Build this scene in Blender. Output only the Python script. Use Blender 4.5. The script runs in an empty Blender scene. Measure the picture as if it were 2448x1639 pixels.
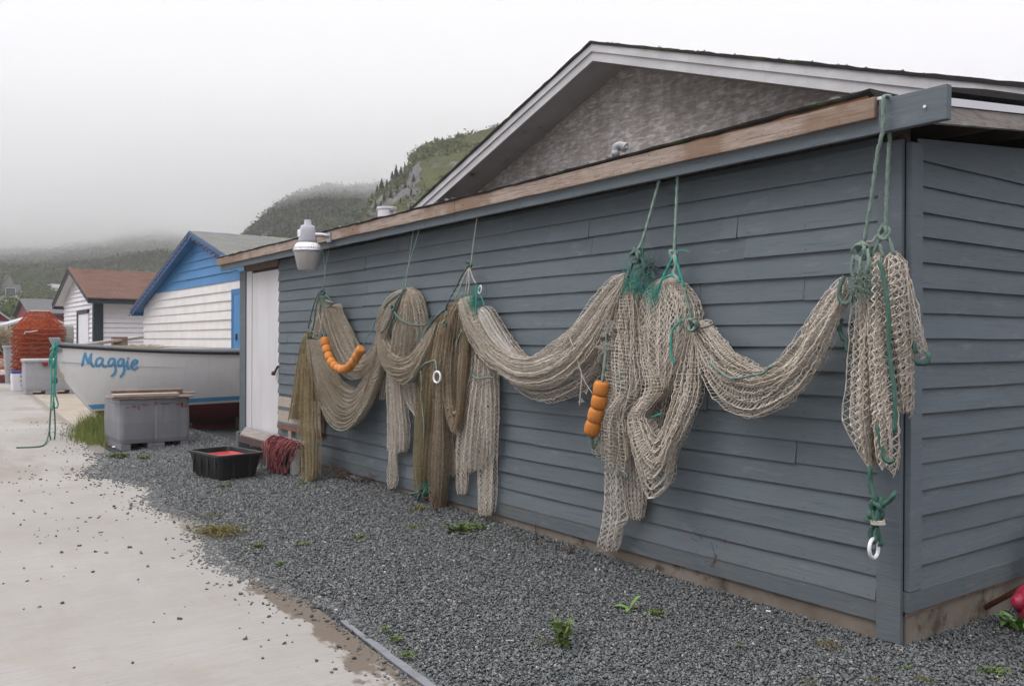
import bpy, bmesh, math, random
import numpy as np
from mathutils import Vector, Matrix
from mathutils.bvhtree import BVHTree
random.seed(7); RNG = np.random.default_rng(11)
SC = bpy.context.scene
COL = SC.collection
R = math.radians
PI = math.pi

# ------------------------------------------------------------------ camera
S = 2448 / 2342.0
FPX, PCX, PCY, CAMH = 2097.0, 1224.0, 819.5, 1.6
_roll, _pit, _yaw = R(.2), math.atan(4.5 / 2097), R(36.0)
_rt = np.array([math.sin(_yaw), math.cos(_yaw), 0.]); _fw = np.array([-math.cos(_yaw), math.sin(_yaw), 0.]); _up = np.array([0, 0, 1.])
CF = _fw * math.cos(_pit) - _up * math.sin(_pit)
_u2 = _up * math.cos(_pit) + _fw * math.sin(_pit)
CXA = _rt * math.cos(_roll) + _u2 * math.sin(_roll)
CUA = _u2 * math.cos(_roll) - _rt * math.sin(_roll)
EYE = np.array([2.50, -4.34, CAMH])

def ray(x, y):
    return CF + CXA * (x * S - PCX) / FPX - CUA * (y * S - PCY) / FPX
def on_y(x, y, Y=0.):
    d = ray(x, y); return EYE + d * ((Y - EYE[1]) / d[1])
def on_x(x, y, X=0.):
    d = ray(x, y); return EYE + d * ((X - EYE[0]) / d[0])
def on_z(x, y, Z=0.):
    d = ray(x, y); return EYE + d * ((Z - EYE[2]) / d[2])
def at(x, y, D):
    return EYE + ray(x, y) * D
def depth_of(p):
    return (np.asarray(p) - EYE) @ CF
def to_px(P):
    q = np.asarray(P) - EYE; z = q @ CF
    return (PCX + FPX * (q @ CXA) / z) / S, (PCY - FPX * (q @ CUA) / z) / S, z

cam_d = bpy.data.cameras.new('camera'); cam = bpy.data.objects.new('camera', cam_d); COL.objects.link(cam)
m = Matrix(((CXA[0], CUA[0], -CF[0], EYE[0]), (CXA[1], CUA[1], -CF[1], EYE[1]), (CXA[2], CUA[2], -CF[2], EYE[2]), (0, 0, 0, 1)))
cam.matrix_world = m
cam_d.sensor_width = 36; cam_d.lens = 36 * FPX / 2448; cam_d.clip_start = .05; cam_d.clip_end = 6000
SC.camera = cam

# ------------------------------------------------------------------ object helpers
def tag(o, label=None, cat=None, group=None, kind=None):
    if label: o['label'] = label
    if cat: o['category'] = cat
    if group: o['group'] = group
    if kind: o['kind'] = kind
    return o
def thing(name, label, cat, loc=(0, 0, 0), rz=0., group=None):
    o = bpy.data.objects.new(name, None); COL.objects.link(o)
    o.location = [float(v) for v in loc]; o.rotation_euler = (0, 0, rz); o.empty_display_size = .2
    return tag(o, label, cat, group)
def copy_tree(o, parent=None):
    c = o.copy(); COL.objects.link(c); c.parent = parent
    for ch in list(o.children): copy_tree(ch, c)
    return c

class MB:
    """collects vertices and faces for one mesh object"""
    def __init__(s): s.v = []; s.f = []; s.m = []; s.smooth = False
    def add(s, vs, fs, mi=0):
        n = len(s.v); s.v += [tuple(map(float, v)) for v in vs]; s.f += [tuple(i + n for i in f) for f in fs]; s.m += [mi] * len(fs)
    def box(s, a, b, mi=0):
        x0, y0, z0 = a; x1, y1, z1 = b
        s.hexa([(x0, y0, z0), (x1, y0, z0), (x1, y1, z0), (x0, y1, z0), (x0, y0, z1), (x1, y0, z1), (x1, y1, z1), (x0, y1, z1)], mi)
    def hexa(s, v, mi=0):
        s.add(v, [(3, 2, 1, 0), (4, 5, 6, 7), (0, 1, 5, 4), (1, 2, 6, 5), (2, 3, 7, 6), (3, 0, 4, 7)], mi)
    def bar(s, p, q, w, h, up=(0, 0, 1), mi=0):
        p = np.asarray(p, float); q = np.asarray(q, float); d = q - p; d = d / np.linalg.norm(d)
        u = np.asarray(up, float); sd = np.cross(d, u); sd /= np.linalg.norm(sd); u = np.cross(sd, d)
        a, b = sd * w / 2, u * h / 2
        s.hexa([p - a - b, p + a - b, q + a - b, q - a - b, p - a + b, p + a + b, q + a + b, q - a + b], mi)
    def tube(s, pts, r, n=8, mi=0, twist=0., lobes=0, lobe=.18, cap=True, closed=False):
        P = np.asarray(pts, float); m = len(P)
        rr = np.full(m, r, float) if np.isscalar(r) else np.asarray(r, float)
        T = np.gradient(P, axis=0)
        if closed: T = np.roll(P, -1, 0) - np.roll(P, 1, 0)
        T /= np.linalg.norm(T, axis=1)[:, None] + 1e-12
        ref = np.array([0.31, -.17, .93]); U = np.zeros_like(P); 
        u = np.cross(T[0], ref)
        if np.linalg.norm(u) < .1: u = np.cross(T[0], [1, 0, 0])
        u /= np.linalg.norm(u)
        for i in range(m):
            u = u - T[i] * (u @ T[i]); u /= np.linalg.norm(u) + 1e-12; U[i] = u
        V = np.cross(T, U)
        L = np.concatenate([[0], np.cumsum(np.linalg.norm(np.diff(P, axis=0), axis=1))])
        a = np.arange(n) * 2 * PI / n
        A = a[None, :] + (twist * L)[:, None] * 0
        rad = rr[:, None] * (1 + (lobe * np.cos(lobes * a[None, :] - twist * L[:, None]) if lobes else 0 * A))
        ring = P[:, None, :] + rad[..., None] * (np.cos(A)[..., None] * U[:, None, :] + np.sin(A)[..., None] * V[:, None, :])
        fs = []
        for i in range(m - 1 + (1 if closed else 0)):
            i2 = (i + 1) % m
            for k in range(n): fs.append((i * n + k, i * n + (k + 1) % n, i2 * n + (k + 1) % n, i2 * n + k))
        if cap and not closed:
            fs.append(tuple(range(n - 1, -1, -1))); fs.append(tuple((m - 1) * n + k for k in range(n)))
        s.add(ring.reshape(-1, 3), fs, mi)
    def lathe(s, prof, n=24, c=(0, 0, 0), axis=None, mi=0, cap=True, ribs=0, ribd=0.):
        M3 = np.eye(3)
        if axis is not None:
            z = np.asarray(axis, float); z /= np.linalg.norm(z); x = np.cross([0.1, .9, .2], z); x /= np.linalg.norm(x); M3 = np.stack([x, np.cross(z, x), z], 1)
        vs = []
        for (r, z) in prof:
            for k in range(n):
                a = 2 * PI * k / n; q = r * (1 + (ribd if ribs and (k % 2) else 0))
                vs.append(M3 @ np.array([q * math.cos(a), q * math.sin(a), z]) + np.asarray(c))
        fs = [(i * n + k, i * n + (k + 1) % n, (i + 1) * n + (k + 1) % n, (i + 1) * n + k) for i in range(len(prof) - 1) for k in range(n)]
        if cap: fs += [tuple(range(n - 1, -1, -1)), tuple((len(prof) - 1) * n + k for k in range(n))]
        s.add(vs, fs, mi)
    def prism(s, poly, d, mi=0):
        """polygon of 3D points pushed along d"""
        n = len(poly); p = [np.asarray(q, float) for q in poly]; d = np.asarray(d, float)
        s.add(p + [q + d for q in p], [tuple(range(n - 1, -1, -1)), tuple(range(n, 2 * n))] + [(i, (i + 1) % n, n + (i + 1) % n, n + i) for i in range(n)], mi)
    def build(s, name, mats, parent=None, smooth=False, bevel=0., fix=False, origin=None):
        me = bpy.data.meshes.new(name); 
        v = s.v
        if origin is not None: v = [(a - origin[0], b - origin[1], c - origin[2]) for a, b, c in v]
        me.from_pydata(v, [], s.f)
        if not isinstance(mats, (list, tuple)): mats = [mats]
        for q in mats: me.materials.append(q)
        if len(mats) > 1: me.polygons.foreach_set('material_index', s.m)
        if smooth or s.smooth: me.polygons.foreach_set('use_smooth', [True] * len(s.f))
        me.update()
        if fix:
            b = bmesh.new(); b.from_mesh(me); bmesh.ops.recalc_face_normals(b, faces=b.faces); b.to_mesh(me); b.free()
        o = bpy.data.objects.new(name, me); COL.objects.link(o)
        if origin is not None: o.location = [float(q) for q in origin]
        if parent is not None:
            o.parent = parent
            if parent.type == 'EMPTY' or True: o.matrix_parent_inverse = Matrix.Identity(4)
        if bevel:
            md = o.modifiers.new('bevel', 'BEVEL'); md.width = bevel; md.segments = 2; md.limit_method = 'ANGLE'; md.angle_limit = R(40)
        return o
def part(mb, name, mat, parent, **k):
    """mesh given in world coordinates, parented to a thing (or part) standing at its own place"""
    p = parent; off = Vector((0, 0, 0)); rot = 0.
    while p is not None:
        off += p.location if p.rotation_euler.z == 0 else p.location; p = p.parent
    mb.v = [(a - off.x, b - off.y, c - off.z) for a, b, c in mb.v]
    return mb.build(name, mat, parent, **k)
def solo(mb, name, mat, label, cat, group=None, kind=None, origin=None, **k):
    if origin is None and kind is None and mb.v:
        a = np.asarray(mb.v); origin = (a[:, 0].mean(), a[:, 1].mean(), a[:, 2].min())
    return tag(mb.build(name, mat, None, origin=origin, **k), label, cat, group, kind)

def spline(pts, n):
    """Catmull-Rom through pts, resampled to n points evenly"""
    P = np.asarray(pts, float)
    if len(P) == 2:
        t = np.linspace(0, 1, n)[:, None]; return P[0] * (1 - t) + P[1] * t
    Q = np.vstack([2 * P[0] - P[1], P, 2 * P[-1] - P[-2]])
    out = []
    for i in range(1, len(Q) - 2):
        p0, p1, p2, p3 = Q[i - 1], Q[i], Q[i + 1], Q[i + 2]
        for t in np.linspace(0, 1, 14, endpoint=False):
            out.append(.5 * (2 * p1 + (p2 - p0) * t + (2 * p0 - 5 * p1 + 4 * p2 - p3) * t * t + (3 * p1 - p0 - 3 * p2 + p3) * t ** 3))
    out.append(P[-1]); out = np.array(out)
    L = np.concatenate([[0], np.cumsum(np.linalg.norm(np.diff(out, axis=0), axis=1))])
    t = np.linspace(0, L[-1], n)
    return np.stack([np.interp(t, L, out[:, k]) for k in range(P.shape[1])], 1)
def length(P): return float(np.linalg.norm(np.diff(np.asarray(P), axis=0), axis=1).sum())

def hash2(ix, iy, seed):
    h = (ix.astype(np.int64) * 374761393 + iy.astype(np.int64) * 668265263 + seed * 974634777) & 0x7fffffff
    h = ((h ^ (h >> 13)) * 1274126177) & 0x7fffffff
    return ((h ^ (h >> 16)) & 0xffff) / 65535.
def vnoise(x, y, seed=0):
    x = np.asarray(x, float); y = np.asarray(y, float)
    ix = np.floor(x); iy = np.floor(y); fx = x - ix; fy = y - iy
    fx = fx * fx * (3 - 2 * fx); fy = fy * fy * (3 - 2 * fy)
    a = hash2(ix, iy, seed); b = hash2(ix + 1, iy, seed); c = hash2(ix, iy + 1, seed); d = hash2(ix + 1, iy + 1, seed)
    return (a * (1 - fx) + b * fx) * (1 - fy) + (c * (1 - fx) + d * fx) * fy
def fbm(x, y, o=4, seed=0):
    s = 0; a = .5
    for i in range(o): s = s + a * (vnoise(x * 2 ** i, y * 2 ** i, seed + i * 17) - .5); a *= .5
    return s * 2

# ------------------------------------------------------------------ materials
class NT:
    def __init__(s, name):
        s.mat = bpy.data.materials.new(name); s.mat.use_nodes = True
        s.t = s.mat.node_tree; s.n = s.t.nodes; s.bsdf = s.n['Principled BSDF']; s.out = s.n['Material Output']
    def node(s, typ, **k):
        n = s.n.new(typ)
        for a, b in k.items():
            if a.startswith('i_'): pass
            else: setattr(n, a, b)
        return n
    def link(s, a, b): s.t.links.new(a, b)
    def inp(s, n, key, v):
        if hasattr(v, 'links') or isinstance(v, bpy.types.NodeSocket): s.link(v, n.inputs[key])
        else: n.inputs[key].default_value = v
    def co(s, scale=(1, 1, 1), kind='Object', rot=(0, 0, 0)):
        c = s.node('ShaderNodeTexCoord'); mp = s.node('ShaderNodeMapping'); mp.inputs['Scale'].default_value = scale; mp.inputs['Rotation'].default_value = rot
        s.link(c.outputs[kind], mp.inputs['Vector']); return mp.outputs['Vector']
    def pos(s, scale=(1, 1, 1), rot=(0, 0, 0)):
        c = s.node('ShaderNodeNewGeometry'); mp = s.node('ShaderNodeMapping'); mp.inputs['Scale'].default_value = scale; mp.inputs['Rotation'].default_value = rot
        s.link(c.outputs['Position'], mp.inputs['Vector']); return mp.outputs['Vector']
    def noise(s, vec, scale, detail=5, rough=.6, dist=0.):
        n = s.node('ShaderNodeTexNoise'); s.link(vec, n.inputs['Vector']); n.inputs['Scale'].default_value = scale; n.inputs['Detail'].default_value = detail
        n.inputs['Roughness'].default_value = rough; n.inputs['Distortion'].default_value = dist; return n.outputs['Fac']
    def vor(s, vec, scale, feat='F1', out='Color', rnd=1.):
        n = s.node('ShaderNodeTexVoronoi', feature=feat); s.link(vec, n.inputs['Vector']); n.inputs['Scale'].default_value = scale; n.inputs['Randomness'].default_value = rnd; return n.outputs[out]
    def ramp(s, f, stops, interp='LINEAR'):
        n = s.node('ShaderNodeValToRGB'); s.link(f, n.inputs['Fac']); e = n.color_ramp.elements; n.color_ramp.interpolation = interp
        while len(e) > 1: e.remove(e[-1])
        e[0].position = stops[0][0]; e[0].color = col4(stops[0][1])
        for p, c in stops[1:]:
            q = e.new(p); q.color = col4(c)
        return n.outputs['Color']
    def mix(s, f, a, b, mode='MIX'):
        n = s.node('ShaderNodeMix', data_type='RGBA', blend_type=mode); s.inp(n, 0, f)
        for k, v in ((6, a), (7, b)):
            if isinstance(v, (tuple, list)): v = col4(v)
            s.inp(n, k, v)
        return n.outputs[2]
    def math(s, op, a, b=0., clamp=False):
        n = s.node('ShaderNodeMath', operation=op, use_clamp=clamp); s.inp(n, 0, a); s.inp(n, 1, b); return n.outputs[0]
    def sep(s, v):
        n = s.node('ShaderNodeSeparateXYZ'); s.link(v, n.inputs[0]); return n.outputs
    def step(s, v, lo, hi):
        n = s.node('ShaderNodeMapRange', interpolation_type='SMOOTHSTEP'); s.inp(n, 0, v); n.inputs[1].default_value = lo; n.inputs[2].default_value = hi; return n.outputs[0]
    def bump(s, h, strength=.3, dist=.01):
        n = s.node('ShaderNodeBump'); s.link(h, n.inputs['Height']); n.inputs['Strength'].default_value = strength; n.inputs['Distance'].default_value = dist
        s.link(n.outputs['Normal'], s.bsdf.inputs['Normal'])
    def base(s, c):
        if isinstance(c, (tuple, list)): s.bsdf.inputs['Base Color'].default_value = col4(c)
        else: s.link(c, s.bsdf.inputs['Base Color'])
    def set(s, rough=None, spec=None, metal=None, **k):
        if rough is not None: s.inp(s.bsdf, 'Roughness', rough)
        if spec is not None: s.inp(s.bsdf, 'Specular IOR Level', spec)
        if metal is not None: s.inp(s.bsdf, 'Metallic', metal)
        for a, b in k.items(): s.inp(s.bsdf, a, b)
        return s.mat
    def rnd(s):
        g = s.node('ShaderNodeNewGeometry'); return g.outputs['Random Per Island']
def col4(c): return (*c, 1.) if len(c) == 3 else tuple(c)
def srgb(r, g, b):
    f = lambda c: c / 255 / 12.92 if c / 255 <= .04045 else ((c / 255 + .055) / 1.055) ** 2.4
    return (f(r), f(g), f(b))
def simple(name, a, b=None, scale=8., rough=.6, spec=.3, metal=0., bump=0., bscale=None, stretch=(1, 1, 1), detail=5, lo=.35, hi=.65, dirt=None):
    t = NT(name); v = t.co(stretch); b = b or tuple(x * .8 for x in a)
    n = t.noise(v, scale, detail)
    c = t.ramp(n, [(lo, a), (hi, b)])
    if dirt:
        d = t.noise(t.co(), dirt[1], 6, .7); c = t.mix(t.step(d, dirt[2], dirt[2] + .12), c, dirt[0])
    t.base(c)
    if bump: t.bump(t.noise(v, bscale or scale * 3, 4), bump, .01)
    return t.set(rough, spec, metal)

def mat_siding(name, base, dark, light):
    t = NT(name); g = t.pos((1.5, 1.5, 22)); fine = t.pos((6, 6, 160))
    big = t.noise(t.pos((.8, .8, 5)), 1.4, 4, .6)
    gr = t.noise(g, 2.2, 6, .65, .6); fn = t.noise(fine, 1.5, 3)
    c = t.ramp(big, [(.3, dark), (.5, base), (.72, light)])
    c = t.mix(t.step(gr, .56, .78), c, tuple(x * .72 for x in dark))
    c = t.mix(t.math('MULTIPLY', t.step(fn, .55, .8), .35), c, light)
    # knots
    kv = t.vor(t.pos((1.5, 1.5, 5)), 1.25, 'F1', 'Distance'); kn = t.step(kv, .085, .03)
    c = t.mix(t.math('MULTIPLY', kn, .5), c, tuple(x * .55 for x in dark))
    # bare scuffs
    sc = t.noise(t.pos((5, 5, 26)), 2.1, 5, .7); sm = t.step(sc, .69, .715)
    c = t.mix(t.math('MULTIPLY', sm, .6), c, (.27, .255, .24))
    # rain streaks
    st = t.noise(t.pos((9, 9, .8)), 1.6, 4, .65); c = t.mix(t.math('MULTIPLY', t.step(st, .52, .75), .28), c, tuple(x * .6 for x in base))
    isl = t.rnd(); c = t.mix(.55, c, t.mix(isl, tuple(x * .84 for x in base), tuple(x * 1.16 for x in base)), 'MIX')
    c = t.mix(t.math('MULTIPLY', t.step(gr, .60, .74), .6), c, tuple(x * .62 for x in dark))
    fd = t.noise(t.pos((2.2, 2.2, 9)), 1.3, 5, .7); c = t.mix(t.math('MULTIPLY', t.step(fd, .56, .70), .4), c, (.20, .215, .225))
    pz = t.sep(t.pos()); spl = t.math('MULTIPLY', t.step(pz[2], .62, .14), t.step(t.noise(t.pos((3, 3, 5)), 1.6, 6, .7), .36, .66)); c = t.mix(t.math('MULTIPLY', spl, .38), c, (.155, .14, .118)); run = t.math('ADD', pz[0], pz[1])
    nx_ = t.math('ABSOLUTE', t.math('SUBTRACT', t.math('FRACT', t.math('MULTIPLY', run, 1 / .405)), .5)); nz_ = t.math('ABSOLUTE', t.math('SUBTRACT', t.math('FRACT', t.math('MULTIPLY', t.math('SUBTRACT', pz[2], .228 + .02 - .0672), 1 / .1345)), .5))
    nd = t.math('SQRT', t.math('ADD', t.math('POWER', t.math('MULTIPLY', nx_, .405), 2.), t.math('POWER', t.math('MULTIPLY', nz_, .1345), 2.)))
    c = t.mix(t.math('MULTIPLY', t.step(nd, .0062, .0035), .7), c, (.05, .045, .042))
    t.base(c)
    h = t.math('ADD', t.math('MULTIPLY', gr, .7), t.math('MULTIPLY', fn, .3)); t.bump(h, .5, .008)
    return t.set(t.math('ADD', t.math('MULTIPLY', gr, .2), .52), .3)
SIDING = mat_siding('grey_blue_siding_paint', (.108, .133, .148), (.088, .109, .122), (.136, .162, .177))
SIDING_TRIM = mat_siding('grey_blue_trim_paint', (.112, .137, .153), (.093, .115, .13), (.134, .159, .175))

def mat_wood(name, a, b, c_dark, axis=(1, 1, 1), stain=None, bump=.4):
    t = NT(name); v = t.pos(axis)
    g = t.noise(v, 3., 7, .68, 1.0); big = t.noise(t.pos((1.1, 1.1, 1.1)), 1.6, 4)
    c = t.ramp(g, [(.3, c_dark), (.47, a), (.7, b)])
    if stain: c = t.mix(t.math('MULTIPLY', t.step(big, .46, .62), .8), c, stain)
    sp = t.noise(t.pos((14, 14, 14)), 2.2, 4, .7); c = t.mix(t.math('MULTIPLY', t.step(sp, .62, .72), .7), c, tuple(x * .35 for x in c_dark))
    kv = t.vor(t.pos((2.2, 2.2, 6)), 1.1, 'F1', 'Distance'); c = t.mix(t.step(kv, .1, .05), c, tuple(x * .5 for x in c_dark))
    t.base(c); t.bump(g, bump, .008); return t.set(.8, .2)
FASCIA_WOOD = mat_wood('weathered_fascia_wood', (.315, .25, .205), (.44, .375, .325), (.13, .09, .065), (1.3, 20, 24), stain=(.21, .135, .09))
GREY_WOOD = mat_wood('grey_weathered_wood', (.27, .24, .22), (.37, .34, .31), (.13, .11, .10), (2, 2, 24))
BROWN_WOOD = mat_wood('brown_weathered_wood', (.17, .12, .09), (.26, .2, .16), (.07, .05, .04), (16, 2, 16))
PALE_WOOD = mat_wood('pale_plank_wood', (.36, .31, .26), (.46, .41, .36), (.22, .17, .13), (16, 2, 16))
DARK_WOOD = mat_wood('dark_damp_wood', (.06, .048, .04), (.10, .08, .065), (.03, .024, .02), (10, 2, 10))
def mat_osb():
    t = NT('weathered_osb'); v = t.pos((1, 1, 1))
    w1 = t.noise(v, 3., 3); 
    mp = t.node('ShaderNodeVectorMath', operation='ADD'); sc = t.node('ShaderNodeVectorMath', operation='SCALE'); cn = t.node('ShaderNodeTexNoise'); t.link(v, cn.inputs['Vector']); cn.inputs['Scale'].default_value = 7.
    t.link(cn.outputs['Color'], sc.inputs[0]); sc.inputs['Scale'].default_value = .03; t.link(v, mp.inputs[0]); t.link(sc.outputs[0], mp.inputs[1])
    a = t.vor(mp.outputs[0], 15., 'F1', 'Color'); r1 = t.sep(a)[0]; r2 = t.sep(a)[1]
    rot = t.node('ShaderNodeMapping'); t.link(mp.outputs[0], rot.inputs['Vector']); rot.inputs['Rotation'].default_value = (.0, R(40), 0); rot.inputs['Scale'].default_value = (1, 1, 3.2)
    a2 = t.vor(rot.outputs[0], 12., 'F1', 'Color'); q = t.sep(a2)[0]
    rot2 = t.node('ShaderNodeMapping'); t.link(mp.outputs[0], rot2.inputs['Vector']); rot2.inputs['Rotation'].default_value = (.0, R(-35), 0); rot2.inputs['Scale'].default_value = (1, 1, 4)
    q2 = t.sep(t.vor(rot2.outputs[0], 9.5, 'F1', 'Color'))[1]
    f = t.math('ADD', t.math('MULTIPLY', q, .45), t.math('MULTIPLY', q2, .55))
    f = t.math('ADD', t.math('MULTIPLY', f, .8), t.math('MULTIPLY', r1, .2))
    c = t.ramp(f, [(.2, (.30, .27, .25)), (.45, (.375, .345, .325)), (.62, (.43, .40, .38)), (.8, (.56, .53, .51))])
    st = t.noise(t.pos((2.5, 2.5, .7)), 1.3, 4, .6); c = t.mix(t.math('MULTIPLY', t.step(st, .48, .66), .42), c, (.19, .16, .135))
    t.base(c); t.bump(f, .35, .006); return t.set(.85, .15)
OSB = mat_osb()
WHITE_BOARD = simple('white_board_paint', (.62, .615, .625), (.55, .54, .545), 3., .55, .3, bump=.12, bscale=40, stretch=(1, 1, .25), dirt=((.33, .30, .27), 5., .66))
GREY_TRIM_WHITE = simple('weathered_white_rake_paint', (.58, .575, .585), (.47, .46, .465), 4., .6, .3, bump=.1, stretch=(.4, 1, 1), dirt=((.2, .19, .18), 9., .68))
SOFFIT = simple('weathered_soffit_board', (.44, .42, .42), (.37, .35, .345), 3., .8, .2, dirt=((.13, .12, .11), 3., .6))
DARK_INSIDE = simple('dark_rafter_wood', (.06, .045, .035), (.04, .03, .025), 6., .9, .1)
def mat_shingle(name, a, b, c, course=.13, tab=.32, moss=None, up='y'):
    t = NT(name); v = t.co((1, 1, 1), 'UV')
    br = t.node('ShaderNodeTexBrick'); t.link(v, br.inputs['Vector']); br.inputs['Scale'].default_value = 1.; br.inputs['Brick Width'].default_value = tab; br.inputs['Row Height'].default_value = course
    br.inputs['Mortar Size'].default_value = .008; br.inputs['Mortar Smooth'].default_value = .2; br.inputs['Bias'].default_value = 0
    br.inputs['Color1'].default_value = col4(a); br.inputs['Color2'].default_value = col4(b); br.inputs['Mortar'].default_value = col4(c)
    n = t.noise(t.pos((1, 1, 1)), 1.3, 5, .65); cc = t.mix(t.math('MULTIPLY', t.step(n, .45, .7), .4), br.outputs['Color'], c)
    f = t.noise(t.pos((1, 1, 1)), 60., 3); cc = t.mix(.25, cc, t.ramp(f, [(.35, c), (.65, a)]))
    if moss:
        mn = t.noise(t.pos((1, 1, 1)), 2.3, 6, .7); cc = t.mix(t.math('MULTIPLY', t.step(mn, .55, .63), .8), cc, moss)
    t.base(cc); t.bump(t.math('ADD', br.outputs['Fac'], t.math('MULTIPLY', f, .5)), .5, -.01); return t.set(.9, .15)
ROOF_DARK = mat_shingle('dark_asphalt_shingle', (.075, .07, .068), (.055, .052, .05), (.03, .028, .027), moss=(.06, .07, .03))
ROOF_BROWN = mat_shingle('brown_asphalt_shingle', (.155, .088, .066), (.115, .062, .047), (.05, .03, .025), course=.14)
ROOF_GREY = mat_shingle('grey_asphalt_shingle', (.185, .19, .18), (.15, .155, .15), (.075, .075, .072), course=.14, moss=(.20, .16, .07))
BLUE_PAINT = simple('blue_paint', (.055, .215, .45), (.045, .185, .39), 3., .5, .35, bump=.1, bscale=30, dirt=((.045, .12, .30), 4., .62))
BLUE_DARK = simple('blue_trim_paint', (.038, .16, .36), (.033, .14, .32), 3., .5, .35)
WHITE_CLAP = simple('white_clapboard_paint', (.70, .685, .67), (.62, .605, .59), 2.5, .55, .3, bump=.1, bscale=30, dirt=((.40, .36, .33), 6., .69))
WHITE_CLEAN = simple('white_fresh_paint', (.72, .71, .73), (.66, .65, .67), 2.5, .5, .3)
GREEN_TRIM = simple('dark_green_trim', (.022, .035, .045), (.018, .03, .035), 4., .5, .3)
FOUND = simple('foundation_concrete', (.21, .18, .15), (.14, .115, .092), 3., .85, .2, bump=.3, bscale=30, dirt=((.08, .062, .045), 3.5, .53))
RED_PAINT = simple('red_paint', (.22, .024, .03), (.17, .02, .025), 3., .6, .3)
GREEN_PAINT = simple('sage_green_paint', (.20, .215, .165), (.17, .185, .14), 3., .6, .3)

def mat_twine(name, a, b, stain, sa=.5):
    t = NT(name); n = t.noise(t.pos(), 2.2, 5, .6); f = t.noise(t.pos(), 34., 3)
    c = t.ramp(f, [(.3, tuple(x * .78 for x in a)), (.5, a), (.72, b)])
    c = t.mix(t.math('MULTIPLY', t.step(n, .46, .66), sa), c, stain)
    t.base(c); return t.set(.85, .15)
TWINE_PALE = mat_twine('pale_twine', (.64, .575, .49), (.80, .735, .65), (.46, .39, .30))
TWINE_TAN = mat_twine('tan_twine', (.50, .435, .345), (.66, .59, .49), (.32, .26, .175))
TWINE_OLIVE = mat_twine('olive_twine', (.33, .265, .15), (.46, .385, .25), (.20, .15, .07), .7)
TWINE_BROWN = mat_twine('brown_twine', (.38, .305, .215), (.52, .435, .325), (.23, .17, .10), .65)
TWINE_WHITE = mat_twine('white_twine', (.60, .565, .525), (.74, .70, .66), (.44, .39, .33))
def mat_rope(name, a, b):
    t = NT(name); f = t.noise(t.pos(), 70., 4, .7); n = t.noise(t.pos(), 9., 4, .7)
    t.base(t.mix(t.math('MULTIPLY', n, .75), t.ramp(f, [(.3, a), (.7, b)]), tuple(x * .6 for x in a))); t.bump(f, .3, .004); return t.set(.75, .2)
ROPE_GREEN = mat_rope('faded_green_rope', (.16, .235, .195), (.31, .38, .335))
ROPE_DEEP = mat_rope('deep_green_rope', (.045, .125, .095), (.12, .22, .175))
ROPE_TEAL = mat_rope('teal_twine', (.045, .32, .25), (.10, .44, .35))
ROPE_PALE = mat_rope('pale_green_rope', (.26, .385, .32), (.40, .51, .45))
ROPE_GREY = mat_rope('grey_green_rope', (.11, .17, .155), (.19, .255, .235))
ROPE_WHITE = mat_rope('pale_rope', (.5, .45, .39), (.64, .6, .54))
ROPE_RED = mat_rope('maroon_rope', (.20, .055, .058), (.36, .12, .12))
ROPE_YELLOW = mat_rope('yellow_rope', (.5, .36, .09), (.62, .48, .16))
def mat_float():
    t = NT('orange_float_foam'); n = t.noise(t.pos(), 5., 4); f = t.noise(t.pos(), 90., 3)
    i = t.rnd(); g = t.node('ShaderNodeObjectInfo')
    c = t.ramp(g.outputs['Random'], [(0, (.60, .235, .05)), (.5, (.54, .19, .035)), (1, (.62, .29, .10))])
    c = t.mix(t.math('MULTIPLY', t.step(n, .48, .68), .55), c, (.40, .15, .045)); s2 = t.noise(t.pos((1, 1, 2)), 26., 5, .75); c = t.mix(t.math('MULTIPLY', t.step(s2, .60, .68), .55), c, (.22, .095, .04)); c = t.mix(t.math('MULTIPLY', t.step(s2, .34, .26), .4), c, (.66, .40, .2)); t.base(c); t.bump(s2, .35, .004); return t.set(.6, .25)
FLOAT = mat_float()
PLASTIC_WHITE = simple('white_plastic', (.78, .78, .80), (.70, .70, .71), 6., .35, .4)
GALV = simple('galvanised_metal', (.50, .50, .52), (.40, .40, .42), 20., .38, .5, metal=.75)
GREY_PLASTIC = simple('grey_pipe_plastic', (.36, .37, .38), (.30, .31, .32), 8., .5, .3)
FROST = simple('frosted_lens', (.44, .435, .425), (.38, .375, .365), 6., .3, .5)
ALU = simple('ribbed_aluminium', (.66, .66, .66), (.56, .56, .56), 9., .3, .5, metal=.6)
CLEAR = simple('cloudy_clear_plastic', (.42, .42, .45), (.34, .34, .37), 8., .25, .5)
METAL_DARK = simple('dark_hardware', (.06, .055, .05), (.10, .07, .05), 20., .5, .4, metal=.4)
RUST = simple('rusty_iron', (.16, .062, .028), (.09, .038, .02), 14., .85, .2, bump=.3)
TUB_GREY = simple('grey_tub_plastic', (.165, .168, .182), (.205, .21, .222), 2.5, .45, .4, bump=.06, bscale=90, dirt=((.13, .13, .135), 7., .66))
def scuffed(m, mark, scale=22., lo=.66, amt=.6, streak=None):
    nt = m.node_tree; b = nt.nodes['Principled BSDF']; src = b.inputs['Base Color'].links[0].from_socket
    t = NT.__new__(NT); t.mat = m; t.t = nt; t.n = nt.nodes; t.bsdf = b; t.out = nt.nodes['Material Output']
    c = t.mix(t.math('MULTIPLY', t.step(t.noise(t.pos((1, 1, 1)), scale, 6, .75), lo, lo + .05), amt), src, mark)
    if streak: c = t.mix(t.math('MULTIPLY', t.step(t.noise(t.pos((7, 7, .5)), 1.7, 5, .7), .5, .72), .45), c, streak)
    t.base(c); return m
TUB_LIGHT = simple('light_tub_plastic', (.27, .275, .29), (.33, .335, .35), 2.5, .45, .4, dirt=((.26, .26, .27), 7., .68))
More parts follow.
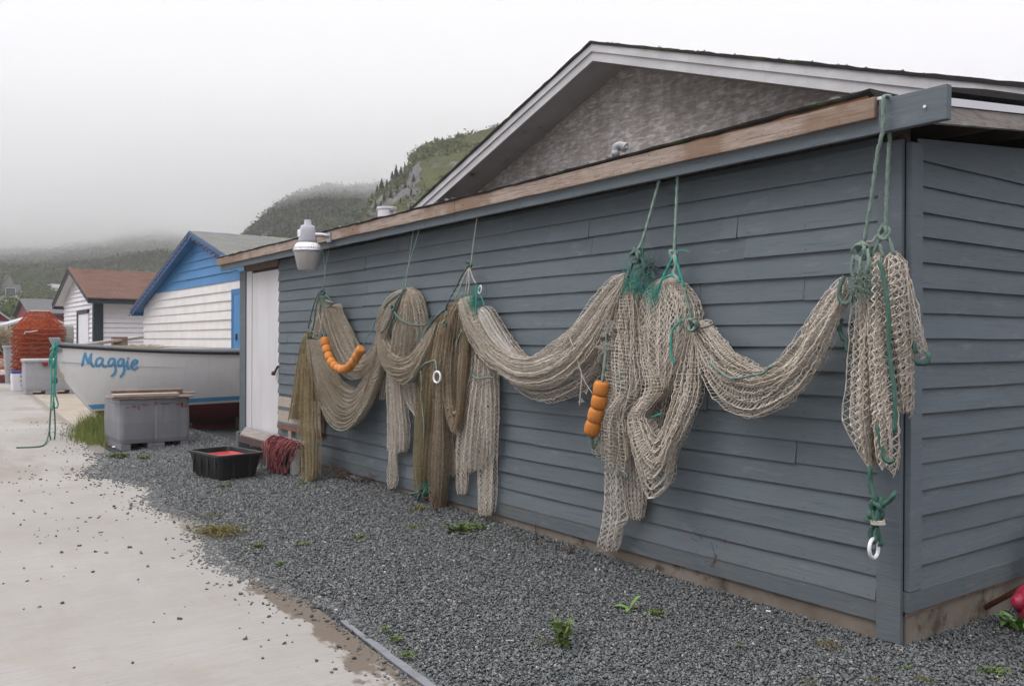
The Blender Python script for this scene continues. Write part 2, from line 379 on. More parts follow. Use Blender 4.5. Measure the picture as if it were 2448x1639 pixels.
BLACK_PLASTIC = simple('black_tote_plastic', (.014, .014, .015), (.022, .022, .023), 4., .38, .45, bump=.08, bscale=60, dirt=((.05, .048, .045), 8., .68))
RED_PLASTIC = simple('red_tray_plastic', (.40, .018, .014), (.34, .016, .012), 4., .4, .4)
BUOY_RED = simple('faded_red_buoy', (.26, .012, .035), (.30, .02, .05), 3., .4, .4)
RUBBER = simple('black_rubber', (.025, .027, .03), (.035, .037, .04), 6., .6, .3)
GEL = simple('white_gelcoat', (.76, .75, .735), (.70, .69, .675), 1.5, .3, .45, dirt=((.60, .58, .55), 2.2, .62))
BOAT_RED = simple('red_antifouling', (.16, .022, .022), (.12, .018, .018), 3., .8, .2)
BOAT_BLUE = simple('boat_blue_paint', (.10, .33, .56), (.09, .30, .52), 5., .4, .4)
GUN_GREY = simple('grey_gunwale_paint', (.30, .32, .34), (.26, .27, .29), 4., .5, .35)
GUN_BLACK = simple('black_rub_rail', (.012, .012, .013), (.02, .02, .02), 6., .5, .4)
POT_ORANGE = mat_rope('orange_pot_netting', (.43, .062, .018), (.56, .12, .038))
BLUE_LID = simple('blue_lid_plastic', (.03, .085, .36), (.028, .075, .32), 4., .4, .4)
BULB_R = simple('dark_red_bulb', (.16, .015, .03), (.1, .01, .02), 4., .3, .5)
def mat_leaf(name, a, b, c=None):
    t = NT(name); r = t.rnd(); st = [(0, a), (.6, b)] + ([(.9, c)] if c else []); t.base(t.ramp(r, st)); return t.set(.6, .25)
LEAF = mat_leaf('bright_weed_leaf', (.07, .11, .035), (.115, .165, .05), (.17, .20, .07))
LEAF_RUST = mat_leaf('rusty_moss', (.15, .10, .035), (.17, .14, .045), (.10, .12, .04))
LEAF_DOCK = mat_leaf('dock_leaf', (.10, .20, .035), (.14, .26, .05))
GRASS = mat_leaf('long_grass', (.075, .14, .025), (.15, .20, .045), (.21, .15, .055))
TWIG = simple('dry_twig', (.07, .045, .035), (.10, .07, .055), 8., .9, .1)
TREE_LEAF = mat_leaf('tree_foliage', (.06, .095, .022), (.10, .145, .035), (.15, .18, .055))
FIR = mat_leaf('fir_foliage', (.022, .036, .018), (.035, .052, .024), (.05, .065, .03))
BARK = simple('bark', (.09, .075, .06), (.06, .05, .04), 8., .9, .1)
scuffed(TUB_GREY, (.36, .36, .37), 30., .67, .7, (.12, .12, .122)); scuffed(TUB_LIGHT, (.17, .165, .16), 9., .62, .5, (.21, .205, .20)); scuffed(GEL, (.50, .48, .44), 6., .64, .4, (.63, .61, .57)); scuffed(BLACK_PLASTIC, (.075, .073, .07), 26., .64, .6); scuffed(WHITE_BOARD, (.42, .40, .385), 14., .66, .6, (.53, .52, .51)); scuffed(GREY_TRIM_WHITE, (.27, .255, .24), 18., .67, .6, (.42, .41, .40))
# ------------------------------------------------------------------ sky and light
W = bpy.data.worlds.new('World'); SC.world = W; W.use_nodes = True
wt = W.node_tree; wn = wt.nodes; bg = wn['Background']
SUN_EL, SUN_AZ = R(56), R(205)
sky = wn.new('ShaderNodeTexSky'); sky.sky_type = 'NISHITA'; sky.sun_disc = False; sky.sun_elevation = SUN_EL; sky.sun_rotation = SUN_AZ; sky.dust_density = 4
hs = wn.new('ShaderNodeHueSaturation'); hs.inputs['Saturation'].default_value = .25; wt.links.new(sky.outputs[0], hs.inputs['Color'])
tc = wn.new('ShaderNodeTexCoord'); sx = wn.new('ShaderNodeSeparateXYZ'); wt.links.new(tc.outputs['Generated'], sx.inputs[0])
rp = wn.new('ShaderNodeValToRGB'); wt.links.new(sx.outputs['Z'], rp.inputs['Fac'])
e = rp.color_ramp.elements; e[0].position = 0; e[0].color = (.515, .505, .55, 1); e[1].position = .9; e[1].color = (2.12, 2.08, 2.2, 1)
q = e.new(.12); q.color = (.525, .515, .56, 1); q = e.new(.32); q.color = (.49, .484, .522, 1); q = e.new(.42); q.color = (.62, .61, .65, 1)
ns = wn.new('ShaderNodeTexNoise'); mp = wn.new('ShaderNodeMapping'); mp.inputs['Scale'].default_value = (1, 1, 2.5); wt.links.new(tc.outputs['Generated'], mp.inputs['Vector']); wt.links.new(mp.outputs[0], ns.inputs['Vector'])
ns.inputs['Scale'].default_value = 2.2; ns.inputs['Detail'].default_value = 5
nr = wn.new('ShaderNodeMapRange'); nr.inputs[1].default_value = .3; nr.inputs[2].default_value = .7; nr.inputs[3].default_value = .93; nr.inputs[4].default_value = 1.05; wt.links.new(ns.outputs['Fac'], nr.inputs[0])
ml = wn.new('ShaderNodeVectorMath'); ml.operation = 'SCALE'; wt.links.new(rp.outputs[0], ml.inputs[0]); wt.links.new(nr.outputs[0], ml.inputs['Scale'])
m2 = wn.new('ShaderNodeVectorMath'); m2.operation = 'SCALE'; m2.inputs['Scale'].default_value = SKY_GAIN = 12.6; wt.links.new(ml.outputs[0], m2.inputs[0])
mx = wn.new('ShaderNodeMix'); mx.data_type = 'RGBA'; mx.inputs[0].default_value = .93; wt.links.new(hs.outputs[0], mx.inputs[6]); wt.links.new(m2.outputs[0], mx.inputs[7])
wt.links.new(mx.outputs[2], bg.inputs['Color']); bg.inputs['Strength'].default_value = .1
sd = bpy.data.lights.new('sun', 'SUN'); sd.energy = 1.; sd.angle = R(35); sd.color = (1, .97, .93)
so = bpy.data.objects.new('sun', sd); COL.objects.link(so)
# the brightest part of the cloud stands behind the camera, to its left
sun_dir = Vector((-.28, -.50, .82)).normalized(); so.rotation_euler = sun_dir.to_track_quat('Z', 'Y').to_euler()
so.location = (0, -10, 20)
sky.sun_elevation = math.asin(sun_dir.z); sky.sun_rotation = math.atan2(sun_dir.x, sun_dir.y)
SC.view_settings.view_transform = 'Standard'; SC.view_settings.look = 'None'; SC.view_settings.gamma = 1; SC.view_settings.exposure = .18
SC.cycles.use_denoising = True; SC.cycles.max_bounces = 14; SC.cycles.diffuse_bounces = 3; SC.cycles.volume_bounces = 12; SC.cycles.use_adaptive_sampling = True; SC.cycles.adaptive_threshold = .02
SC.cycles.transparent_max_bounces = 8; SC.render.use_persistent_data = False

# ------------------------------------------------------------------ ground
EDGE = lambda x: -2.29 - .066 * (x + 1.04)          # the slab's edge: Y along X
def edge_mass(x):                                    # where the gravel really ends
    return EDGE(x) - .10 + .09 * np.sin(x * 2.3) + .22 * fbm(x * .9, x * 0 + 3., 4, 5) - .25 * np.exp(-((x + 8.6) / 1.2) ** 2) - .18 * np.exp(-((x + 4.2) / 1.0) ** 2)
def quad_grid(x0, x1, y0, y1, nx, ny, zf):
    X, Y = np.meshgrid(np.linspace(x0, x1, nx), np.linspace(y0, y1, ny)); Z = zf(X, Y)
    v = np.stack([X.ravel(), Y.ravel(), Z.ravel()], 1)
    f = [(j * nx + i, j * nx + i + 1, (j + 1) * nx + i + 1, (j + 1) * nx + i) for j in range(ny - 1) for i in range(nx - 1)]
    return v, f
t = NT('packed_dirt_gravel'); v = t.pos()
c1 = t.sep(t.vor(v, 42.)) ; c = t.ramp(c1[0], [(0, (.05, .055, .058)), (.5, (.09, .1, .105)), (.85, (.15, .155, .155)), (1, (.3, .29, .27))])
n = t.noise(v, .5, 5, .6); c = t.mix(t.step(n, .5, .7), c, (.09, .085, .07)); t.base(c)
dv = t.vor(v, 42., 'F1', 'Distance'); t.bump(dv, .8, -.02); t.set(.9, .2); DIRT = t.mat
mb = MB(); mb.add([(-3000, -3000, -.05), (3000, -3000, -.05), (3000, 3000, -.05), (-3000, 3000, -.05)], [(0, 1, 2, 3)])
solo(mb, 'ground', DIRT, None, None, kind='structure')

def gravel_z(X, Y):
    e = EDGE(X); d = Y - e
    z = -.012 + .02 * np.clip(d / .8, 0, 1) + .012 * fbm(X * 1.1, Y * 1.1, 3, 9)
    z = z + .085 * np.clip((-X - .8) / 6.5, 0, 1) * np.exp(-np.abs(Y + .02) / .35)
    return z
t = NT('gravel_bed'); v = t.pos()
c1 = t.sep(t.vor(v, 75.)); c = t.ramp(c1[0], [(0, (.028, .031, .034)), (.5, (.055, .062, .066)), (1, (.1, .108, .11))]); t.base(c)
t.bump(t.vor(v, 75., 'F1', 'Distance'), 1., -.02); t.set(.9, .2)
v, f = quad_grid(-13.5, 6.5, -4.8, 6., 200, 108, lambda X, Y: np.where(Y < EDGE(X) + .02, np.minimum(gravel_z(X, Y), -.004), gravel_z(X, Y)))
mb = MB(); mb.add(v, f); o = solo(mb, 'gravel_bed', t.mat, None, None, kind='structure', smooth=True)

# concrete slab (the wharf apron), its edge running along the gravel
t = NT('broomed_concrete'); v = t.pos(); p = t.sep(v)
br = t.noise(t.pos((26, .9, 1), (0, 0, R(-6))), 2.2, 6, .65, .3); fine = t.noise(t.pos((120, 4, 1), (0, 0, R(-6))), 1.5, 3); big = t.noise(v, .55, 5, .6); gr = t.noise(v, 130., 3)
c = t.ramp(big, [(.28, (.240, .230, .210)), (.5, (.276, .266, .246)), (.72, (.314, .303, .283))])
c = t.mix(t.math('MULTIPLY', t.step(br, .38, .66), .4), c, (.222, .205, .182)); c = t.mix(t.math('MULTIPLY', t.step(fine, .45, .75), .35), c, (.37, .358, .34))
c = t.mix(t.math('MULTIPLY', t.step(gr, .56, .72), .4), c, (.20, .18, .155))
spk = t.noise(t.pos(), 45., 2, .5); c = t.mix(t.math('MULTIPLY', t.step(spk, .70, .73), .6), c, (.13, .12, .11))
pt = t.noise(t.pos((.7, .7, 1)), 2.6, 6, .7); c = t.mix(t.math('MULTIPLY', t.step(pt, .52, .66), .35), c, (.235, .208, .175)); pt2 = t.noise(t.pos((.25, 1.6, 1)), 3.1, 5, .7); c = t.mix(t.math('MULTIPLY', t.step(pt2, .5, .8), .22), c, (.36, .35, .335))
# damp brown margin beside the gravel and broad old stains far out
dist = t.math('ADD', p[1], t.math('MULTIPLY', p[0], .066)); dist = t.math('ADD', dist, 2.36)
wn_ = t.math('MULTIPLY', t.math('SUBTRACT', t.noise(t.pos((1.3, 2.2, 1)), 1.7, 5, .6), .5), .75)
wet = t.step(t.math('ADD', dist, wn_), -.18, -.135)
near = t.math('MULTIPLY', t.step(p[0], -6.5, -3.2), 1.); wet = t.math('MULTIPLY', wet, t.math('ADD', t.math('MULTIPLY', near, .5), .5))
c = t.mix(t.math('MULTIPLY', wet, .85), c, (.105, .080, .056))
st = t.step(t.noise(t.pos((.35, 1., 1)), .8, 5, .6), .52, .62); far = t.step(p[0], -7., -10.); c = t.mix(t.math('MULTIPLY', t.math('MULTIPLY', st, far), .5), c, (.20, .165, .13))
t.base(c); t.bump(t.math('ADD', t.math('MULTIPLY', br, .7), t.math('MULTIPLY', gr, .3)), .22, .006)
t.set(t.math('SUBTRACT', .95, t.math('MULTIPLY', wet, .25)), .12); SLAB = t.mat
mb = MB(); xs = np.linspace(-90, 8, 120)
top = [(x, EDGE(x) + .004 * math.sin(x * 9), 0.) for x in xs]; low = [(x, EDGE(x), -.2) for x in xs]; out = [(x, -60., 0.) for x in xs]
n = len(xs); mb.add(out + top + low, [(i, i + 1, n + i + 1, n + i) for i in range(n - 1)] + [(n + i, n + i + 1, 2 * n + i + 1, 2 * n + i) for i in range(n - 1)])
solo(mb, 'pavement', SLAB, None, None, kind='structure')
# second apron further off, behind the joint line, and the yard round the far sheds
t = NT('sandy_yard'); v = t.pos(); n = t.noise(v, .5, 6, .65); c = t.ramp(n, [(.3, (.24, .20, .155)), (.55, (.32, .28, .225)), (.75, (.17, .15, .125))]); g = t.noise(v, 26., 3); c = t.mix(t.math('MULTIPLY', t.step(g, .58, .68), .6), c, (.09, .088, .085)); t.base(c); t.bump(g, .4, .02); t.set(.9, .2)
mb = MB(); xs = np.linspace(-60, -13.3, 30); mb.add([(x, EDGE(x) + .004, -.003) for x in xs] + [(x, 12., -.006) for x in xs], [(i, i + 1, 31 + i, 30 + i) for i in range(29)])
solo(mb, 'yard', t.mat, None, None, kind='structure')

# steel edging strip lying at the slab's edge, half buried
mb = MB(); xs = np.linspace(-2.12, .6, 40); vs = []
for i, x in enumerate(xs):
    y = EDGE(x) + .035; w = .018 + .010 * fbm(np.array([x * 5.]), np.array([1.]), 3, 3)[0]; w2 = .022 + .012 * fbm(np.array([x * 7.]), np.array([8.]), 3, 3)[0]
    if i < 9: w *= .35 + .07 * i
    vs += [(x, y - w, .005), (x, y + w2, .007), (x, y + w2, -.004), (x, y - w, -.006)]
fs = []
for i in range(len(xs) - 1):
    for k in range(4): fs.append((4 * i + k, 4 * i + (k + 1) % 4, 4 * i + 4 + (k + 1) % 4, 4 * i + 4 + k))
mb.add(vs, fs + [(3, 2, 1, 0), (4 * len(xs) - 4, 4 * len(xs) - 3, 4 * len(xs) - 2, 4 * len(xs) - 1)])
solo(mb, 'metal_edging', simple('dull_steel', (.19, .195, .21), (.14, .142, .155), 6., .5, .4, dirt=((.09, .075, .06), 14., .58)), 'grey steel edging strip between the concrete and the gravel in the foreground', 'edging strip')

# crushed stone: angular chips, each an island of its own
def stones(n, area, size, keep=None, zoff=0., seed=1, name='gravel', mat=None, label=None):
    r = np.random.default_rng(seed); x0, x1, y0, y1 = area
    X = r.uniform(x0, x1, n); Y = r.uniform(y0, y1, n)
    k = keep(X, Y, r) if keep else np.ones(n, bool); X = X[k]; Y = Y[k]; n = len(X)
    return X, Y, r
def chip_mesh(name, X, Y, Z, sz, r, mat, label, kind='stuff'):
    n = len(X); base = np.array([(-1, -1, -1), (1, -1, -1), (1, 1, -1), (-1, 1, -1), (-1, -1, 1), (1, -1, 1), (1, 1, 1), (-1, 1, 1)], float) * .5
    V = base[None] * (1 + r.uniform(-.42, .30, (n, 8, 3)))
    V *= np.stack([r.uniform(.8, 1.5, n), r.uniform(.6, 1.05, n), r.uniform(.38, .8, n)], 1)[:, None, :] * sz[:, None, None]
    q = r.normal(size=(n, 4)); q[:, 1:3] *= .38; q[:, 0] += .01; q /= np.linalg.norm(q, axis=1)[:, None]
    w, x, y, z = q.T
    M = np.stack([np.stack([1 - 2 * (y * y + z * z), 2 * (x * y - z * w), 2 * (x * z + y * w)], -1), np.stack([2 * (x * y + z * w), 1 - 2 * (x * x + z * z), 2 * (y * z - x * w)], -1), np.stack([2 * (x * z - y * w), 2 * (y * z + x * w), 1 - 2 * (x * x + y * y)], -1)], 1)
    V = np.einsum('nij,nkj->nki', M, V) + np.stack([X, Y, Z], 1)[:, None, :]
    F = np.array([(3, 2, 1, 0), (4, 5, 6, 7), (0, 1, 5, 4), (1, 2, 6, 5), (2, 3, 7, 6), (3, 0, 4, 7)])
    F = (F[None] + 8 * np.arange(n)[:, None, None]).reshape(-1)
    me = bpy.data.meshes.new(name); me.vertices.add(8 * n); me.vertices.foreach_set('co', V.astype(np.float32).ravel())
    me.loops.add(len(F)); me.loops.foreach_set('vertex_index', F.astype(np.int32)); me.polygons.add(6 * n)
    me.polygons.foreach_set('loop_start', np.arange(0, 24 * n, 4, dtype=np.int32)); me.polygons.foreach_set('loop_total', np.full(6 * n, 4, np.int32))
    me.update(calc_edges=True); me.materials.append(mat)
    o = bpy.data.objects.new(name, me); COL.objects.link(o); return tag(o, label, None, kind=kind)
t = NT('crushed_stone'); r_ = t.rnd(); f = t.noise(t.pos(), 60., 4)
c = t.ramp(r_, [(0, (.075, .082, .082)), (.3, (.105, .115, .115)), (.65, (.145, .156, .155)), (.88, (.19, .198, .194)), (.94, (.20, .168, .15)), (.985, (.27, .26, .245)), (1, (.44, .42, .39))])
c = t.mix(t.math('MULTIPLY', t.step(f, .45, .7), .35), c, (.07, .075, .075)); t.base(c); STONE = t.set(.72, .3)
t = NT('loose_dark_stone'); r_ = t.rnd(); t.base(t.ramp(r_, [(0, (.045, .045, .045)), (.6, (.09, .09, .09)), (.9, (.15, .14, .13)), (1, (.25, .23, .2))])); STONE2 = t.set(.75, .25)
def dist_cam(X, Y): return np.hypot(X - EYE[0], Y - EYE[1])
def in_view(X, Y, m=260):
    q = np.stack([X - EYE[0], Y - EYE[1], 0 * X - CAMH], -1); z = q @ CF
    px = (PCX + FPX * (q @ CXA) / np.maximum(z, .1)) / S; py = (PCY - FPX * (q @ CUA) / np.maximum(z, .1)) / S
    return (z > .5) & (px > -m) & (px < 2342 + m) & (py < 1568 + m)
def keep_near(X, Y, r):
    d = dist_cam(X, Y); e = edge_mass(X)
    inside = (Y > e) | (r.uniform(size=X.shape) < np.exp(-(e - Y) / .05) * .6 * (Y <= e))
    shed = (Y > .0) & (X < .0)
    p = np.clip((4.6 / d) ** .95, .24, 1)
    return inside & ~shed & in_view(X, Y) & (r.uniform(size=X.shape) < p) & ~((X < -10.9) & (Y < -1.2))
X, Y, r = stones(1150000, (-13, 4.5, -4.6, 3.2), 0, keep_near, seed=3)
d = dist_cam(X, Y); sz = (.0062 + .0085 * r.uniform(size=len(X)) ** 2.2) * np.clip((d / 4.6) ** .4, 1, 1.6) * np.where(r.uniform(size=len(X)) > .985, 1.7, 1.)
Z = np.where(Y > EDGE(X), gravel_z(X, Y), .0) + sz * .12 + r.uniform(0, .012, len(X)) * (Y > edge_mass(X) + .12)
chip_mesh('gravel', X, Y, Z, sz, r, STONE, 'dark grey crushed stone strewn between the concrete and the shed')
NGRAV = len(X)
def keep_loose(X, Y, r):
    e = edge_mass(X); dd = e - Y
    p = np.exp(-dd / .11) * .8 + .026 * np.exp(-dd / .9) * (1.2 + 2.8 * np.exp(-((X + 7.6) / 2.2) ** 2)) + .0018
    p = p * np.clip(1.25 * fbm(X * 1.7, Y * 1.7, 3, 77) + .75, .08, 1.6)
    return (dd > 0) & (r.uniform(size=X.shape) < p) & in_view(X, Y)
X, Y, r = stones(60000, (-17, 1.5, -6.5, -1.4), 0, keep_loose, seed=8)
sz = .008 + .017 * r.uniform(size=len(X)) ** 2.2
chip_mesh('loose_gravel', X, Y, sz * .16 + .0005, sz, r, STONE2, 'loose dark stones scattered over the pale concrete')

# ------------------------------------------------------------------ grey clapboard shed with lean-to roof
XL, XD0, XD1 = -10.19, -9.96, -8.71
ROOFZ = lambda y: 2.828 + .105 * (y + .24)
TILT = lambda x: .0036 * x                       # the old eave sags a little to the left
shed = thing('boat_shed', 'grey blue clapboard shed with a lean-to roof and nets hung on it', 'shed', (-5, .0, 0))
def clap(mb, p0, p1, z0, n, expo, out, thick=.026, seed=0, joints=True, tall_top=False, maxz=None):
    """lapped boards from p0 to p1 (XY points), first lower edge z0, going up; OUT is the outward unit vector"""
    rr = random.Random(seed); p0 = np.array([*p0, 0.]); p1 = np.array([*p1, 0.]); L = np.linalg.norm(p1 - p0); d = (p1 - p0) / L; o3 = np.array([*out, 0.])
    for i in range(n):
        za = z0 + i * expo; zb = za + (expo + .022 if not (tall_top and i == n - 1) else 1.)
        lo_, hi_ = 0., L
        if maxz is not None:
            ok = [s for s in np.linspace(0, L, 400) if maxz(p0 + d * s) > za + .02]
            if not ok: continue
            lo_, hi_ = ok[0], ok[-1]
        cuts = [lo_] + (sorted(rr.uniform(.3, L - .3) for _ in range(max(1, int(L / 2.8)))) if joints and L > 2 else []) + [hi_]
        for a, b in zip(cuts[:-1], cuts[1:]):
            m = max(2, int((b - a) / .35) + 1); ts = np.linspace(a + .0012, b - .0012, m); vs = []
            th = thick * rr.uniform(.8, 1.15); dz = rr.uniform(-.003, .003)
            for s in ts:
                w1 = rr.uniform(-.0022, .0022); w2 = rr.uniform(-.0025, .0025); P = p0 + d * s
                zt = zb if maxz is None else min(zb, maxz(P) - .0)
                za_ = za + dz + w1
                if zt < za_ + .01: zt = za_ + .01
                vs += [P + o3 * (th + w2) + [0, 0, za_], P + o3 * .0055 + [0, 0, zt], P + [0, 0, zt], P + [0, 0, za_]]
            fs = []
            for k in range(m - 1):
                for c in range(4): fs.append((4 * k + c, 4 * k + 4 + c, 4 * k + 4 + (c + 1) % 4, 4 * k + (c + 1) % 4))
            fs += [(0, 1, 2, 3), (4 * m - 1, 4 * m - 2, 4 * m - 3, 4 * m - 4)]
            mb.add(vs, fs)
EX = .1345
mb = MB(); clap(mb, (XD1, 0), (-.135, 0), 2.38 - 16 * EX + .137 * 0, 19, EX, (0, -1), seed=4, maxz=lambda P: 2.69 + TILT(P[0]))
mb.box((XD1 + .01, -.024, .118), (-.135, -.0005, .243)); part(mb, 'front_siding', SIDING, shed)
mb = MB(); clap(mb, (0, .118), (0, 3.2), 2.56 - 17 * .1335, 18, .1335, (1, 0), seed=9, joints=False, tall_top=True, maxz=lambda P: 2.668 + .085 * P[1])
mb.box((.0005, .0, .197), (.034, 3.2, .302)); part(mb, 'side_siding', SIDING, shed)
mb = MB(); mb.box((-.133, -.028, .028), (.004, -.0005, 2.655)); mb.box((.0045, .004, .305), (.040, .115, 2.64)); part(mb, 'corner_board', SIDING_TRIM, shed, bevel=.003)
mb = MB(); mb.box((XL, .03, -.1), (-.002, .06, 2.72)); mb.box((-.03, .06, .197), (-.001, 3.2, 2.5)); mb.box((XL, .06, .2), (XL + .03, 2.84, 2.66)); part(mb, 'wall_frame', DARK_WOOD, shed)
mb = MB(); mb.box((XL + .03, -.004, -.12), (-.004, .029, .2)); mb.box((-.0035, .012, -.12), (.012, 3.2, .17)); part(mb, 'foundation', FOUND, shed)
mb = MB(); mb.box((.0125, .004, .172), (.02, 3.2, .1965)); part(mb, 'sill_beam', BROWN_WOOD, shed)
# the white plank door at the far end
dr = MB(); dr.box((XD0 + .22, -.004, .33), (XD1 + .03, .026, 2.545)); door = part(dr, 'door', WHITE_BOARD, shed, bevel=.003)
mb = MB(); mb.box((XD0 + .002, -.012, .30), (XD0 + .212, .022, 2.58)); part(mb, 'door_trim', WHITE_BOARD, shed, bevel=.003)
mb = MB(); P = on_y(632, 845, -.03); mb.bar((P[0] - .07, -.035, P[2] - .055), (P[0] + .07, -.035, P[2] + .05), .02, .028, (0, -1, 0)); mb.bar((P[0] - .08, -.045, P[2] - .07), (P[0] - .045, -.045, P[2] - .03), .03, .05, (0, -1, 0)); part(mb, 'latch', METAL_DARK, door, bevel=.004)
mb = MB(); mb.box((XL - .01, -.03, .1), (XD0, .0, 2.60)); part(mb, 'end_post', SIDING_TRIM, shed, bevel=.003)
mb = MB(); mb.box((XD0 + .002, -.026, 2.585), (XD1 + .0, .02, 2.665)); part(mb, 'door_lintel', BROWN_WOOD, shed)
# eave: grey painted fascia with a bare board nailed over its upper half
def eave_bar(mb, x0, x1, y0, y1, za, zb, n=24, wob=.0015):
    xs = np.linspace(x0, x1, n); vs = []
    for x in xs:
        w = random.uniform(-wob, wob); q = TILT(x)
        vs += [(x, y0, za + q + w), (x, y1, za + q + w), (x, y1, zb + q + w), (x, y0, zb + q + w)]
    fs = [(4 * i + c, 4 * i + (c + 1) % 4, 4 * i + 4 + (c + 1) % 4, 4 * i + 4 + c) for i in range(n - 1) for c in range(4)]
    mb.add(vs, fs + [(3, 2, 1, 0), tuple(4 * n - 4 + k for k in range(4))])
mb = MB(); eave_bar(mb, -10.50, -4.55, -.212, -.180, 2.662, 2.80); eave_bar(mb, -4.546, -.012, -.212, -.180, 2.663, 2.80)
part(mb, 'fascia_board', SIDING_TRIM, shed, bevel=.002, fix=True)
mb = MB(); eave_bar(mb, -.010, .342, -.226, -.182, 2.66, 2.828, 3, 0); part(mb, 'beam_end', SIDING_TRIM, shed, bevel=.004, fix=True)
mb = MB(); cuts = [-10.58, -7.32, -4.0, -.018]
for a, b in zip(cuts[:-1], cuts[1:]): eave_bar(mb, a + .002, b - .002, -.246, -.2125, 2.735, 2.842, 16, .0025)
part(mb, 'fascia_strip', FASCIA_WOOD, shed, bevel=.004, fix=True)
mb = MB(); n = 40; vs = []
for i in range(n):
    x = -10.5 + 10.44 * i / (n - 1); q = TILT(x); z = 2.8435 + q; h = .010 + .026 * max(0, (x + 3.2) / 3.2) + random.uniform(0, .004)
    vs += [(x, -.236, z), (x, -.19, z), (x, -.19, z + h), (x, -.238, z + h)]
mb.add(vs, [(4 * i + c, 4 * i + (c + 1) % 4, 4 * i + 4 + (c + 1) % 4, 4 * i + 4 + c) for i in range(n - 1) for c in range(4)] + [(3, 2, 1, 0), tuple(4 * n - 4 + k for k in range(4))])
part(mb, 'deck_edge', mat_wood('rotten_deck_edge', (.20, .095, .045), (.30, .16, .08), (.05, .03, .02), (1.2, 10, 90)), shed, fix=True)
mb = MB(); mb.lathe([(.0075, 0), (.0075, .004)], 12, tuple(on_y(2115, 244, -.232)), (0, -1, 0)); part(mb, 'sky_hole_disc', PLASTIC_WHITE, shed)  # added white disc, painting in bright sky seen through a beam hole
mb = MB(); mb.box((-.10, -.22, 2.83), (.02, -.19, 2.845)); part(mb, 'metal_cap', WHITE_CLEAN, shed)
# roof deck, ragged shingle edge
mb = MB(); nx = 90; xs = np.concatenate([np.linspace(-10.56, -.035, nx - 6), np.linspace(-.025, .27, 6)]); rr = random.Random(3); vs = []
for x in xs:
    y0 = (-.252 if x < -.03 else -.165) - rr.uniform(0, .016); lift = rr.uniform(0, .010); q = TILT(x)
    rz = .030 * max(0, (x + 3.2) / 3.2) if x < -.03 else -.02
    for yy, dz in ((y0, .016 + lift + rz), (.3, .016), (2.9, .016), (2.9, -.02), (-.18, -.02), (y0 + .004, .005 + lift + rz)):
        vs.append((x, yy, ROOFZ(yy) + q + dz + .006))
fs = [(6 * i + c, 6 * i + 6 + c, 6 * i + 6 + (c + 1) % 6, 6 * i + (c + 1) % 6) for i in range(nx - 1) for c in range(6)]
mb.add(vs, fs + [tuple(range(6)), tuple(6 * nx - 1 - k for k in range(6))]); roof = part(mb, 'roof', ROOF_DARK, shed, fix=True)
mb = MB(); rr = random.Random(5)
for i in range(74):                                # curled flakes of old shingle standing above the eave
    x = rr.uniform(-10.5, -.15); y = -.25 + rr.uniform(-.004, .03); z = ROOFZ(y) + TILT(x) + .024 + .030 * max(0, (x + 3.2) / 3.2); w = rr.uniform(.02, .075); h = rr.uniform(.006, .022)
    mb.hexa([(x, y - .012, z), (x + w, y - .012, z), (x + w, y + .05, z), (x, y + .05, z), (x + .004, y - .016, z + h), (x + w * .9, y - .014, z + h * .6), (x + w * .9, y + .045, z + .004), (x + .004, y + .045, z + .004)])
tag(part(mb, 'curled_shingle_edge', simple('curled_shingle', (.13, .125, .12), (.33, .32, .30), 9., .9, .1), roof, fix=True), None, None, kind='stuff')
mb = MB(); mb.prism([(.245, -.17, 2.662), (.245, 2.8, 2.662 + .105 * 2.97), (.245, 2.8, 2.745 + .105 * 2.97), (.245, -.17, 2.745)], (.03, 0, 0)); part(mb, 'rake_board', GREY_WOOD, shed, fix=True)
mb = MB(); mb.prism([(.277, -.175, 2.748), (.277, 2.8, 2.748 + .105 * 2.97), (.277, 2.8, 2.787 + .105 * 2.97), (.277, -.175, 2.787)], (.008, 0, 0)); part(mb, 'drip_edge', WHITE_CLEAN, shed, fix=True)
mb = MB()
for y in np.arange(.5, 2.8, .6): mb.box((-10.2, y, ROOFZ(y) - .16), (.24, y + .04, ROOFZ(y) - .045))
part(mb, 'purlins', DARK_INSIDE, shed)
# ------------------------------------------------------------------ the taller gable building that the lean-to leans on
gab = thing('gable_building', 'tall building behind the lean-to with chipboard gable and white rake boards', 'building', (-5.1, 6, 0))
GX, GZ, SL = -5.125, 5.035, .3385; YF, YO = 2.33, 2.84
HW = 5.45
zr = lambda x, z0: z0 - SL * abs(x - GX)
mb = MB(); hw = 5.11
mb.prism([(GX - hw, YO, 0), (GX + hw, YO, 0), (GX + hw, YO, zr(GX + hw, GZ - .13)), (GX, YO, GZ - .13), (GX - hw, YO, zr(GX - hw, GZ - .13))], (0, 9, 0)); part(mb, 'gable_wall', OSB, gab, fix=True)
mb = MB()                                             # seams and nail-off lines between the sheets
for x in (-5.12, -3.1): mb.box((x, YO - .003, 2.9), (x + .006, YO - .0005, zr(x, GZ - .16)))
tag(part(mb, 'sheet_seam', OSB, gab), None, None, kind='stuff')
def rake(mb, y0, y1, za, zb, half=HW):
    for sg in (-1, 1):
        e = GX + sg * half
        mb.prism([(GX, y0, GZ - za), (e, y0, GZ - za - SL * half), (e, y0, GZ - zb - SL * half), (GX, y0, GZ - zb)], (0, y1 - y0, 0))
mb = MB(); rake(mb, YF - .02, YF + .012, .022, .108); part(mb, 'upper_rake_board', GREY_TRIM_WHITE, gab, fix=True)
mb = MB(); rake(mb, YF, YF + .03, .1085, .213); part(mb, 'lower_rake_board', GREY_TRIM_WHITE, gab, fix=True)
mb = MB(); rake(mb, YF + .031, YO - .002, .17, .19); part(mb, 'soffit', SOFFIT, gab, fix=True)
mb = MB(); n = 60; vs = []; rr = random.Random(8)
